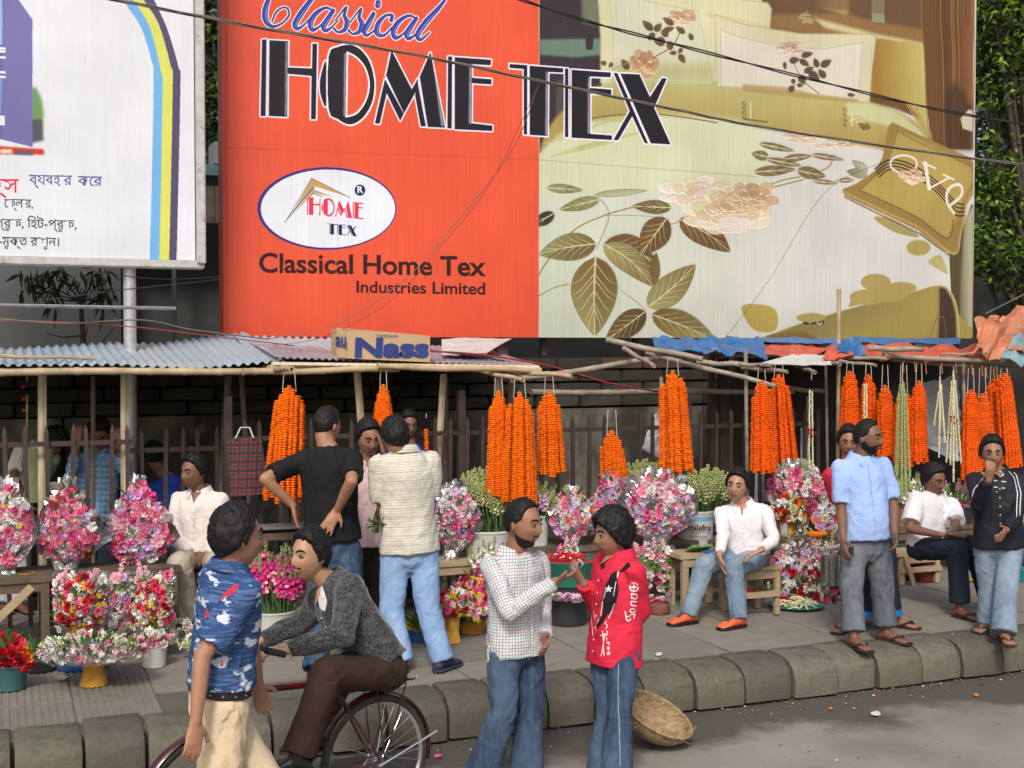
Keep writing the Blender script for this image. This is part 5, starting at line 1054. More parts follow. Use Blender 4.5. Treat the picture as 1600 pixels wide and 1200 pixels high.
        if top.get('collar', True):        # turned-down collar: two leaves rising from the neckline, folding out
            cm = top.get('cm', top['m']); cb = MB(); n_ = 26; op = top.get('open', 26); vs = []; fs = []
            for i in range(n_ + 1):
                a_ = R(90 + op + (360 - 2 * op) * i / n_); e_ = abs(i / n_ - .5) * 2; c0 = NK + axis * .0 - fN * .008; ca, sa = math.cos(a_), math.sin(a_)
                pt = lambda rx, ry, h: c0 + sdN * ca * rx * s + fN * sa * ry * s + axis * h * s
                fr_ = e_ ** 3
                vs += [pt(.070, .068, .004 - .030 * fr_), pt(.069, .067, .046 - .034 * fr_), pt(.076, .074, .048 - .034 * fr_), pt(.104 + .016 * fr_, .096 + .034 * fr_, .004 - .060 * fr_), pt(.100 + .016 * fr_, .092 + .034 * fr_, -.002 - .060 * fr_), pt(.073, .070, .034 - .03 * fr_)]
            for i in range(n_):
                for j in range(5): a_ = i * 6 + j; fs.append((a_, a_ + 6, a_ + 7, a_ + 1))
            cb.add(vs, fs); cuv(cb.build('collar', cm, g_))
            fl2 = MB(); vs = []
            if top.get('vneck'):           # open neckline: skin wedge with its own edge
                v_ = top['vneck']; P0 = NK + fN * .07 * s + axis * .0; w_ = .045
                c1, s1, f1 = tor(1.0 - v_); tipp = c1 + f1 * (.112 + lo) * s; A = NK + sdN * w_ * s + fN * .066 * s; B = NK - sdN * w_ * s + fN * .066 * s; C_ = (A + B) / 2 + fN * .02 * s
                fl2.add([A, C_, B, tipp, tipp - f1 * .03], [(0, 3, 1), (1, 3, 2)]); fl2.build('neck_opening', mskin[skin], body, False)
        if top.get('placket', True) and 'm' in top:
            pk = MB(); pts = []
            for i in range(9):
                t = hem + .02 + (.93 - hem - top.get('vneck', .0)) * i / 8; c_, sd_, f_ = tor(t); dd_ = interp(t, [(hem, .135), (.12, .13), (.33, .118), (.55, .123), (.78, .112), (.9, .088), (1, .07)]) + lo; pts.append(c_ + f_ * (dd_ + .0045 + (belly * max(0, 1 - abs(t - .3) / .3))) * s)
            for i in range(8): pk.add([pts[i] - sdN * .015, pts[i] + sdN * .015, pts[i + 1] + sdN * .015, pts[i + 1] - sdN * .015], [(0, 1, 2, 3)])
            cuv(pk.build('placket', top['m'], g_))
            for i in range(1, 8): link('button', BUT, g_, pts[i] + fN * .002, fN.to_track_quat('Z', 'Y').to_euler())
    if shoes:
        for k in 'RL':
            an, fd = J['an' + k], J['fd' + k]; fl = an.z - .082 * s; sd_ = fd.cross(V((0, 0, 1))); q_ = MB(); base = V((an.x, an.y, fl))
            sole = [(base + fd * f * s + V((0, 0, .004)), sd_ * (w_ + .007) * s, V((0, 0, .014))) for f, w_ in ((-.072, .016), (-.055, .033), (0, .038), (.06, .040), (.12, .049), (.17, .046), (.2, .026))]
            if shoes[0] == 'sandal':
                q_.loft(sole, 12); so_ = q_.build('sandal', shoes[1], root); q2 = MB()
                for f0, f1 in ((.145, .10), (.145, .10)): pass
                for sg in (-1, 1): q2.tube([base + fd * .15 * s + V((0, 0, .022)), base + fd * .12 * s + sd_ * sg * .026 + V((0, 0, .05)), base + fd * .06 * s + sd_ * sg * .052 + V((0, 0, .018))], .0095, 6)
                if len(shoes) > 2: q2.tube([base + sd_ * .04 + V((0, 0, .03)), base - fd * .055 + V((0, 0, .05)), base - sd_ * .04 + V((0, 0, .03)), base + fd * .05 + V((0, 0, .075)), base + sd_ * .04 + V((0, 0, .03))], .006, 6)
                q2.build('strap', shoes[1], so_)
            else:
                q_.loft(sole, 14); so_ = q_.build('shoe_sole', shoes[2] if len(shoes) > 2 else shoes[1], root); u = MB(); foot_mb(u, V((an.x, an.y, an.z + .008)), fd, s * 1.06, False, 1.12); u.cone(an + V((0, 0, .03)), an - V((0, 0, .04)), .042, .048, 14)
                me = remeshed(u, .009, 2, 'shoe'); me.materials.append(shoes[1]); so2 = link('shoe', me, root)
                if len(shoes) > 3:
                    st_ = MB()
                    for f, z in ((.05, .074), (.075, .064), (.1, .054)): st_.tube([base + fd * f * s + sd_ * .042 + V((0, 0, z * .62)), base + fd * (f + .01) * s + V((0, 0, z + .018)), base + fd * f * s - sd_ * .042 + V((0, 0, z * .62))], .008, 6)
                    st_.build('shoe_stripe', shoes[3], root)
    J.update(PV=PV, NK=NK, axis=axis, sdN=sdN, fN=fN, root=root, M=M, tor=tor, body=body, s=s); return J
bt = MB(); bt.loft([(V((0, 0, -.002)), V((.006, 0, 0)), V((0, .006, 0))), (V((0, 0, .002)), V((.005, 0, 0)), V((0, .005, 0)))], 8); BUT = bt.mesh('button', mat('button', (.6, .58, .54), .4))
mdenim = cloth('blue_denim', (.03, .055, .105), pat=pat_denim((.10, .155, .235))); mdenim2 = cloth('light_denim', (.22, .36, .6), pat=pat_denim((.32, .47, .7))); mdenim3 = cloth('grey_denim', (.085, .1, .125), pat=pat_denim((.2, .225, .26))); mdenim4 = cloth('faded_denim', (.10, .16, .24), pat=pat_denim((.28, .36, .44)))
mkhaki = cloth('khaki_cotton', (.62, .50, .34)); mbeige = cloth('beige_cotton', (.42, .38, .31)); mbrown = cloth('brown_trouser', (.042, .024, .018)); mblackc = cloth('black_cotton', (.012, .012, .014)); mnavy = cloth('navy_trouser', (.016, .024, .042)); mblackt = cloth('dark_trouser', (.018, .014, .014))
msh_white = cloth('white_shirt', (.72, .70, .74)); msh_sky = cloth('sky_blue_shirt', (.33, .47, .82)); msh_pink = cloth('pale_pink_shirt', (.62, .46, .47)); msh_cream = cloth('cream_pink_shirt', (.72, .66, .64), pat=pat_stripe((.62, .5, .52), 0, .02, .003, .5))
msh_str = cloth('cream_striped_shirt', (.62, .60, .52), pat=pat_stripe((.28, .27, .22), 1, .0185, .0042, .6, (.36, .34, .3), .062, .006)); msh_plaid = cloth('check_shirt', (.68, .72, .72), pat=pat_plaid((.12, .36, .42), (.42, .14, .18), .034, .006, .7)); msh_bl = cloth('blue_check_shirt', (.22, .46, .78), pat=pat_plaid((.45, .65, .85), (.05, .12, .3), .05, .012, .6, (.3, .5, .7)))
msh_print = cloth('beach_print_shirt', (.03, .07, .19), pat=pat_print); mred = cloth('red_cotton_jacket', (.62, .025, .06), rough=.7); mjk = cloth('chenille_jacket', (.022, .023, .027), pat=pat_chenille, sheen=.3); mroyal = cloth('royal_blue_cloth', (.02, .05, .35)); mjb = cloth('black_track_top', (.016, .017, .026), rough=.6)
mblk = mat('black_leather', (.012, .011, .011), .4); msan = mat('brown_sandal', (.03, .014, .009), .6); morange = mat('orange_shoe', (.75, .13, .05), .5); mnavysh = mat('navy_shoe', (.03, .035, .07), .6); mstrap = mat('rubber_strap', (.03, .02, .02), .6)
# ---- in the road
PG = None
K = lambda m, **k: dict(m=m, **k)
ck = person('smiling bearded man in a white, teal and pink check shirt holding out a phone', 7.3, (804, 862), (806, 1010), (817, 818, -.04, 58, 4, 0), ((797, 957, -1), (868, 908, -1)), ((848, 950, 1), (852, 995, -1)),
    ((786, 1110, -.05), (752, 1212, 'z')), ((828, 1110, .02), (822, 1206, 'z')), yaw=40, syaw=36, s=1.02, skin='brown', hair='crop', beard='jaw', smile=True, floor=0, voxel=.0065,
    top=K(msh_plaid, sleeve='full', hem=-.08, cuff=.044), bottom=K(mdenim, flare=.098, amp=.007), shoes=('shoe', mblk), hands=(dict(to=(905, 893), curl=.55, pn=(0, .2, 1)), dict(curl=.6)))
rd_ = person('young man with long black hair in a red printed jacket facing the check shirt man', 7.45, (968, 866), (960, 1015), (958, 834, -.03, -68, 6, 0), ((932, 950, 1), (912, 912, -1)), ((1003, 955, 1), (972, 995, 1)),
    ((950, 1115, .0), (942, 1212, 'z')), ((968, 1115, -.02), (962, 1218, 'z')), yaw=-58, syaw=-62, s=.98, skin='brown', hair='long', floor=0, voxel=.0065,
    top=K(mred, name='jacket', sleeve='full', hem=-.14, cuff=.046, loose=.02, vneck=.1), bottom=K(mdenim, flare=.105, amp=.006), shoes=('shoe', mblk), hands=(dict(to=(898, 892), curl=.6, pn=(-.2, .3, .9)), dict(curl=.5)))
wk_ = person('young man in a blue beach-print shirt and khaki trousers walking past with his back turned', 5.6, (360, 888), (343, 1095), (370, 840, -.02, 122, 2, 0), ((316, 1025, -1), (306, 1128, 1)), ((392, 1010, 1), (404, 1072, 1)),
    ((335, 1270, -.02), (300, 1420, 'z')), ((425, 1250, .05), (475, 1410, 'z')), yaw=122, syaw=128, s=1.02, skin='warm', hair='short', floor=0, voxel=.006,
    top=K(msh_print, hem=.13, hemw=.158, cuff=.078, sr=.066, loose=.014, placket=False, amp=.007), bottom=K(mkhaki, flare=.11, knee=.1, belt=(.105, mblk), waist=.16, amp=.007), shoes=('shoe', mblk), hands=(dict(curl=.5), dict(curl=.35)))
# silver studs on the belt
c_, sd_, f_ = wk_['tor'](.105); b_ = MB()
for i in range(16):
    a_ = i * .39; b_.ball(c_ + sd_ * .178 * math.cos(a_) + f_ * .135 * math.sin(a_), .0045, 6)
b_.build('belt_stud', mmetal, wk_['root'], kind='stuff')
ri = person('smiling young man in a dark chenille jacket and brown trousers riding the bicycle', 6.75, (516, 908), (592, 1040), (484, 868, -.06, -38, -2, 0), ((468, 975, 1), (405, 1003, -1)), ((538, 992, -1), (448, 1016, -1)),
    ((528, 1062, 1), (492, 1150, 1)), ((512, 1052, -1), (466, 1180, 1)), yaw=-56, syaw=-50, s=1.0, skin='tan', hair='short', smile=True, beard='mous', floor=0, voxel=.0065,
    top=K(mjk, name='jacket', sleeve='full', hem=.0, cuff=.046, sr=.078, elr=.062, loose=.024, vneck=.12, amp=.009), bottom=K(mbrown, flare=.088, knee=.09, over=.0), shoes=('shoe', mblk), hands=(dict(to=(392, 1012), curl=.9, pn=(0, 0, -1)), dict(to=(405, 1018), td=-.02, curl=.95, pn=(0, .3, -1))), feet_yaw=(-80, -75))
# ---- at the stalls, left
G1 = None
person('man in a black T-shirt with hands on his hips seen from behind', 8.95, (512, 699), (520, 856), (511, 665, .03, 142, 10, 0), ((549, 752, -1), (527, 797, 1)), ((414, 748, -1), (458, 790, 1)),
    ((545, 950, .0), (560, 1030, 'z')), ((510, 950, .0), (492, 1040, 'z')), yaw=172, syaw=166, s=1.12, skin='warm', hair='crop', hs=.98,
    top=K(mblackc, name='t_shirt', hem=.07, collar=False, placket=False, cuff=.068, amp=.006), bottom=K(mdenim, flare=.08), shoes=('shoe', mblk), hands=(dict(to=(508, 830), td=-.04, curl=.15, spread=.2, pn=(0, 1, 0)), dict(to=(468, 835), td=.02, curl=.2, pn=(1, 0, 0))))
person('man in a pale pink shirt facing the street with one hand raised to his forehead', 9.75, (578, 722), (575, 850), (575, 684, -.08, 28, 16, 4), ((548, 790, -1), (562, 832, 1)), ((612, 765, -1), (600, 712, -1)),
    ((560, 920, .0), (558, 985, 'z')), ((590, 920, .0), (592, 985, 'z')), yaw=12, s=1.02, skin='brown', hair='short', hs=1.12, beard='mous',
    top=K(msh_pink, sleeve='full', hem=-.02, vneck=.12), bottom=K(mblackt, flare=.08), shoes=('shoe', mblk), hands=(None, dict(to=(590, 668), td=-.02, curl=.15, pn=(-1, 0, 0))))
person('man in an untucked cream striped shirt and light blue jeans seen from behind', 8.85, (632, 706), (640, 862), (617, 683, -.03, 208, 14, 0), ((672, 790, 1), (668, 850, 1)), ((598, 795, 1), (588, 815, 1)),
    ((668, 950, .0), (690, 1026, 'z')), ((612, 950, .0), (627, 1026, 'z')), yaw=190, syaw=196, s=1.1, skin='brown', hair='short', hs=1.0,
    top=K(msh_str, hem=-.01, cuff=.074, sr=.07, loose=.018, placket=False, amp=.007), bottom=K(mdenim2, flare=.075, knee=.078), shoes=('shoe', mnavysh), hands=(dict(curl=.5), dict(curl=.6)), feet_yaw=(150, 200))
person('seated man in a cream-pink long-sleeved shirt and beige trousers, hands clasped', 10.35, (312, 767), (312, 872), (303, 738, -.05, -32, 3, 0), ((268, 838, -1), (296, 866, -1)), ((358, 842, -1), (322, 868, -1)),
    ((280, 880, -1), (297, 962, 'q')), ((342, 880, -1), (322, 950, 'q')), yaw=-8, s=1.06, skin='deep', hair='short', hs=1.12, floor=PZ,
    top=K(msh_cream, sleeve='full', hem=.0, vneck=.14, cuff=.05), bottom=K(mbeige, flare=.07, knee=.095), shoes=('shoe', mblk), hands=(dict(to=(315, 882), curl=.7, pn=(0, 1, 0)), dict(to=(305, 882), curl=.7, pn=(0, 1, 0))), feet_yaw=(-15, 10)) 
person('person in a pale cream shirt bending down behind the fence at far left', 11.1, (62, 700), (14, 800), (84, 690, -.02, 60, 45, 0), ((22, 745, -1), (42, 790, -1)), ((70, 745, 1), (62, 800, 1)),
    ((5, 880, .0), (0, 940, 'z')), ((30, 880, .0), (30, 940, 'z')), yaw=50, s=1.0, skin='deep', hair='long', hs=1.0,
    top=K(cloth('pale_cream_cloth', (.8, .79, .68)), sleeve='short', hem=-.3, hemw=.2, placket=False), bottom=K(cloth('white_cloth', (.5, .52, .56)), flare=.09), hands=(None, None))
t_ = tag(MB().loft([(onz(70, 700, 1.8) * 0 + atd(66, 702, 10.85), V((.09, .02, 0)), V((0, .03, 0))), (atd(60, 740, 10.8), V((.1, .03, 0)), V((0, .04, 0))), (atd(52, 785, 10.8), V((.085, .03, 0)), V((0, .03, 0)))], 12).build('scarf', cloth('green_scarf', (.36, .4, .2))), 'pale green printed scarf hanging from the bending person at far left', 'scarf')
person('man in a blue check shirt gripping the fence with both hands, head bowed', 11.25, (154, 706), (150, 812), (155, 676, -.10, 12, 42, 0), ((112, 735, -1), (122, 690, -1)), ((196, 735, -1), (184, 694, -1)),
    ((135, 880, .0), (135, 940, 'z')), ((165, 880, .0), (168, 940, 'z')), yaw=0, s=1.06, skin='brown', hair='short', hs=1.1,
    top=K(msh_bl, sleeve='full', slen=.55, hem=-.02, placket=True), bottom=K(mnavy, flare=.08), hands=(dict(to=(122, 670), curl=.9, pn=(0, 1, 0)), dict(to=(184, 674), curl=.9, pn=(0, 1, 0))))
person('man in a royal blue shirt crouching behind the fence beside the seated man', 11.3, (262, 745), (285, 830), (240, 712, -.02, 195, 15, 0), ((230, 780, 1), (240, 810, 1)), ((290, 785, -1), (300, 810, 1)),
    ((270, 860, -1), (270, 900, 1)), ((300, 860, -1), (300, 900, 1)), yaw=195, s=1.0, skin='deep', hair='short', hs=1.0,
    top=K(mroyal, hem=-.1, placket=False, collar=False), bottom=K(mnavy, flare=.08))
person('man in shade behind the fence, mostly hidden by the striped shirt man', 11.1, (642, 702), (640, 800), (638, 664, 0, 20, 10, 0), ((615, 760, 1), (620, 800, 1)), ((668, 760, 1), (665, 800, 1)),
    ((630, 880, .0), (630, 930, 'z')), ((650, 880, .0), (655, 930, 'z')), yaw=0, s=1.0, skin='deep', hair='short', hs=1.05,
    top=K(mroyal, hem=.0, name='shirt'), bottom=K(mnavy, flare=.08))
# ---- right
person('seated young man in a white embroidered shirt, jeans and orange shoes', 10.6, (1160, 787), (1166, 868), (1152, 759, -.06, -24, 0, -6), ((1130, 836, -1), (1124, 868, -1)), ((1210, 842, -1), (1188, 860, -1)),
    ((1100, 884, -1), (1078, 956, 'q')), ((1146, 888, -1), (1154, 962, 'q')), yaw=-14, s=1.04, skin='tan', hair='short', hs=1.08,
    top=K(msh_white, sleeve='full', slen=.86, hem=.0, vneck=.2), bottom=K(mdenim4, flare=.068, knee=.08), shoes=('shoe', morange, mblk, mblk), hands=(dict(to=(1128, 890), curl=.4, pn=(1, 0, 0)), dict(to=(1170, 868), curl=.4, pn=(0, 0, -1))), feet_yaw=(-62, -58))
person('bearded man in a light blue shirt and grey jeans standing on the kerb looking sideways', 9.65, (1346, 714), (1352, 850), (1356, 684, -.04, 48, 3, 0), ((1315, 798, -1), (1318, 845, -1)), ((1396, 790, 1), (1398, 835, -1)),
    ((1330, 918, .0), (1334, 992, 'z')), ((1378, 916, .0), (1384, 982, 'z')), yaw=14, s=1.06, skin='deep', hair='crop', beard='full', hs=1.06,
    top=K(msh_sky, hem=.06, cuff=.067, sr=.066, loose=.022), bottom=K(mdenim3, flare=.085, knee=.085, over=-.02), shoes=('sandal', msan), hands=(dict(curl=.6), dict(curl=.5)), belly=.03, feet_yaw=(20, 40))
person('man in a blue-hemmed dark lungi half hidden behind the light blue shirt man', 10.15, (1326, 722), (1352, 850), (1326, 690, -.02, -12, 8, 0), ((1312, 790, 1), (1322, 840, -1)), ((1368, 790, 1), (1372, 845, 1)),
    ((1330, 930, .0), (1322, 968, 'z')), ((1385, 925, .0), (1400, 962, 'z')), yaw=8, s=1.0, skin='brown', hair='short', hs=1.04,
    top=K(mred, hem=.0, placket=False), shoes=('sandal', msan), feet_yaw=(-40, 50))
cL = atd(1362, 850, 10.1); lg = MB(); rg = []
for z, w_, q_ in ((cL.z + .12, .16, .12), (cL.z - .05, .19, .15), (cL.z - .3, .21, .17), (cL.z - .50, .235, .19), (cL.z - .545, .24, .19)): rg.append((V((cL.x, cL.y, z)), RT * w_, FWL * q_))
lg.loft(rg[:-1], 28); lgo = tag(lg.build('lungi', cloth('dark_lungi', (.02, .024, .035), pat=pat_stripe((.1, .11, .14), 0, .05, .004, .6))), 'dark wrapped lungi worn by the man behind the light blue shirt man', 'lungi'); MB().loft([(rg[3][0], RT * .238, FWL * .193), (rg[4][0], RT * .243, FWL * .196)], 28).build('hem_band', cloth('bright_blue_hem', (.02, .2, .55)), lgo)
person('seated young man in a white short-sleeved shirt and navy trousers, legs crossed', 10.9, (1462, 772), (1448, 852), (1459, 750, -.04, 26, 14, 0), ((1422, 826, -1), (1470, 836, -1)), ((1494, 822, -1), (1484, 834, -1)),
    ((1496, 858, -1), (1500, 948, 'q')), ((1520, 852, -1), (1545, 935, 'q')), yaw=30, syaw=14, s=1.04, skin='deep', hair='short', hs=1.06,
    top=K(msh_white, hem=-.06, cuff=.082, sr=.072), bottom=K(mnavy, flare=.08, knee=.085, over=-.03), shoes=('sandal', mstrap, 1), hands=(dict(to=(1492, 832), curl=.6, pn=(0, 0, -1)), dict(to=(1500, 838), curl=.6, pn=(0, 0, 1))), feet_yaw=(30, 45))
person('young man in a black track top and jeans covering his mouth with his hand', 9.95, (1558, 736), (1560, 852), (1550, 708, -.06, -14, 4, 0), ((1527, 788, -1), (1545, 749, -1)), ((1590, 802, -1), (1572, 828, -1)),
    ((1546, 915, .0), (1546, 968, 'z')), ((1572, 915, .0), (1568, 984, 'z')), yaw=-14, s=1.02, skin='brown', hair='short', hs=1.06,
    top=K(mjb, name='track_top', sleeve='full', hem=-.04, loose=.02, cuff=.05, vneck=.06), bottom=K(mdenim4, flare=.1, knee=.085), shoes=('sandal', msan, 1), hands=(dict(to=(1549, 726), td=-.05, curl=.8, pn=(0, 1, 0)), dict(curl=.4)), feet_yaw=(-50, -5))
# ================================================================ flowers
def petalmat(n_, c_):
    m = mat('petal_' + n_, c_, .55, 0, .22, 30, spec=.25); return m
PC = {k: petalmat(k, c_) for k, c_ in dict(pink=(.78, .13, .30), magenta=(.62, .04, .24), white=(.80, .80, .76), lilac=(.62, .38, .66), red=(.50, .012, .03), yellow=(.85, .58, .04), pale=(.85, .45, .52), orange=(.85, .2, .03), cream=(.72, .7, .45), marigold=(.90, .175, .005), rust=(.82, .128, .005), green=(.16, .28, .06), bud=(.36, .42, .17), rose=(.72, .05, .10)).items()}
mleafg = mat('flower_leaf', (.05, .13, .03), .5, 0, .35, 12); mstem = mat('stem_green', (.10, .2, .05), .55, 0, .25, 12); mstemp = mat('stem_pale', (.22, .3, .11), .6, 0, .2, 12)
def fl_mesh(kind, colr):
    key = 'fm_%s_%s' % (kind, colr)
    if key in MATS: return MATS[key]
    rs = random.Random(key); b_ = MB()
    spec = {'rose': [(6, 1.0, .30, .5), (6, .8, .55, .42), (5, .55, .75, .36), (4, .3, .85, .28)], 'daisy': [(13, 1.0, .12, .22), (9, .45, .25, .16)], 'glad': [(3, 1.0, .35, .62), (3, .95, .45, .55), (3, .4, .6, .2)], 'mum': [(9, 1, .1, .34), (8, .75, .4, .3), (6, .45, .6, .26)], 'calla': [(2, 1.1, .3, 1.0), (1, .8, .5, .8)]}[kind]
    off = 0
    for n_, r_, z_, w_ in spec:
        off += .5
        for i in range(n_):
            a = 2 * math.pi * (i + off) / n_ + rs.uniform(-.15, .15); r = r_ * rs.uniform(.85, 1.1); z = z_ * rs.uniform(.8, 1.2); c, s_ = math.cos(a), math.sin(a); T = V((-s_, c, 0)); O = V((c, s_, 0)); w = w_ * 1.35 * rs.uniform(.85, 1.1)
            p = [V((0, 0, -.1)), O * r * .5 + T * w * .5 + V((0, 0, z * .55 + .1)), O * r * .55 + V((0, 0, z * .35 - .02)), O * r * .5 - T * w * .5 + V((0, 0, z * .55 + .1)), O * r * .9 + T * w * .42 + V((0, 0, z + rs.uniform(-.1, .12))), O * r * 1.04 + V((0, 0, z + rs.uniform(-.16, .05))), O * r * .9 - T * w * .42 + V((0, 0, z + rs.uniform(-.1, .12)))]
            b_.add(p, [(0, 1, 2), (0, 2, 3), (1, 4, 5, 2), (2, 5, 6, 3)])
    mats = [PC[colr]]
    if kind in ('daisy',): b_.cm = 1; b_.ball((0, 0, .16), (.24, .24, .14), 7); mats.append(PC['green'] if colr != 'yellow' else PC['rust'])
    me = b_.mesh('flower', mats); MATS[key] = me; return me
def leaf_mesh():
    if 'leafm' in MATS: return MATS['leafm']
    b_ = MB(); P = []
    for i, (t, w) in enumerate(((0, .02), (.3, .16), (.65, .15), (1, .0))): P += [V((-w, t, .12 * t * t)), V((0, t, .12 * t * t - .04)), V((w, t, .12 * t * t))]
    for i in range(3):
        for j in range(2): a = i * 3 + j; b_.add([P[a], P[a + 1], P[a + 4], P[a + 3]], [(0, 1, 2, 3)])
    MATS['leafm'] = b_.mesh('leaf', mleafg); return MATS['leafm']
def filmmat(name, dens, tint, rough=.12, sil=.0):
    m, t, p = nmat(name); L = t.links.new; out = t.nodes['Material Output']; tc = N(t, 'TexCoord')
    tr = N(t, 'BsdfTransparent'); tr.inputs[0].default_value = (*tint, 1); gl = N(t, 'BsdfGlossy'); gl.inputs['Roughness'].default_value = rough; gl.inputs[0].default_value = (.95, .95, 1, 1)
    n1 = N(t, 'TexNoise'); n1.inputs['Scale'].default_value = 7; n1.inputs['Detail'].default_value = 5; n1.inputs['Distortion'].default_value = 1.5; L(tc.outputs['Object'], n1.inputs[0])
    n2 = N(t, 'TexVoronoi'); n2.inputs['Scale'].default_value = 10; L(tc.outputs['Object'], n2.inputs[0])
    ad = N(t, 'Math', operation='MULTIPLY_ADD'); L(n2.outputs[0], ad.inputs[0]); ad.inputs[1].default_value = .8; L(n1.outputs[0], ad.inputs[2])
    bp = N(t, 'Bump'); bp.inputs['Strength'].default_value = 1; bp.inputs['Distance'].default_value = .06; L(ad.outputs[0], bp.inputs['Height']); L(bp.outputs[0], gl.inputs['Normal'])
    q = N(t, 'MapRange'); q.inputs[1].default_value = .42; q.inputs[2].default_value = .66; q.inputs[3].default_value = dens * .35; q.inputs[4].default_value = min(1, dens * 2.2); L(n1.outputs[0], q.inputs[0])
    di = N(t, 'BsdfDiffuse'); di.inputs[0].default_value = (.75, .76, .8, 1); a2 = N(t, 'MixShader'); a2.inputs[0].default_value = .7 + sil * .2; L(di.outputs[0], a2.inputs[1]); L(gl.outputs[0], a2.inputs[2])
    mx = N(t, 'MixShader'); L(q.outputs[0], mx.inputs[0]); L(tr.outputs[0], mx.inputs[1]); L(a2.outputs[0], mx.inputs[2]); L(mx.outputs[0], out.inputs[0]); return m
mfilm = filmmat('clear_wrapping_film', .085, (.985, .985, .99)); mfilm2 = filmmat('crinkled_film_base', .42, (.6, .58, .58)); 
mfoil = mat('silver_foil', (.78, .79, .83), .22, .85, .15, 20, 1.0, 26); 
def prof(kind, t):
    if kind == 'fan': return math.sqrt(max(0.02, 1 - ((t - .34) / .70) ** 2)) if t > .34 else .45 + .55 * (t / .34) ** .8
    if kind == 'peak': return (1 - (t - .3) / .78) ** .75 if t > .3 else .42 + .58 * (t / .3) ** .8
    if kind == 'sleeve': return .72 + .28 * t
    if kind == 'cone': return .12 + .88 * t
    if kind == 'dome': return math.sqrt(max(.03, 1 - t * t))
def scatter(root, C, W, H, kind, pal, n, size, rs, bulge=.6, fk=('rose', 'glad', 'mum'), lf=.25, nn=None, parts=True):
    """flowers spread over the outer face of a bouquet: C bottom centre; axes: right, up, towards the street"""
    size *= 1.5; nn = nn or -FWL; k = 0; keys = list(pal); tries = 0; pts = []
    while k < n and tries < n * 25:
        tries += 1; t = rs.uniform(.02, 1); u = rs.uniform(-1, 1); w = prof(kind, t) * W / 2; q = V((u * w, t * H))
        if any((q - p).length < size * .6 for p in pts) and tries < n * 18: continue
        pts.append(q); k += 1; b = bulge * w * math.sqrt(max(0, 1 - u * u)) * (.9 if kind != 'sleeve' else .6)
        p = C + RT * u * w + V((0, 0, t * H)) + nn * (b - rs.uniform(0, .25) * size); nd = (RT * u * .9 + nn * 1.0 + V((0, 0, (t - .4) * 1.1)) + V((rs.gauss(0, .3), rs.gauss(0, .3), rs.gauss(0, .3)))).normalized()
        ro = nd.to_track_quat('Z', 'Y').to_euler(); c_ = rs.choices(keys, [pal[x] for x in keys])[0]
        if rs.random() < lf: link('leaf', leaf_mesh(), root, p - nn * .01, ((RT * u + V((0, 0, 1)) * rs.uniform(-.2, 1.2) + nn * .4).normalized().to_track_quat('Y', 'Z').to_euler()), size * rs.uniform(1.8, 2.8))
        kd = rs.choice(fk) if c_ != 'yellow' else 'mum'; sz = size * rs.uniform(.75, 1.2) * (.55 if c_ == 'yellow' else 1)
        link('flower', fl_mesh(kd, c_), root, p, ro, sz)
def film(name, root, C, W, H, kind, m, rs, bulge=.7, grow=1.15, back=False, nu=16, nv=14, t0=0., t1=1.1, crink=.014, arc=1.0):
    b_ = MB(); vs = []; fs = []; nn = -FWL; sd_ = rs.uniform(0, 99)
    for j in range(nv + 1):
        t = t0 + (t1 - t0) * j / nv; w = prof(kind, min(t, .99)) * W / 2 * grow
        for i in range(nu + 1):
            u = -1 + 2 * i / nu; p = C + RT * u * w * arc + V((0, 0, t * H)); q = V((u * 3 + sd_, t * 4, sd_)); d = bulge * w * math.sqrt(max(0, 1 - u * u * .96)) * (-.5 if back else 1.12); vs.append(p + nn * (d + crink * (noise.noise(q) + 1.2 * noise.noise(q * 2.7))) + RT * crink * .9 * noise.noise(q * 2) + V((0, 0, crink * 1.2 * noise.noise(q * 1.6))))
    for j in range(nv):
        for i in range(nu): a = j * (nu + 1) + i; fs.append((a, a + 1, a + nu + 2, a + nu + 1))
    return b_.add(vs, fs).build(name, m, root)
def gather(root, A, B, r0, r1, m, rs, name='wrapper_base', flare=0, n=26, depth=.75):
    b_ = MB(); vs = []; fs = []; st = 7; sd_ = rs.uniform(0, 50)
    for j in range(st + 1):
        t = j / st; c_ = A.lerp(B, t); r = r0 + (r1 - r0) * t ** .8 + (flare * max(0, t - .78) / .22 if flare else 0)
        for i in range(n): a = 2 * math.pi * i / n; k = r * (1 + .16 * math.sin(a * 7 + sd_) + .12 * noise.noise(V((math.cos(a) * 3 + sd_, math.sin(a) * 3, t * 4)))); vs.append(c_ + RT * math.cos(a) * k - FWL * math.sin(a) * k * depth)
    for j in range(st):
        for i in range(n): a = j * n + i; b2 = j * n + (i + 1) % n; fs.append((a, b2, b2 + n, a + n))
    return b_.add(vs, fs).build(name, m, root)
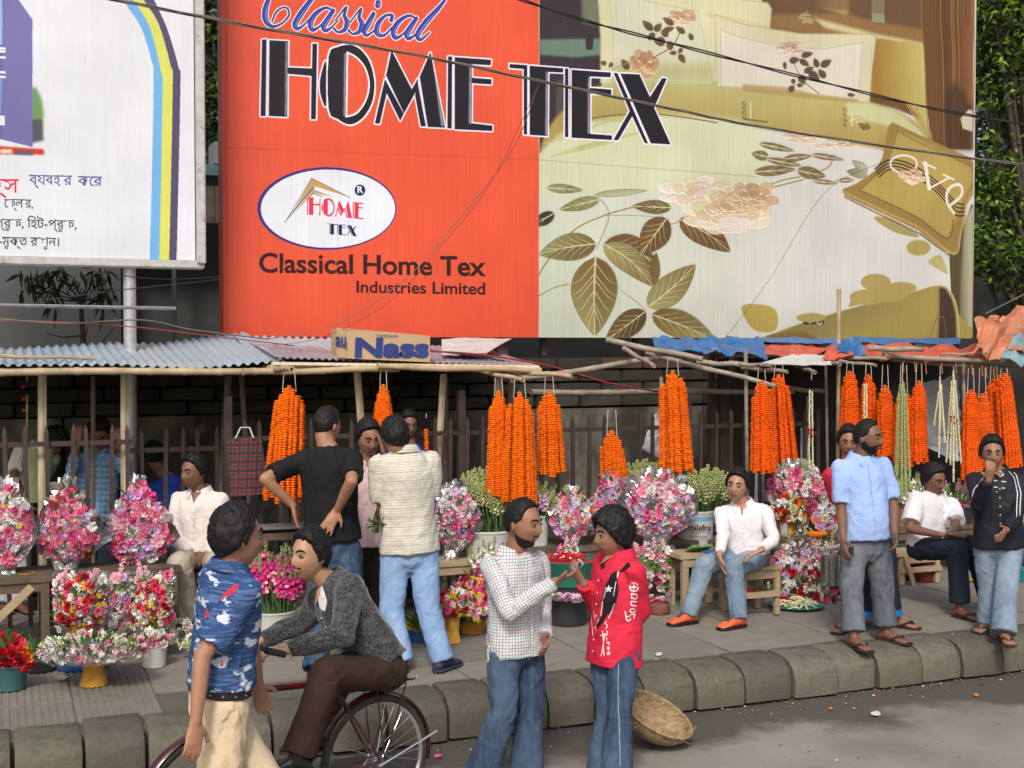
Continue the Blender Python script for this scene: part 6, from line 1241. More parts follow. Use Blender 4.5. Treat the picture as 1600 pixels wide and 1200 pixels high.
def foil_patches(root, C, W, H, kind, n, size, rs, ts=(.5, 1.05)):
    for i in range(int(n * .6)):
        t = rs.uniform(*ts); sg = rs.choice((-1, 1)); w = prof(kind, min(t, .98)) * W / 2; p = C + RT * sg * w * rs.uniform(.75, 1.1) + V((0, 0, t * H)) - FWL * w * .3; b_ = MB(); e1 = (RT * sg * rs.uniform(.2, 1) + V((0, 0, rs.uniform(.3, 1)))).normalized(); e2 = V((-e1.z, 0, e1.x)).normalized(); nn = -FWL
        s_ = size * rs.uniform(.6, 1.3); vs = [p, p + e1 * s_ + nn * s_ * .3, p + e2 * s_ * .6, p - e2 * s_ * .5 + e1 * s_ * .2, p + e1 * s_ * .6 + e2 * s_ * .5 - nn * s_ * .2, p + e1 * s_ * .7 - e2 * s_ * .4 + nn * s_ * .4]; b_.add(vs, [(0, 4, 2), (0, 1, 4), (0, 5, 1), (0, 3, 5)]); b_.build('foil_fold', mfoil, root, False)
def bouquet(label, cx, yt, yb, w, Y, pal, n=60, size=.034, kind='fan', foot=None, fw=.3, grp='wrapped bouquets on the stalls', foil=6, fk=('rose', 'glad', 'mum', 'daisy'), lf=.3, bulge=.55, pot=None, cat='bouquet', spikes=None):
    rs = random.Random(label); C = ony(cx, yb, Y); k = mpp(C); W, H = w * k, (yb - yt) * k; root = thing('wrapped_bouquet' if foot else 'flower_sleeve', label, cat, C, grp)
    film('backing_sheet', root, C, W, H, kind, mfoil if foil else mfilm, rs, .5, 1.22 if foil else 1.12, True, 14, 12, 0, 1.16 if foil else 1.05, .03 if foil else .014)
    scatter(root, C, W, H, kind, pal, n, size, rs, bulge, fk, lf)
    if spikes:
        for i in range(spikes[1]): u = rs.uniform(-.75, .75); link('flower_spike', spike_mesh(spikes[0]), root, C + RT * u * W / 2 + V((0, 0, H * rs.uniform(.62, .8))) - FWL * .02, (rs.gauss(0, .15), u * .45 + rs.gauss(0, .1), rs.uniform(0, 6)), .16 * rs.uniform(.8, 1.3))
    film('clear_film', root, C, W, H, kind, mfilm, rs, bulge + .12, 1.13); foil_patches(root, C, W, H, kind, foil, .075, rs)
    if foot:
        B = ony(foot[0], foot[1], Y); gather(root, C + V((0, 0, .02)), B, W * .5 * prof(kind, 0) * 1.15, W * .08 + .012, mfilm2, rs, flare=.03); gather(root, B + V((0, 0, .03)), B - V((0, 0, .035)), .022, .05, mfoil, rs, 'foil_foot')
    return root
def spike_mesh(kind):
    key = 'sp_' + kind
    if key in MATS: return MATS[key]
    rs = random.Random(key); b_ = MB(); col = {'tube': 'bud', 'white': 'white', 'pink': 'magenta', 'green': 'green', 'lilac': 'lilac', 'cream': 'cream'}[kind]
    mats = [mstemp, PC[col], PC['bud' if kind in ('tube', 'white', 'cream') else 'pale'], PC['cream' if kind == 'tube' else 'white']]
    b_.tube([(0, 0, -.2), (0, 0, .5), (.02, 0, 1)], [.02, .018, .008], 5)
    for i in range(26):
        t = .0 + .98 * i / 26; a = i * 2.4; r = .15 * (1 - t * .7); ln = .2 * (1 - .55 * t)
        if kind in ('tube', 'green', 'cream'): b_.cm = 2 if t > .45 else (1 if i % 3 else 3); o = V((math.cos(a), math.sin(a), .55)).normalized(); b_.ball(V((0, 0, t)) + o * r * .8, (.045, .045, ln * .5), 5, o.to_track_quat('Z', 'Y').to_matrix())
        elif t > .62: b_.cm = 0; o = V((math.cos(a) * .6, math.sin(a) * .6, 1)).normalized(); b_.ball(V((0, 0, t)) + o * .05, (.022, .022, .07), 5, o.to_track_quat('Z', 'Y').to_matrix())
        else:
            for q in range(4):
                b_.cm = 1 if rs.random() < .75 else 2; o = V((math.cos(a), math.sin(a), .35)).normalized(); tt = (Matrix.Rotation(q * 1.57, 3, o) @ o.orthogonal()).normalized(); c_ = V((0, 0, t)) + o * .06; s2 = .15 * (1.15 - t * .6); e_ = o.cross(tt); b_.add([c_, c_ + o * s2 * .6 + tt * s2 * .5 + e_ * s2 * .45, c_ + o * s2 * .9 + tt * s2 * .85, c_ + o * s2 * .6 + tt * s2 * .5 - e_ * s2 * .45], [(0, 1, 2), (0, 2, 3)])
    me = b_.mesh('flower_spike', mats); MATS[key] = me; return me
def lathe_pot(name, label, base, r0, r1, h, m, rim=.006, cat='bucket', root=None, handle=False, bands=None, n=28, grp=None):
    t = root or thing(name, label, cat, base, grp); pr = [(0.001, .004), (r0, .0), (r0 * 1.01, h * .05), (r0 + (r1 - r0) * .9, h * .9), (r1, h * .93), (r1 + rim, h * .95), (r1 + rim, h), (r1 - .003, h), (r1 - .006, h * .9), (r0 - .004, .012), (.001, .012)]
    MB().lathe(base, pr, n).build('tub' if cat == 'tub' else ('pot' if cat == 'pot' else 'pail'), m, t)
    if bands:
        for z0, z1, mm in bands: ra, rb = r0 + (r1 - r0) * z0 + .002, r0 + (r1 - r0) * z1 + .002; MB().lathe(base, [(ra, h * z0), (rb, h * z1)], n).build('printed_band', mm, t)
    return t
def bunch(root, base, rim_r, H, spread, kind, n, sl, rs, stem=True, lean=0, fsz=None):
    b_ = MB()
    for i in range(n):
        a = rs.uniform(0, 6.28); r = math.sqrt(rs.random()); p0 = base + V((math.cos(a), math.sin(a), 0)) * r * rim_r * .8; top = base + RT * (math.cos(a) * r * spread + lean * H) + FWL * math.sin(a) * r * spread * .6 + V((0, 0, H * (1 - .28 * r * r) * rs.uniform(.86, 1.02)))
        d = (top - p0).normalized(); st_ = top - d * sl * .85; b_.tube([p0, p0.lerp(st_, .5) + V((0, 0, .01)), st_], [.0035, .0032, .003], 4); link('flower_spike', spike_mesh(kind), root, st_, d.to_track_quat('Z', 'Y').to_euler(), (fsz or sl * rs.uniform(.85, 1.15)))
        if i % 3 == 0: link('leaf', leaf_mesh(), root, p0.lerp(st_, .4), (d + V((rs.gauss(0, .2), rs.gauss(0, .2), 0))).to_track_quat('Y', 'Z').to_euler(), (sl * .5, sl * 1.2, sl))
    if stem: b_.build('stems', mstem, root, kind='stuff')
# ---------------------------------------------------------------- marigold garlands
def bead_string(n, colr, rb=.021, sp=.0205, white=False):
    key = 'bs_%d_%s_%d' % (n, colr, int(rb * 1e4))
    if key in MATS: return MATS[key]
    b_ = MB(); rs = random.Random(key); N_ = 10
    for i in range(n):
        z = -i * sp; vs = []; cx, cy = rs.uniform(-.0025, .0025), rs.uniform(-.0025, .0025); ph = rs.uniform(0, 1); rr_ = rb * rs.uniform(.88, 1.1)
        for k, (rk, zk) in enumerate(((.35, .5), (.86, .24), (1.0, -.04), (.76, -.3), (.35, -.48))):
            for j in range(N_): a = 2 * math.pi * (j + ph + .5 * k) / N_; r = rr_ * rk * (1 + (.13 if j % 2 else -.11) * (1 if k in (1, 2, 3) else 0) + rs.uniform(-.05, .05)); vs.append((cx + r * math.cos(a), cy + r * math.sin(a), z + zk * sp + rs.uniform(-.0015, .0015)))
        fs = [(k * N_ + j, (k + 1) * N_ + j, (k + 1) * N_ + (j + 1) % N_, k * N_ + (j + 1) % N_) for k in range(4) for j in range(N_)]; b_.add(vs, fs)
    me = b_.mesh('flower_string', PC[colr], False); MATS[key] = me; return me
def garland(label, cx, yt, yb, wt, wb, Y, colr='marigold', n=9, hang=None, lean=0, grp='marigold garlands hanging from the bamboo', rb=.021, cords=2, name='marigold_garland'):
    rs = random.Random(label); wb *= 1.08 if wb > 18 else 1; wt = max(wt, .74 * wb) if wb > 18 else wt; n = n if wb < 20 else n + 9; T = ony(cx, yt, Y); B = ony(cx + lean, yb, Y); k = mpp(T); t = thing(name, label, 'garland', T, grp); Lz = T.z - B.z; nb = max(3, int(round(Lz / (rb * .976)))); nb = int(round(nb / 3) * 3)
    for i in range(n):
        a = 2 * math.pi * i / n + .3; ca, sa = math.cos(a), math.sin(a); p0 = T + RT * ca * (wt * k / 2 - rb * .8) * (1 if i % 3 else .5) + FWL * sa * (wt * k * .3) - V((0, 0, abs(ca) ** 2 * .13 + rs.uniform(0, .03))); p1 = B + RT * ca * (wb * k / 2 - rb) * (1 if i % 3 else .5) + FWL * sa * wb * k * .3 + V((0, 0, rs.uniform(-.035, .035)))
        d = (p0 - p1); link('flower_string', bead_string(nb, colr, rb), t, p0, d.to_track_quat('Z', 'Y').to_euler(), (1, 1, d.length / (nb * rb * .976)))
    if n > 2: link('flower_string', bead_string(int(nb * .8 / 3) * 3 + 3, colr, rb), t, T + V((0, 0, .012)), (B - T).to_track_quat('-Z', 'Y').to_euler(), (1, 1, .8))
    hy = hang if hang is not None else yt - 34
    for i in range(cords): x = (i - (cords - 1) / 2) * wt * .55; MB().tube([T + RT * x * k * .8 - V((0, 0, .03)), ony(cx + x * .6, hy, Y)], .0035, 5).build('cord', mrope, t)
    return t
for a in (('fat bundle of marigold garlands hanging behind the black T-shirt man', 452, 606, 782, 34, 60, 2.55, 'marigold', 12, 577, -10), ('small marigold bundle hanging above the pink shirt man', 599, 604, 668, 18, 32, 2.75, 'marigold', 8, 578), ('left bundle of the marigold trio hanging over the check shirt man', 779, 614, 782, 24, 38, 2.35, 'marigold', 9, 590),
          ('longest, frontmost bundle of the marigold trio over the check shirt man', 812, 616, 786, 30, 54, 2.15, 'marigold', 11, 588), ('marigold bundle right of the trio, hanging from the jutting bamboo', 858, 613, 742, 22, 44, 2.45, 'marigold', 9, 588, 4), ('short marigold bundle hanging low between the tuberose buckets', 956, 676, 764, 22, 46, 2.5, 'marigold', 8, 640, 6),
          ('bright tapering marigold bundle hanging from the crossed bamboo poles', 1051, 582, 738, 20, 54, 2.3, 'marigold', 11, 560, 6), ('darker marigold bundle, left one of the pair beside the slim bamboo', 1190, 598, 738, 26, 38, 2.3, 'rust', 9, 578, 2), ('darker marigold bundle, right one of the pair beside the slim bamboo', 1217, 588, 728, 24, 44, 2.55, 'rust', 10, 570, 8),
          ('red-orange bundle hanging against the tall bamboo upright', 1328, 583, 690, 24, 32, 2.6, 'rust', 8, 565), ('red-orange bundle hanging behind the two thin cream strands', 1357, 588, 700, 20, 28, 2.75, 'rust', 7, 568), ('red-orange bundle right above the bearded man in light blue', 1383, 605, 716, 18, 30, 2.5, 'rust', 8, 570, 3), ('red-orange bundle hanging behind the green bud tassel', 1412, 612, 730, 20, 34, 2.7, 'rust', 8, 570),
          ('red-orange bundle right of the green bud tassel', 1436, 598, 722, 18, 28, 2.6, 'rust', 8, 568), ('red-orange bundle left one of the four behind the man in black', 1517, 612, 752, 18, 30, 2.35, 'rust', 8, 575), ('red-orange bundle second of the four behind the man in black', 1535, 618, 735, 20, 32, 2.5, 'rust', 8, 575, 6), ('red-orange bundle third of the four, its middle behind the black top', 1553, 594, 730, 20, 34, 2.75, 'rust', 8, 572, 8), ('red-orange bundle at the far right of the four', 1569, 586, 728, 20, 34, 2.6, 'rust', 8, 575, 12)):
    garland(*a[:8], n=a[8], hang=a[9], lean=a[10] if len(a) > 10 else 0)
garland('single marigold string looped over the fence tips', 666, 648, 708, 6, 10, 3.05, n=1, hang=646, cords=1)
Gw = 'thin bud strands hanging from the bamboo'
for a in (('two thin cream bud strands with red tips beside the marigold pair', 1268, 588, 672, 8, 10, 2.3, 'cream', 2, 582), ('two thin cream bud strands in front of the red-orange bundles', 1353, 578, 648, 7, 9, 2.35, 'cream', 2, 568), ('green bud tassel of many strands with one longer strand', 1410, 596, 672, 10, 19, 2.2, 'bud', 6, 568), ('short cream bud tassel, left one of the pair', 1469, 592, 640, 6, 13, 2.3, 'cream', 5, 572), ('long cream bud tassel with red rose tips, right one of the pair', 1490, 582, 652, 8, 17, 2.3, 'cream', 6, 572), ('green bud strand with red roses hanging at the far left', 42, 590, 668, 3, 4, 3.25, 'green', 1, 585)):
    g_ = garland(*a[:8], n=a[8], hang=a[9], grp=Gw, rb=.0085, cords=1, name='bud_garland')
    if 'red' in a[0] and 'front of' not in a[0]:
        for i in range(5 if a[1] > 100 else 4): q_ = ony(a[1] + (i % 3 - 1) * 5 if a[1] > 100 else 36, a[3] + (i // 2) * 5 if a[1] > 100 else 605 + i * 18, a[6] - .03); link('flower', fl_mesh('rose', 'red'), g_, q_, (1.3, 0, .3 * i), .017)
HK = ('above the green bud tassel', 'just right of the green bud tassel', 'above the bundle right of the green tassel', 'above the short cream tassel', 'above the long cream tassel', 'left of the four bundles behind the man in black', 'above the first of the four bundles', 'close beside another above the first of the four bundles', 'above the second of the four bundles', 'above the last of the four bundles', 'outermost, past the last of the four bundles')
for (x, y), l_ in zip(((1408, 568), (1426, 568), (1443, 570), (1468, 570), (1490, 570), (1515, 572), (1531, 574), (1537, 576), (1549, 576), (1568, 576), (1574, 578)), HK):
    p = ony(x, y, 2.75); b_ = MB(); b_.tube([p + V((0, -.03, .02)), p + V((.0, -.035, -.03)), p + V((.004, -.035, -.06)), p + V((.006, -.035, -.085))], [.004, .004, .004, .007], 5); tag(b_.build('twine_hook', mrope2), 'orange twine hook ' + l_, 'twine hook', 'orange twine hooks along the front beam')
# ---------------------------------------------------------------- bouquets
WARM = dict(pink=6, magenta=2, pale=4, red=2, yellow=3, white=1, lilac=2); PINK = dict(pink=8, magenta=3, pale=3, lilac=3, white=1); MIX = dict(white=5, pink=4, lilac=4, pale=4, magenta=2); LILAC = dict(lilac=6, pale=4, white=4, pink=3, magenta=1, yellow=.5); BASK = dict(red=5, pink=3, white=2, yellow=7, rose=2, pale=1); REDW = dict(red=5, white=5, pink=2, rose=2, green=1)
bouquet('bouquet cut by the left picture edge, white lilies over pink flowers', 8, 765, 882, 84, 2.55, dict(white=5, pink=5, pale=3, yellow=2, magenta=1), 50, .033, foot=(12, 898), foil=4, spikes=('green', 4))
bouquet('large silver-rimmed bouquet of pink, red and yellow flowers left of the pink one', 106, 762, 872, 112, 2.6, WARM, 95, .027, 'peak', foot=(100, 896), foil=8); bouquet('peaked bouquet of pink gladioli in silver film beside the seated man in cream', 217, 760, 872, 106, 2.6, PINK, 62, .036, 'peak', foot=(221, 896), foil=6, fk=('glad', 'glad', 'rose'))
bouquet('pink and white bouquet in silver film right of the striped shirt man', 712, 765, 850, 72, 2.45, MIX, 48, .032, foot=(700, 880), foil=6, fk=('glad', 'rose', 'daisy'))
bouquet('bouquet with orange bud and mixed pinks above the green tub', 893, 770, 838, 62, 2.3, dict(pink=4, white=3, lilac=3, yellow=1, orange=.5, pale=3), 46, .031, foot=(893, 860), foil=4, spikes=('cream', 3))
bouquet('tall bouquet with two magenta gladiolus spikes above the red jacket man', 957, 745, 838, 88, 2.45, LILAC, 66, .031, 'peak', foot=(955, 862), foil=6, spikes=('pink', 4)); bouquet('widest silver-wrapped bouquet of pink, lilac and white flowers with yellow lilies on top', 1026, 745, 832, 108, 2.1, dict(lilac=4, white=4, pink=5, pale=4, magenta=1), 92, .031, foot=(1026, 862), foil=14, spikes=('cream', 4), fw=.4)
bouquet('round bouquet of pink gladioli in clear film left of the light blue shirt man', 1246, 730, 800, 90, 2.35, dict(pink=6, magenta=2, white=2, red=1), 56, .034, foot=(1248, 824), foil=5, spikes=('cream', 9)); bouquet('small bouquet of lilac and red flowers right behind the seated man in white', 1292, 770, 832, 46, 2.2, dict(lilac=3, red=2, orange=2, white=3, cream=2), 34, .03, foot=(1290, 846), foil=2, spikes=('white', 3))
bouquet('small bouquet half hidden behind the seated young man in white', 1128, 782, 826, 34, 2.4, dict(pink=4, magenta=2, cream=2), 20, .028, foot=(1130, 840), foil=0)
# ---- flower sleeves
Gs = 'clear film sleeves of flowers standing in rows'
def sleeve(label, cx, yt, yb, w, Y, pal, n, kind='sleeve', sp=('green', 4), size=.026): return bouquet(label, cx, yt, yb, w, Y, pal, n, size, kind, None, grp=Gs, foil=0, fk=('glad', 'rose', 'mum'), lf=.5, bulge=.35, spikes=sp, cat='flower sleeve')
SP = dict(white=5, pale=4, lilac=2, pink=2, cream=3)
for i, (x, l_) in enumerate(((106, 'first film sleeve from the left in the row under the bouquets'), (145, 'second film sleeve in the row, behind the red and yellow arrangement'), (182, 'third film sleeve in the row under the bouquets'), (216, 'fourth film sleeve in the row, silver edged'), (252, 'last film sleeve of the row, beside the seated man in cream'))): sleeve(l_, x, 898, 984, 42, 2.1, SP, 26)
for x, y0_, y1_, w_, l_ in ((890, 855, 905, 34, 'film sleeve of white flowers just right of the green tub'), (1003, 858, 925, 34, 'film sleeve of pink and white flowers right of the red jacket collar'), (1034, 856, 925, 36, 'film cone of white and pink flowers with a long silver point')): sleeve(l_, x, y0_, y1_, w_, 2.0, dict(white=6, pale=4, magenta=2, pink=2, green=2), 22, 'cone' if w_ == 36 else 'sleeve')
q_ = ony(1044, 925, 2.0); gather(bpy.data.objects[[o.name for o in bpy.data.objects if o.get('label', '').startswith('film cone')][0]], q_, ony(1050, 958, 2.0), .03, .008, mfoil, random.Random(3), 'foil_tip')
for x, y0_, y1_, w_, l_ in ((1222, 846, 925, 40, 'film sleeve of pink gladioli left of the steel tiffin carriers'), (1258, 842, 905, 46, 'film sleeve of lilac flowers behind the stool'), (1286, 846, 895, 34, 'film sleeve of lilac flowers beside the light blue shirt man')): sleeve(l_, x, y0_, y1_, w_, 2.15, dict(lilac=5, pink=4, pale=3, white=2), 28, sp=('cream', 5))
# ---- buckets and bunches
mwh = mat('white_plastic', (.62, .63, .62), .4, 0, .06, 6, .05, 40, (.4, .39, .36), .3); mgr = mat('green_plastic', (.02, .17, .11), .35); mteal = mat('teal_plastic', (.02, .22, .19), .35); mdkb = mat('dark_plastic', (.03, .033, .038), .45, 0, .2, 6, .1, 40, (.08, .075, .07), .35); mblu = mat('blue_plastic', (.03, .1, .28), .4); mredp = mat('red_plastic', (.55, .03, .035), .4); mtg = mat('teal_grey_plastic', (.05, .13, .15), .45); mbk = mat('gold_cane', (.55, .28, .035), .6, 0, .2, 14); mlab = mat('bucket_print_blue', (.16, .38, .6), .5)
def pot(label, cx, yrim, w, h, Y, m, cat='bucket', name='bucket', floor=None, r0=.78, bands=None, grp=None, sit=None):
    T = ony(cx, yrim, Y); k = mpp(T); r = w * k / 2; B = V((T.x, T.y, T.z - h * k))
    if floor: B.z = PZ; h = (T.z - PZ) / k
    return lathe_pot(name, label, B, r * r0, r, h * k, m, cat=cat, bands=bands, grp=grp), B, T, r
t, B, T, r = pot('white bucket of tuberoses beside the marigold trio', 762, 826, 78, 60, 2.5, mwh, r0=.82); bunch(t, T - V((0, 0, .1)), r, .62, .34, 'tube', 95, .24, random.Random(1), lean=-.06, fsz=.21)
MB().tube([T + V((-.02 + .1 * math.cos(a_) , .06 * math.sin(a_), .2)) for a_ in np.linspace(0, 6.3, 12)], .008, 5).build('raffia_tie', mat('raffia', (.45, .33, .12), .8), t)
t, B, T, r = pot('white paint bucket with blue print holding tuberoses, left of the seated young man in white', 1086, 796, 60, 66, 2.35, mwh, r0=.86, bands=((.78, .88, mlab), (.06, .12, mlab))); bunch(t, T - V((0, 0, .1)), r, .50, .44, 'tube', 90, .22, random.Random(2), fsz=.2)
text(t, 'Jotalafra', ony(1066, 828, 2.35 - r), ony(1110, 828, 2.35 - r), 9 * mpp(T), mink2 if 'mink2' in globals() else mat('print_ink', (.02, .02, .03), .5), name='lettering', bold=.02, off=.012); text(t, 'SUPER EMULSION', ony(1074, 840, 2.35 - r), ony(1104, 840, 2.35 - r), 3.5 * mpp(T), mat('print_ink', (.02,) * 3), name='lettering', off=.012)
t, B, T, r = pot('white bucket in shade behind the tall tuberoses at the middle', 1010, 775, 58, 60, 2.8, mwh, r0=.86); bunch(t, T - V((0, 0, .1)), r, .42, .28, 'tube', 75, .22, random.Random(4), fsz=.21)
t, B, T, r = pot('tall white bucket behind the right shoulder of the check shirt man', 838, 804, 40, 60, 2.5, mwh, r0=.86); bunch(t, T - V((0, 0, .08)), r, .33, .18, 'lilac', 16, .17, random.Random(5)); bunch(t, T - V((0, 0, .08)), r, .36, .26, 'cream', 16, .17, random.Random(6), lean=.2)
t, B, T, r = pot('white enamel bucket of pink gladioli behind the bicycle rider', 428, 952, 70, 30, 2.05, mwh, floor=1, r0=.8); bunch(t, T - V((0, 0, .1)), r, .56, .30, 'pink', 60, .22, random.Random(7))
t, B, T, r = pot('dark bucket of white and pink gladioli left of the check shirt man', 766, 912, 46, 40, 2.2, mdkb, floor=1); bunch(t, T - V((0, 0, .1)), r, .46, .22, 'white', 16, .2, random.Random(8)); bunch(t, T - V((0, 0, .1)), r, .34, .2, 'pink', 20, .2, random.Random(9))
t, B, T, r = pot('bucket of white gladioli behind the seated man in the white short-sleeved shirt', 1425, 786, 60, 50, 2.6, mat('cane_box', (.3, .26, .1), .7), r0=.95); bunch(t, T - V((0, 0, .08)), r, .34, .36, 'white', 64, .2, random.Random(10))
t, B, T, r = pot('bucket of pink and green gladioli between the seated man and the man in black', 1500, 790, 40, 50, 2.5, mdkb); bunch(t, T - V((0, 0, .08)), r, .3, .26, 'green', 14, .18, random.Random(11)); bunch(t, T - V((0, 0, .08)), r, .22, .12, 'pink', 8, .17, random.Random(12))
t, B, T, r = pot('bucket of pale green and white flowers at the right picture edge', 1600, 830, 50, 50, 2.2, mdkb); bunch(t, T - V((0, 0, .08)), r, .3, .2, 'tube', 24, .18, random.Random(13))
# green tub of petals on a dark drum
t, B, T, r = pot('dark round drum under the green tub, ringed by flowers', 886, 908, 66, 60, 1.75, mdkb, 'drum', 'drum', floor=1, r0=.92)
t2, B2, T2, r2 = pot('green plastic tub of rose petals standing on the dark drum', 886, 872, 96, 40, 1.75, mgr, 'tub', 'tub', r0=.74)
b_ = MB(); rs = random.Random(5)
for i in range(240): a_ = rs.uniform(0, 6.28); q = math.sqrt(rs.random()) * r2 * .62; p = T2 + V((math.cos(a_) * q, math.sin(a_) * q, .004 + .03 * (1 - q / r2) + rs.uniform(-.01, .01))); b_.cm = 0 if rs.random() < .85 else 1; b_.ball(p, (.012, .010, .004), 4, Matrix.Rotation(rs.uniform(0, 3), 3, 'X'))
b_.build('petals', [PC['red'], PC['cream']], t2, kind='stuff')
MB().lathe(T2 - V((0, 0, .03)), [(.001, .01), (r2 * .9, 0)], 20).build('filling', PC['red'], t2)
def ring_fl(root, c, r, pal, n, size, rs, z=.0, sp=None):
    keys = list(pal)
    for i in range(n): a_ = rs.uniform(0, 6.28); rr_ = r * rs.uniform(.8, 1.2); link('flower', fl_mesh(rs.choice(('rose', 'glad', 'mum')), rs.choices(keys, [pal[k] for k in keys])[0]), root, c + V((math.cos(a_) * rr_, math.sin(a_) * rr_, z + rs.uniform(-.02, .03))), (rs.uniform(-.6, .6), rs.uniform(-.6, .6), a_), size * rs.uniform(.8, 1.2))
dr = thing('flower_ring', 'ring of lilac gladioli and buds leaning round the dark drum', 'flowers', (B.x, B.y, PZ + .15)); rs = random.Random(6)
for i in range(26): a_ = rs.uniform(3.2, 6.2); p = V((B.x, B.y, PZ + .24)) + V((math.cos(a_), math.sin(a_), 0)) * r * 1.05; d_ = V((math.cos(a_) * 1.2, math.sin(a_) * 1.2, rs.uniform(-.1, .5))).normalized(); link('flower_spike', spike_mesh(rs.choice(('lilac', 'lilac', 'cream'))), dr, p, d_.to_track_quat('Z', 'Y').to_euler(), .16)
# left tubs
t, B, T, r = pot('teal-grey bucket of red roses at the left picture edge', 14, 1036, 60, 36, 1.3, mtg, floor=1, r0=.8); rs = random.Random(3)
def dome(root, c, r, h, pal, n, size, rs, fk=('rose', 'mum'), lf=.5): scatter(root, c, 2 * r, h, 'dome', pal, n, size, rs, .75, fk, lf)
dome(t, T, r * 1.1, .17, dict(red=9, orange=1, rose=2), 40, .034, rs, ('rose', 'mum')); 
t, B, T, r = pot('dark blue tub with a few yellow flowers behind the red roses', 62, 1016, 62, 26, 1.75, mdkb, 'tub', 'tub', floor=1, r0=.85); dome(t, T, r * .8, .05, dict(yellow=5, green=2), 16, .03, rs)
t, B, T, r = pot('blue tub behind the golden cane basket at left', 128, 1010, 92, 26, 1.75, mblu, 'tub', 'tub', floor=1, r0=.88)
t, B, T, r = pot('small white enamel bucket at the foot of the flower sleeves', 240, 1005, 42, 30, 1.55, mwh, floor=1, r0=.85); dome(t, T, r * 1.2, .08, dict(white=5, pale=3, pink=2), 16, .028, rs)
t, B, T, r = pot('red plastic tub behind the black T-shirt man', 572, 897, 36, 40, 2.2, mredp, 'tub', 'tub', floor=1, r0=.7)
t, B, T, r = pot('blue tub of yellow flowers behind the legs of the striped shirt man', 655, 982, 42, 24, 1.6, mblu, 'tub', 'tub', floor=1, r0=.85); dome(t, T, r * .95, .08, dict(yellow=9), 34, .04, rs)
t, B, T, r = pot('teal tub of white garland strings under the wooden stool', 1244, 944, 84, 34, 1.6, mteal, 'tub', 'tub', floor=1, r0=.82)
b_ = MB()
for i in range(70): a_ = rs.uniform(0, 6.28); q = math.sqrt(rs.random()) * r * .75; p = T + V((math.cos(a_) * q, math.sin(a_) * q, rs.uniform(-.01, .03))); e = V((math.cos(a_ * 3) * .05, math.sin(a_ * 3) * .05, rs.uniform(-.01, .02))); b_.tube([p - e, p + V((0, 0, .012)), p + e], .007, 5)
b_.build('strings', PC['cream'], t, kind='stuff'); dome(t, T + V((-.08, .05, 0)), .06, .04, dict(red=3), 6, .022, rs)
t, B, T, r = pot('red plastic tub behind the legs of the seated young man in white', 1172, 922, 50, 30, 2.1, mredp, 'tub', 'tub', floor=1, r0=.85)
t, B, T, r = pot('green tub behind the light blue shirt man', 1395, 890, 40, 30, 2.3, mteal, 'tub', 'tub', floor=1, r0=.85); t, B, T, r = pot('dark red drum under the seated man in the short-sleeved white shirt', 1440, 870, 48, 40, 2.2, mat('maroon_plastic', (.12, .015, .02), .4), 'drum', 'drum', floor=1, r0=.9)
t, B, T, r = pot('teal box-like tub at the right picture edge on the pavement', 1592, 888, 46, 26, 1.9, mteal, 'tub', 'tub', floor=1, r0=.9); t, B, T, r = pot('yellow tub between the crossed legs and the jeans at right', 1518, 905, 26, 26, 2.0, mat('yellow_plastic', (.55, .28, .02), .4), 'tub', 'tub', floor=1, r0=.9)
# cane baskets with arrangements
def basket(label, cx, yrim, w, Y, pal, n, dh, dw, size=.028, waist=True, h=None, grp='golden cane baskets of flowers', base_y=None, leaves_=14, lf=.5, fk=('rose', 'mum', 'daisy')):
    T = ony(cx, yrim, Y); k = mpp(T); r = w * k / 2; zb = PZ if base_y is None else ony(cx, base_y, Y).z; H_ = T.z - zb; B = V((T.x, T.y, zb)); root = thing('flower_basket', label, 'flower basket', B, grp)
    pr = [(r * 1.05, 0), (r * 1.0, H_ * .08), (r * .78, H_ * .45), (r * .95, H_ * .9), (r * 1.08, H_), (r * .98, H_)] if waist else [(r * .78, 0), (r * .86, H_ * .3), (r * 1.0, H_ * .9), (r * 1.05, H_), (r * .95, H_)]
    rows = []; m_ = 22; n_ = 32; b_ = MB(); vs = []; fs = []
    for j in range(m_ + 1):
        z = H_ * j / m_; rr_ = interp(z, [(b, a) for a, b in pr[:-1]])
        for i in range(n_): a = 2 * math.pi * i / n_; q = rr_ * (1 + .03 * (1 if (i + j) % 2 else -1)); vs.append(B + V((q * math.cos(a), q * math.sin(a), z)))
    for j in range(m_):
        for i in range(n_): a = j * n_ + i; b2 = j * n_ + (i + 1) % n_; fs.append((a, b2, b2 + n_, a + n_))
    b_.add(vs, fs).build('cane_weave', mbk, root, False); MB().tube([T + V((r * 1.05 * math.cos(a), r * 1.05 * math.sin(a), 0)) for a in np.linspace(0, 2 * math.pi, 25)], .006, 6).build('rim', mbk, root)
    rs = random.Random(label); 
    for i in range(leaves_ + 10): a = rs.uniform(0, 6.28); d_ = V((math.cos(a), math.sin(a), rs.uniform(-.1, .5))).normalized(); link('leaf', leaf_mesh(), root, T + d_ * r * .5 + V((0, 0, .01)), d_.to_track_quat('Y', 'Z').to_euler(), (dw * k * .3, dw * k * .42, .1))
    scatter(root, T + V((0, 0, .01)), dw * k, dh * k, 'dome', pal, n, size, rs, .8, fk, lf); return root, T, k
basket('basket arrangement of red and yellow flowers leaning on the film sleeves', 128, 975, 44, 1.85, BASK, 70, 72, 78, .022); basket('basket of red, pink and white flowers at the right end of the film sleeves', 241, 972, 34, 1.75, BASK, 56, 62, 66, .024, False)
ro_, T_, k_ = basket('low wide white arrangement under film on a flared golden basket', 146, 1020, 40, 1.2, dict(white=7, pale=3, green=3, cream=3, pink=1), 120, 30, 165, .022, True, lf=.9)
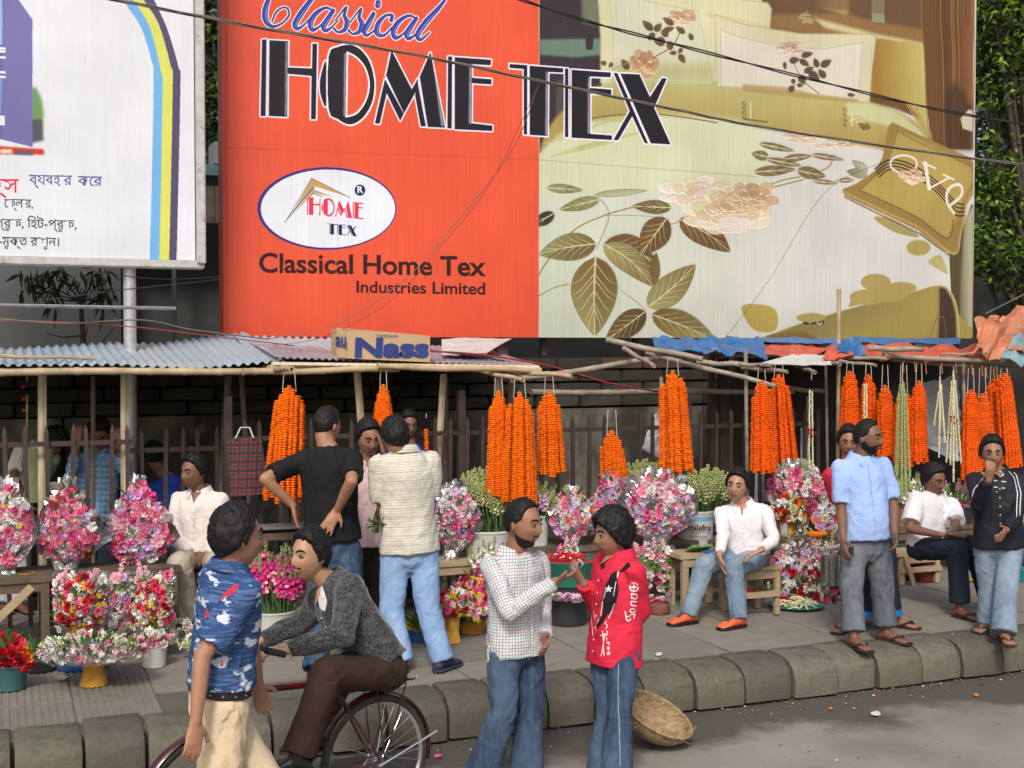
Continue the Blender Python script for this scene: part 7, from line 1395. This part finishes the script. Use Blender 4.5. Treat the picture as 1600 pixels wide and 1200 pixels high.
rs = random.Random(4); film('clear_film', ro_, T_ + V((0, 0, .0)), 170 * k_, 36 * k_, 'dome', mfilm, rs, .9, 1.05, t1=1.0)
for i in range(16): a = rs.uniform(0, 6.28); link('flower_spike', spike_mesh('green'), ro_, T_ + V((math.cos(a) * .12, math.sin(a) * .1, .02)), V((math.cos(a), math.sin(a) * .8, .12)).to_track_quat('Z', 'Y').to_euler(), .24)
basket('basket of mixed red, pink and yellow flowers, left of the check shirt man', 738, 968, 42, 1.7, dict(red=4, pink=5, yellow=8, pale=3, white=2, rose=2), 80, 66, 96, .024, False); r5, T5, k5_ = basket('small flared golden basket in front of the mixed flowers', 707, 962, 24, 1.45, dict(red=4, pink=3, yellow=7, white=2), 36, 40, 54, .024)
for i, (x, y) in enumerate(((645, 946), (672, 956), (705, 958), (742, 958), (765, 955))): q_ = ony(x + 20, y - 4, 1.45); link('flower', fl_mesh('calla', 'white'), r5, q_, (1.2, 0, i), .032)
basket('basket heaped with red and white flowers under the tiffin carriers', 1288, 950, 52, 1.8, REDW, 90, 76, 84, .022, False); basket('low heap of white and lilac flowers behind the teal tub', 1236, 925, 40, 2.1, dict(white=4, lilac=3, red=2, green=3), 50, 50, 80, .024, False)
basket('basket of red and cream flowers in shade behind the seated young man in white', 1228, 812, 30, 2.3, dict(red=4, orange=2, cream=4, white=2), 40, 42, 72, .026, False, base_y=840)
rp = thing('rose_bunch', 'small bunch of pink and white buds lying beside the red jacket man', 'flowers', onz(1030, 955)); ring_fl(rp, onz(1030, 950) + V((0, 0, .06)), .06, dict(pink=4, white=3, cream=2), 22, .024, random.Random(8))
tag(MB().lathe(onz(1030, 958), [(.001, .0), (.08, 0), (.095, .03), (.09, .08), (.08, .085)], 20).build('clay_pot', mat('clay', (.22, .08, .06), .7)), 'small clay pot below the film cones', 'pot')
yp = lathe_pot('flower_pot', 'small yellow pot under the leftmost bouquet on the bench', ony(41, 912, 2.55), .05, .06, .085, mat('yellow_plastic', (.55, .28, .02), .4), cat='pot'); yp2 = lathe_pot('flower_pot', 'small yellow pot under the silver bouquet right of the striped shirt man', ony(706, 888, 2.45), .04, .05, .09, MATS['yellow_plastic'], cat='pot')
sp_ = thing('fallen_sprays', 'loose pale gladiolus sprays lying by the small enamel bucket', 'flowers', onz(280, 1010)); rs = random.Random(12)
for i in range(20): q_ = onz(rs.uniform(245, 300), rs.uniform(995, 1030), PZ) + V((0, 0, rs.uniform(.05, .16))); link('flower_spike', spike_mesh(rs.choice(('white', 'cream', 'green'))), sp_, q_, (1.3, rs.uniform(-.5, .5), rs.uniform(0, 6)), .17)
# small clutch of leaves in the striped man's hand
cl_ = thing('leaf_bunch', 'small dark leafy bunch held by the striped shirt man', 'flowers', atd(590, 815, 8.8)); rs = random.Random(2)
for i in range(34): d_ = V((rs.gauss(0, 1), rs.gauss(0, 1), rs.gauss(0, .8))).normalized(); link('leaf', leaf_mesh(), cl_, atd(588, 818, 8.75) + d_ * .02, d_.to_track_quat('Y', 'Z').to_euler(), .06)
# ================================================================ furniture and small things
def board(c, h, m, parent, name='board', rot=None): return MB().bbox(c, h, .004, rot).build(name, m, parent)
def table(label, name, cat, x0, x1, ytop, Yf, Yb, legs, m, th=.02, lw=.028, apron=True, rail_=None, floor=PZ):
    A = ony(x0, ytop, Yf); B = ony(x1, ytop, Yf); z = A.z; cx = (A.x + B.x) / 2; hw = (B.x - A.x) / 2; cy, hy = (Yf + Yb) / 2, (Yb - Yf) / 2; t = thing(name, label, cat, (cx, cy, floor)); n_ = 3 if hy > .12 else 2
    for i in range(n_): yy = Yf + (i + .5) * 2 * hy / n_; MB().bbox((cx, yy, z - th), (hw, hy / n_ - .003, th), .004).build('board', m, t)
    if apron: 
        for yy in (Yf + .03, Yb - .03): MB().bbox((cx, yy, z - 2 * th - .035), (hw - .04, .012, .034), .003).build('apron', m, t)
    for lx in legs:
        for yy in (Yf + .035, Yb - .035): MB().bbox((cx + lx * (hw - .04), yy, (z - 2 * th + floor) / 2), (lw, lw * .8, (z - 2 * th - floor) / 2 - .001), .003).build('leg', m, t)
    if rail_: 
        for lx in legs: MB().bbox((cx + lx * (hw - .04), cy, floor + rail_), (.012, hy - .05, .03), .003).build('stretcher', m, t)
        MB().bbox((cx, Yf + .035 - lw * .8 - .01, floor + rail_ + .02), (hw - .03, .010, .026), .003).build('stretcher', m, t)
    return t, z
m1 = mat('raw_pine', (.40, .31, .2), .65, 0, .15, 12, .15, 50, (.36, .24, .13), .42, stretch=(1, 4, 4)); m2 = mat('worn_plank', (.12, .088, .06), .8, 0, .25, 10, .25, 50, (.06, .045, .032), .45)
table('raw pine stool with crossrail beside the seated young man in white', 'wooden_stool', 'stool', 1158, 1224, 889, 1.36, 1.72, (-1, 1), m1, .016, .024, True, .16)
table('wooden bench under the books, left of the seated young man in white', 'wooden_bench', 'bench', 1064, 1200, 868, 1.75, 2.05, (-.96, .0), m1, .02, .028, True)
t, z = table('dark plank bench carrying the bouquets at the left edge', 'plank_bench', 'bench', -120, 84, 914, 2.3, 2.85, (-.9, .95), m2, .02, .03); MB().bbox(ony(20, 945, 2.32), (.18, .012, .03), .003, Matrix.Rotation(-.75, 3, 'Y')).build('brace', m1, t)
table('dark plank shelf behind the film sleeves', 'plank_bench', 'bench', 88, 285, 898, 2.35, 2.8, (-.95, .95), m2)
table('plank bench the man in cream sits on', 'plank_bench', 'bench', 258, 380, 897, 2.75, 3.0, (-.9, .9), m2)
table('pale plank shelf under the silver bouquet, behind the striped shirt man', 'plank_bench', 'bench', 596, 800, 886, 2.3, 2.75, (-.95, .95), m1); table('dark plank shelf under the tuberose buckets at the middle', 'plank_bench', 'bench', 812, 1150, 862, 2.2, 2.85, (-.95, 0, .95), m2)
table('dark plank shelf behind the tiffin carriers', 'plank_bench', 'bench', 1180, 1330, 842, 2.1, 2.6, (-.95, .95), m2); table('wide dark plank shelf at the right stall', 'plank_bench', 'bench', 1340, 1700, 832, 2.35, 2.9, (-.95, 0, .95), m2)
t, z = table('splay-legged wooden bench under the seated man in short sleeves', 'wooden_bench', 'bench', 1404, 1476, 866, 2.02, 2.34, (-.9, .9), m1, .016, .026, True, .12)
MB().bbox(ony(1425, 905, 1.99), (.022, .012, .24), .003, Matrix.Rotation(-.35, 3, 'Y')).build('brace', m1, t)
tb = thing('counter', 'grey counter board seen through the fence behind the black T-shirt man', 'table', ony(450, 822, 2.95)); board(ony(445, 822, 2.95), (.26, .1, .012), mmetal, tb, 'top'); board(ony(445, 836, 2.95), (.25, .09, .03), m2, tb, 'apron')
for sx in (-.2, .2): q_ = ony(445, 838, 2.95); board((q_.x + sx, 2.95, (q_.z + PZ) / 2), (.02, .02, (q_.z - PZ) / 2), m2, tb, 'leg')
# books
bk = [ony(1092, 862, 1.85), ony(1104, 862, 1.8)]
tag(MB().bbox(bk[0] + V((0, 0, .03)), (.10, .07, .012), .003, Matrix.Rotation(-.45, 3, 'X')).build('book', mat('book_green', (.16, .3, .09), .5, 0, .4, 20)), 'green covered book lying on the bench', 'book', 'books on the bench'); tag(MB().bbox(bk[1] + V((.05, -.03, .0)), (.085, .06, .01), .003).build('book', mat('book_blue', (.03, .17, .42), .5)), 'blue covered book lying on the bench', 'book', 'books on the bench')
# tiffin carriers
mst = mat('brushed_steel', (.55, .56, .57), .3, .95, .08, 10)
for x, r_, lb in ((1293, .062, 'larger steel tiffin carrier beside the light blue shirt man'), (1312, .045, 'smaller steel tiffin carrier half behind the light blue shirt man')):
    B = ony(x, 915, 1.62); t = thing('tiffin_carrier', lb, 'tiffin carrier', B)
    for i in range(4): MB().lathe(B + V((0, 0, i * .065)), [(.001, 0), (r_ * .96, .001), (r_, .006), (r_, .056), (r_ * 1.05, .058), (r_ * 1.05, .0635), (.001, .064)], 24).build('container', mst, t)
    MB().tube([B + V((r_ * 1.1, 0, 0)), B + V((r_ * 1.1, 0, .27)), B + V((0, 0, .33)), B + V((-r_ * 1.1, 0, .27)), B + V((-r_ * 1.1, 0, 0))], .005, 6).build('handle', mst, t)
tag(MB().tube([ony(1290, 858, 1.6), ony(1312, 853, 1.6)], .018, 10).build('rolled_paper', mtw), 'white rolled paper on the tiffin carrier', 'paper')
B = ony(1225, 836, 2.2); tag(MB().lathe(B, [(.001, 0), (.035, 0), (.035, .09), (.028, .11), (.018, .13), (.018, .15), (.001, .15)], 14).build('bottle', mat('clear_bottle', (.5, .5, .55), .15, 0, .1, alpha=.6)), 'clear plastic bottle in shade under the round gladiolus bouquet', 'bottle')
tag(MB().lathe(ony(1274, 836, 2.15), [(.001, 0), (.10, 0), (.11, .02), (.001, .03)], 16).build('petal_tray', PC['marigold']), 'flat heap of orange marigold petals on the shelf', 'petals')
# plaid shopping bag on the fence
bg = thing('shopping_bag', 'red tartan shopping bag hanging on the fence', 'bag', ony(386, 730, 3.1)); mbag = cloth('tartan_bag', (.36, .02, .03), pat=pat_plaid((.012, .03, .05), (.015, .06, .05), .07, .022, .8)); P = [ony(355, 686, 3.12), ony(408, 682, 3.12), ony(421, 770, 3.06), ony(358, 776, 3.06)]; b_ = MB(); vs = []; fs = []
for s_ in (0, 1):
    for j in range(9):
        for i in range(11): u, v = i / 10, j / 8; p = P[0].lerp(P[1], u).lerp(P[3].lerp(P[2], u), v); vs.append(p + V((0, (.05 * math.sin(math.pi * u) * (.3 + v) + .01 * noise.noise(V((u * 4, v * 5, s_)))) * (-1 if s_ == 0 else .6), 0)))
for s_ in (0, 1):
    for j in range(8):
        for i in range(10): a = s_ * 99 + j * 11 + i; fs.append((a, a + 1, a + 12, a + 11) if s_ == 0 else (a, a + 11, a + 12, a + 1))
for i in range(10): fs.append((88 + i, 89 + i, 99 + 89 + i, 99 + 88 + i))
cuv(b_.add(vs, fs).build('bag_body', mbag, bg)); mhd = mat('pale_blue_strap', (.5, .58, .7), .7); MB().tube([ony(368, 685, 3.08), ony(376, 668, 3.1), ony(390, 668, 3.1), ony(396, 684, 3.08)], .007, 6).build('handle', mhd, bg)
# phone
ph = thing('mobile_phone', 'small silver mobile phone held out by the check shirt man', 'phone', atd(902, 886, 7.18)); MB().bbox(atd(903, 884, 7.16), (.017, .008, .036), .004, Matrix.Rotation(.9, 3, 'Y')).build('case', mat('phone_silver', (.5, .52, .56), .3, .4), ph); MB().bbox(atd(903, 884, 7.15), (.012, .003, .022), .001, Matrix.Rotation(.9, 3, 'Y')).build('screen', mat('phone_screen', (.03, .04, .05), .1), ph)
tag(MB().bbox(atd(1330, 862, 9.4), (.018, .009, .038), .003).build('mobile_phone', mat('phone_black', (.03, .03, .035), .3)), 'dark mobile phone in the hand of the light blue shirt man', 'phone')
# wicker basket lying by the kerb
c0 = onz(1018, 1132, .13); ax = (V((.30, -.34, .85))).normalized(); Rb = ax.to_track_quat('Z', 'Y').to_matrix(); wkb = thing('wicker_basket', 'round wicker basket lying tipped against the kerb behind the red jacket man', 'basket', c0)
b_ = MB(); vs = []; fs = []; n_, m_ = 72, 26
for s_ in (0, 1):
    for j in range(m_ + 1):
        t = j / m_; r = .235 * math.sin(t * math.pi / 2) ** .9; z = -.15 * math.cos(t * math.pi / 2)
        for i in range(n_): a = 2 * math.pi * i / n_; k = .0035 * (1 if ((i // 2) + j) % 2 else -1); vs.append(c0 + Rb @ V(((r + k - s_ * .008) * math.cos(a), (r + k - s_ * .008) * math.sin(a), z + .08 + k + s_ * .008)))
o_ = (m_ + 1) * n_
for s_ in (0, 1):
    for j in range(m_):
        for i in range(n_): a = s_ * o_ + j * n_ + i; b2 = s_ * o_ + j * n_ + (i + 1) % n_; fs.append((a, b2, b2 + n_, a + n_))
mwk = mat('wicker', (.34, .24, .13), .75, 0, .35, 30, .5, 90, (.18, .12, .07), .4, stretch=(1, 1, 2)); b_.add(vs, fs).build('weave', mwk, wkb, False); MB().tube([c0 + Rb @ V((.237 * math.cos(a), .237 * math.sin(a), .082)) for a in np.linspace(0, 2 * math.pi, 49)], .011, 7).build('rim', mwk, wkb)
b_ = MB(); rs = random.Random(1)
for i in range(40): a = rs.uniform(0, 6.28); p = c0 + Rb @ V((.23 * math.cos(a), .23 * math.sin(a), .08)); b_.tube([p, p + V((rs.gauss(0, .03), rs.gauss(0, .03), rs.gauss(0, .02))), p + V((rs.gauss(0, .05), rs.gauss(0, .05), rs.gauss(-.01, .03)))], .0018, 4)
b_.build('frayed_cane', mwk, wkb, kind='stuff')
# ---------------------------------------------------------------- bicycle (lies along the street, heading left)
hub = onz(586, 1186, .335); BYY = hub.y; fh = hub + V((-.98, 0, 0)); bc = thing('bicycle', 'dark red bicycle ridden by the man in the dark chenille jacket', 'bicycle', (hub.x, BYY, 0))
mty = mat('tyre_rubber', (.035, .033, .03), .75, 0, .2, 20, .4, 120, (.1, .09, .075), .35); mfrm = mat('bike_enamel', (.05, .008, .012), .3, 0, .3, 6, coat=.4, col2=(.3, .01, .02), f2=.4); mchr = mat('chrome', (.6, .6, .62), .2, .95); mbks = mat('black_plastic', (.02, .02, .022), .5)
def circ(c, r, n=48, a0=0, a1=360): return [V(c) + V((r * math.cos(R(a0 + (a1 - a0) * i / n)), 0, r * math.sin(R(a0 + (a1 - a0) * i / n)))) for i in range(n + 1)]
for c_, nm in ((hub, 'rear'), (fh, 'front')):
    w_ = MB(); w_.tube(circ(c_, .318), .021, 10); wo = w_.build('tyre', mty, bc); b_ = MB(); b_.lathe(c_, [(.294, -.012), (.30, -.015), (.302, 0), (.30, .015), (.294, .012), (.286, 0), (.294, -.012)], 48, Matrix.Rotation(R(90), 3, 'X')); b_.build('rim', mchr, bc)
    b_ = MB(); b_.cone(c_ + V((0, -.045, 0)), c_ + V((0, .045, 0)), .018, .018, 12); b_.build('hub', mchr, bc)
    for i in range(28):
        a = 2 * math.pi * i / 28; s_ = 1 if i % 2 else -1; a2 = a + (.9 if (i // 2) % 2 else -.9); link('spoke', MB().cone(c_ + V((.02 * math.cos(a2), .03 * s_, .02 * math.sin(a2))), c_ + V((.29 * math.cos(a), 0, .29 * math.sin(a))), .0014, .0014, 5).mesh('spoke', mchr), bc)
def mud(c_, a0, a1): 
    b_ = MB(); vs = []; n_ = 28
    for i in range(n_ + 1):
        a = R(a0 + (a1 - a0) * i / n_)
        for y_, r_ in ((-.028, .345), (-.018, .356), (0, .36), (.018, .356), (.028, .345)): vs.append(c_ + V((r_ * math.cos(a), y_, r_ * math.sin(a))))
    fs = [(i * 5 + j, i * 5 + j + 1, i * 5 + j + 6, i * 5 + j + 5) for i in range(n_) for j in range(4)]; b_.add(vs, fs).build('mudguard', mfrm, bc)
mud(hub, -12, 150); mud(fh, 20, 165)
bb_ = hub + V((-.45, 0, -.06)); seat = hub + V((-.24, 0, .52)); head0 = hub + V((-.80, 0, .50)); head1 = hub + V((-.84, 0, .36)); stem_ = hub + V((-.83, 0, .74))
b_ = MB()
for p, q, r in ((bb_, seat, .016), (bb_, head1, .018), (seat + (bb_ - seat) * .12, head0, .016), (head0 + V((-.0, 0, .02)), head1 + V((0, 0, -.02)), .020)): b_.cone(p, q, r, r, 12)
for s_ in (-.05, .05): b_.cone(bb_, hub + V((0, s_, 0)), .009, .008, 8); b_.cone(seat + (bb_ - seat) * .12, hub + V((0, s_, 0)), .008, .008, 8); b_.cone(head1, fh + V((0, s_, 0)), .012, .009, 8)
b_.build('frame', mfrm, bc); b_ = MB(); b_.cone(head0, stem_, .012, .012, 10); b_.tube([stem_ + V((.10, .27, -.02)), stem_ + V((.0, .26, .02)), stem_ + V((-.05, .16, .02)), stem_, stem_ + V((-.05, -.16, .02)), stem_ + V((.0, -.26, .02)), stem_ + V((.10, -.27, -.02))], .0115, 8); b_.build('handlebar', mbks, bc)
for s_ in (-1, 1): MB().cone(stem_ + V((.02, s_ * .265, .01)), stem_ + V((.12, s_ * .272, -.025)), .017, .016, 10).build('grip', mbks, bc); MB().tube([stem_ + V((-.05, s_ * .2, .02)), stem_ + V((-.09, s_ * .24, -.01)), stem_ + V((.0, s_ * .27, -.06))], .006, 6).build('brake_lever', mchr, bc)
b_ = MB(); b_.loft([(seat + V((.14, 0, .03)), V((0, .02, 0)), V((0, 0, .02))), (seat + V((.11, 0, .04)), V((0, .085, 0)), V((0, 0, .03))), (seat + V((0, 0, .035)), V((0, .07, 0)), V((0, 0, .026))), (seat + V((-.12, 0, .03)), V((0, .025, 0)), V((0, 0, .018))), (seat + V((-.15, 0, .025)), V((0, .012, 0)), V((0, 0, .01)))], 14); b_.build('saddle', mblk, bc)
b_ = MB()
for s_ in (-.06, .06): b_.tube([seat + V((.05, s_, -.12)), hub + V((.22, s_, .40))], .005, 6); b_.tube([hub + V((.02, s_, 0)), hub + V((.16, s_, .39))], .0045, 6); b_.tube([hub + V((.02, s_, 0)), hub + V((-.03, s_, .38))], .0045, 6)
for x in (-.08, .06, .2): b_.tube([hub + V((x, -.06, .395)), hub + V((x, .06, .395))], .0045, 6)
b_.build('carrier_rack', mbks, bc); MB().cone(hub + V((-.02, -.06, -.02)), hub + V((.30, -.14, .12)) * 1, .007, .007, 8).build('kickstand', mchr, bc)
MB().lathe(bb_ + V((0, -.04, 0)), [(.03, 0), (.095, 0), (.095, .004), (.03, .004)], 32, Matrix.Rotation(R(90), 3, 'X')).build('chainring', mchr, bc); MB().tube([bb_ + V((.0, -.045, .09)), hub + V((0, -.045, .035)), hub + V((.035, -.045, 0)), hub + V((0, -.045, -.035)), bb_ + V((0, -.045, -.09))], .004, 5).build('chain', mbks, bc)
for s_, dx, dz in ((-1, -.06, -.15), (1, .06, .15)): b_ = MB(); b_.cone(bb_ + V((0, s_ * .05, 0)), bb_ + V((dx, s_ * .08, dz)), .009, .008, 8); b_.build('crank', mchr, bc); MB().bbox(bb_ + V((dx, s_ * .12, dz)), (.045, .035, .012), .004).build('pedal', mbks, bc)
bc.rotation_euler = (0, 0, R(20))
# ---------------------------------------------------------------- prints laid on clothes, following the cloth
from mathutils.bvhtree import BVHTree
def dress(rec, nm):
    for ch in rec['root'].children:
        if ch.name.startswith(nm): me = ch.data; return ch, BVHTree.FromPolygons([v.co.copy() for v in me.vertices], [tuple(p.vertices) for p in me.polygons])
def hit(bv, x, y, off=.003):
    v = ray(x, y).normalized(); h = bv.ray_cast(CAM, v)
    return (h[0] + h[1] * off, h[1]) if h[0] is not None else (None, None)
def stitch(tgt, name, paths, w, m):
    o, bv = tgt; b_ = MB()
    for path in paths:
        prev = None; pts = []
        for (x0, y0_), (x1, y1_) in zip(path, path[1:]):
            n_ = max(1, int(math.hypot(x1 - x0, y1_ - y0_) / 3))
            pts += [(x0 + (x1 - x0) * i / n_, y0_ + (y1_ - y0_) * i / n_) for i in range(n_)]
        pts.append(path[-1]); H_ = [hit(bv, x, y) for x, y in pts]
        for (p, n1), (q, n2) in zip(H_, H_[1:]):
            if p is None or q is None or (q - p).length > .06: continue
            d = (q - p).normalized(); s1, s2 = n1.cross(d) * w / 2, n2.cross(d) * w / 2; b_.add([p - s1, p + s1, q + s2, q - s2], [(0, 1, 2, 3)])
    if b_.v: b_.build(name, m, o)
def patch_on(tgt, name, poly, m, step=1.1, off=.003):
    o, bv = tgt; xs = [p[0] for p in poly]; ys = [p[1] for p in poly]; b_ = MB(); nx_ = int((max(xs) - min(xs)) / step) + 1; ny_ = int((max(ys) - min(ys)) / step) + 1; ins = lambda x, y: sum(((a[1] > y) != (b[1] > y)) and x < (b[0] - a[0]) * (y - a[1]) / (b[1] - a[1] + 1e-9) + a[0] for a, b in zip(poly, poly[1:] + poly[:1])) % 2
    for j in range(ny_):
        for i in range(nx_):
            x, y = min(xs) + i * step, min(ys) + j * step
            if not ins(x + step / 2, y + step / 2): continue
            q = [hit(bv, x + a, y + b, off)[0] for a, b in ((0, 0), (0, step), (step, step), (step, 0))]
            if None not in q and max((q[0] - p).length for p in q) < .05: b_.add(q, [(0, 1, 2, 3)])
    if b_.v: b_.build(name, m, o)
mwp = cloth('white_print', (.75, .74, .76)); mbp = cloth('black_panel', (.015, .013, .02)); c8 = conv(660, 740, 2.609); T_ = dress(rd_, 'jacket')
patch_on(T_, 'printed_panel', c8([(792, 395), (770, 410), (748, 455), (735, 500), (738, 545), (735, 575), (765, 572), (790, 530), (800, 480), (796, 440)]), mbp); patch_on(T_, 'shoulder_panel', c8([(800, 400), (840, 362), (850, 378), (815, 402)]), mbp); patch_on(T_, 'shoulder_panel', c8([(726, 372), (740, 362), (748, 380), (732, 395)]), mbp); patch_on(T_, 'printed_panel', c8([(700, 620), (740, 570), (756, 575), (722, 625), (706, 640)]), mbp)
patch_on(T_, 'star', c8([(762 + (17 if i % 2 == 0 else 7) * math.sin(i * .628), 470 - (17 if i % 2 == 0 else 7) * math.cos(i * .628)) for i in range(10)]), mwp, .6, .006)
for q in ([(800, 400), (790, 440), (780, 500)], [(750, 470), (735, 530), (728, 580)], [(785, 530), (760, 590)], [(715, 600), (712, 640)], [(722, 590), (700, 640)], [(735, 640), (740, 690), (730, 745)], [(745, 650), (738, 700), (742, 742)], [(728, 660), (748, 655)], [(700, 560), (705, 600)], [(690, 580), (700, 700)]): stitch(T_, 'print_stroke', [c8(q)], .006, mwp)
stitch(T_, 'sleeve_print', [c8(q) for q in (ell(862, 462, 17, 18, 14), [(862, 450), (862, 474)], [(850, 462), (874, 462)], [(850, 490), (874, 492), (872, 510), (852, 508), (852, 490)], [(850, 520), (874, 522)], [(850, 520), (850, 536), (872, 540)], ell(856, 558, 11, 8, 8), [(845, 575), (866, 572), (860, 590)], ell(840, 590, 8, 10, 8), [(826, 560), (832, 600)])], .0075, mwp)
for i, dgt in enumerate(([(0, 0), (0, 14)], [(8, 4), (0, 4), (0, 0), (8, 0), (8, 14)], [(4, 0), (8, 4), (0, 9), (4, 14), (8, 10), (0, 4), (4, 0)], [(8, 0), (0, 6), (0, 14), (8, 14), (8, 7), (0, 7)])): stitch(T_, 'number_print', [c8([(752 + x * 1.1 + i * 1.2, 668 + i * 19 + y * .9) for x, y in dgt])], .005, mwp)
stitch(T_, 'script_print', [c8([(752, 600), (745, 610), (756, 620), (748, 632)]), c8([(752, 640), (756, 655), (748, 660)])], .005, mwp)
stitch(dress(rd_, 'trousers'), 'seam', [c8([(800, 775), (798, 900), (802, 1000), (806, 1190)])], .004, cloth('pale_thread', (.3, .36, .42)))
tc_ = dress(ck, 'trousers'); stitch(tc_, 'pocket_patch', [[(766, 1004), (762, 1020), (764, 1030), (758, 1038)]], .022, cloth('bleached_patch', (.6, .58, .5))); stitch(tc_, 'seam', [c8([(270, 660), (300, 690), (370, 700)]), c8([(250, 700), (245, 800), (240, 960)]), c8([(440, 700), (432, 760)])], .004, MATS['bleached_patch'])
jk = [o for o in bpy.data.objects if o.name.startswith('track_top')][0]; me = jk.data; tj = (jk, BVHTree.FromPolygons([v.co.copy() for v in me.vertices], [tuple(p.vertices) for p in me.polygons]))
stitch(tj, 'sleeve_stripe', [[(1568, 728), (1584, 746), (1590, 770), (1588, 808)], [(1574, 727), (1588, 743), (1595, 770), (1593, 806)], [(1538, 745), (1522, 765), (1517, 785)]], .006, mwp); stitch(tj, 'chest_print', [[(1553, 751), (1572, 753)], [(1553, 761), (1570, 763)], [(1558, 741), (1563, 736), (1568, 742), (1562, 746), (1558, 741)], [(1556, 768), (1564, 770)]], .006, mwp)
sk = [o for o in bpy.data.objects if o.type == 'MESH' and o.parent and o.parent.get('label', '').startswith('bearded man in a light blue')]; sk = [o for o in sk if o.name.startswith('shirt')][0]; me = sk.data; tk = (sk, BVHTree.FromPolygons([v.co.copy() for v in me.vertices], [tuple(p.vertices) for p in me.polygons])); stitch(tk, 'pocket_seam', [[(1380, 758), (1380, 782), (1392, 784), (1398, 778), (1397, 757), (1380, 758)]], .003, cloth('pale_blue_seam', (.24, .36, .68)))
# rider: white and red shirt showing under the jacket
tr_ = dress(ri, 'jacket'); patch_on(tr_, 'shirt_front', [(496, 922), (504, 915), (512, 940), (508, 956), (500, 950)], cloth('white_red_print', (.7, .68, .68), pat=pat_stripe((.5, .02, .03), 1, .05, .022, .9)), 1.1)
b_ = MB(); c_, sd_, f_ = ri['tor'](-.02); c2_, s2_, f2_ = ri['tor'](.12); b_.loft([(c_ + f_ * .05, sd_ * .155, f_ * .12), (c2_ + f2_ * .055, s2_ * .14, f2_ * .12)], 24); cuv(b_.build('shirt_tail', MATS['white_red_print'], ri['root']))
# ---------------------------------------------------------------- litter
def litter(name, region, n, cols, size, z, seed, label=None):
    rs = random.Random(seed); b_ = MB(); ms = [PC[c_] if c_ in PC else MATS[c_] for c_ in cols]
    for i in range(n):
        x, y = region(rs); p = onz(x, y, z); p.z = z + .003 + (0 if z > .2 else .006); s_ = size * rs.uniform(.4, 1.5); a = rs.uniform(0, 6.28); b_.cm = rs.randrange(len(ms)); u = V((math.cos(a), math.sin(a), 0)); v_ = V((-math.sin(a), math.cos(a), 0)); k = rs.uniform(.25, 1)
        b_.add([p + u * s_, p + v_ * s_ * k + V((0, 0, s_ * .5)), p - u * s_, p - v_ * s_ * k + V((0, 0, s_ * .2))], [(0, 1, 2), (0, 2, 3)])
    o = stuff(b_.build(name, ms, None, False)); 
    return o
mtw2 = MATS['white_sheet']; mdl = mat('dead_leaf', (.12, .08, .04), .8)
gut = lambda rs: (lambda x: (x, 1160 - (x - 620) * .125 + rs.gauss(0, 9) + 14))(rs.uniform(640, 1610))
litter('gutter_litter', gut, 300, ['cream', 'green', 'dead_leaf', 'white_sheet', 'mortar', 'dead_leaf', 'gutter_silt'], .009, 0, 1); litter('gutter_petals', lambda rs: (lambda x: (x, 1100 - (x - 1200) * .12 + rs.gauss(0, 10)))(rs.gauss(1420, 110)), 150, ['red', 'rust', 'dead_leaf', 'rose', 'dead_leaf', 'cream'], .011, 0, 2)
litter('road_litter', lambda rs: (rs.uniform(680, 1600), rs.uniform(1130, 1195)), 50, ['dead_leaf', 'gutter_silt', 'cream'], .008, 0, 3); litter('pavement_litter', lambda rs: (rs.uniform(0, 1500), rs.uniform(985, 1070)), 150, ['dead_leaf', 'cream', 'mortar', 'dead_leaf', 'green'], .007, PZ, 4)
for x, y, c_, z, s_, lb in ((1368, 1120, 'white_sheet', 0, .035, 'white and red scrap of wrapper in the gutter'), (98, 1062, 'white_sheet', PZ, .04, 'crumpled white paper on the pavement at left'), (1030, 1024, 'white_sheet', PZ, .03, 'crumpled white scrap on the broken paving'), (1025, 1033, 'marigold', PZ, .02, 'single orange marigold head dropped on the broken paving'), (1525, 1090, 'marigold', 0, .022, 'orange marigold head in the gutter at right'), (1298, 1111, 'marigold', 0, .02, 'orange marigold head in the gutter below the kerb middle'), (684, 1186, 'pink', 0, .025, 'pink blossom dropped in the gutter by the rear wheel')):
    p = onz(x, y, z); m_ = PC.get(c_) or MATS[c_]; b_ = MB(); b_.ball(p + V((0, 0, s_ * .35 + (.0 if z else .012))), (s_, s_ * .7, s_ * .4), 8); b_.v = [tuple(V(q) + V((noise.noise(V(q) * 40), noise.noise(V(q) * 41 + V((3, 0, 0))), 0)) * s_ * .6) for q in b_.v]
    tag(b_.build('blossom' if c_ in PC else 'paper_scrap', m_, None, False), lb, 'flower' if c_ in PC else 'litter')
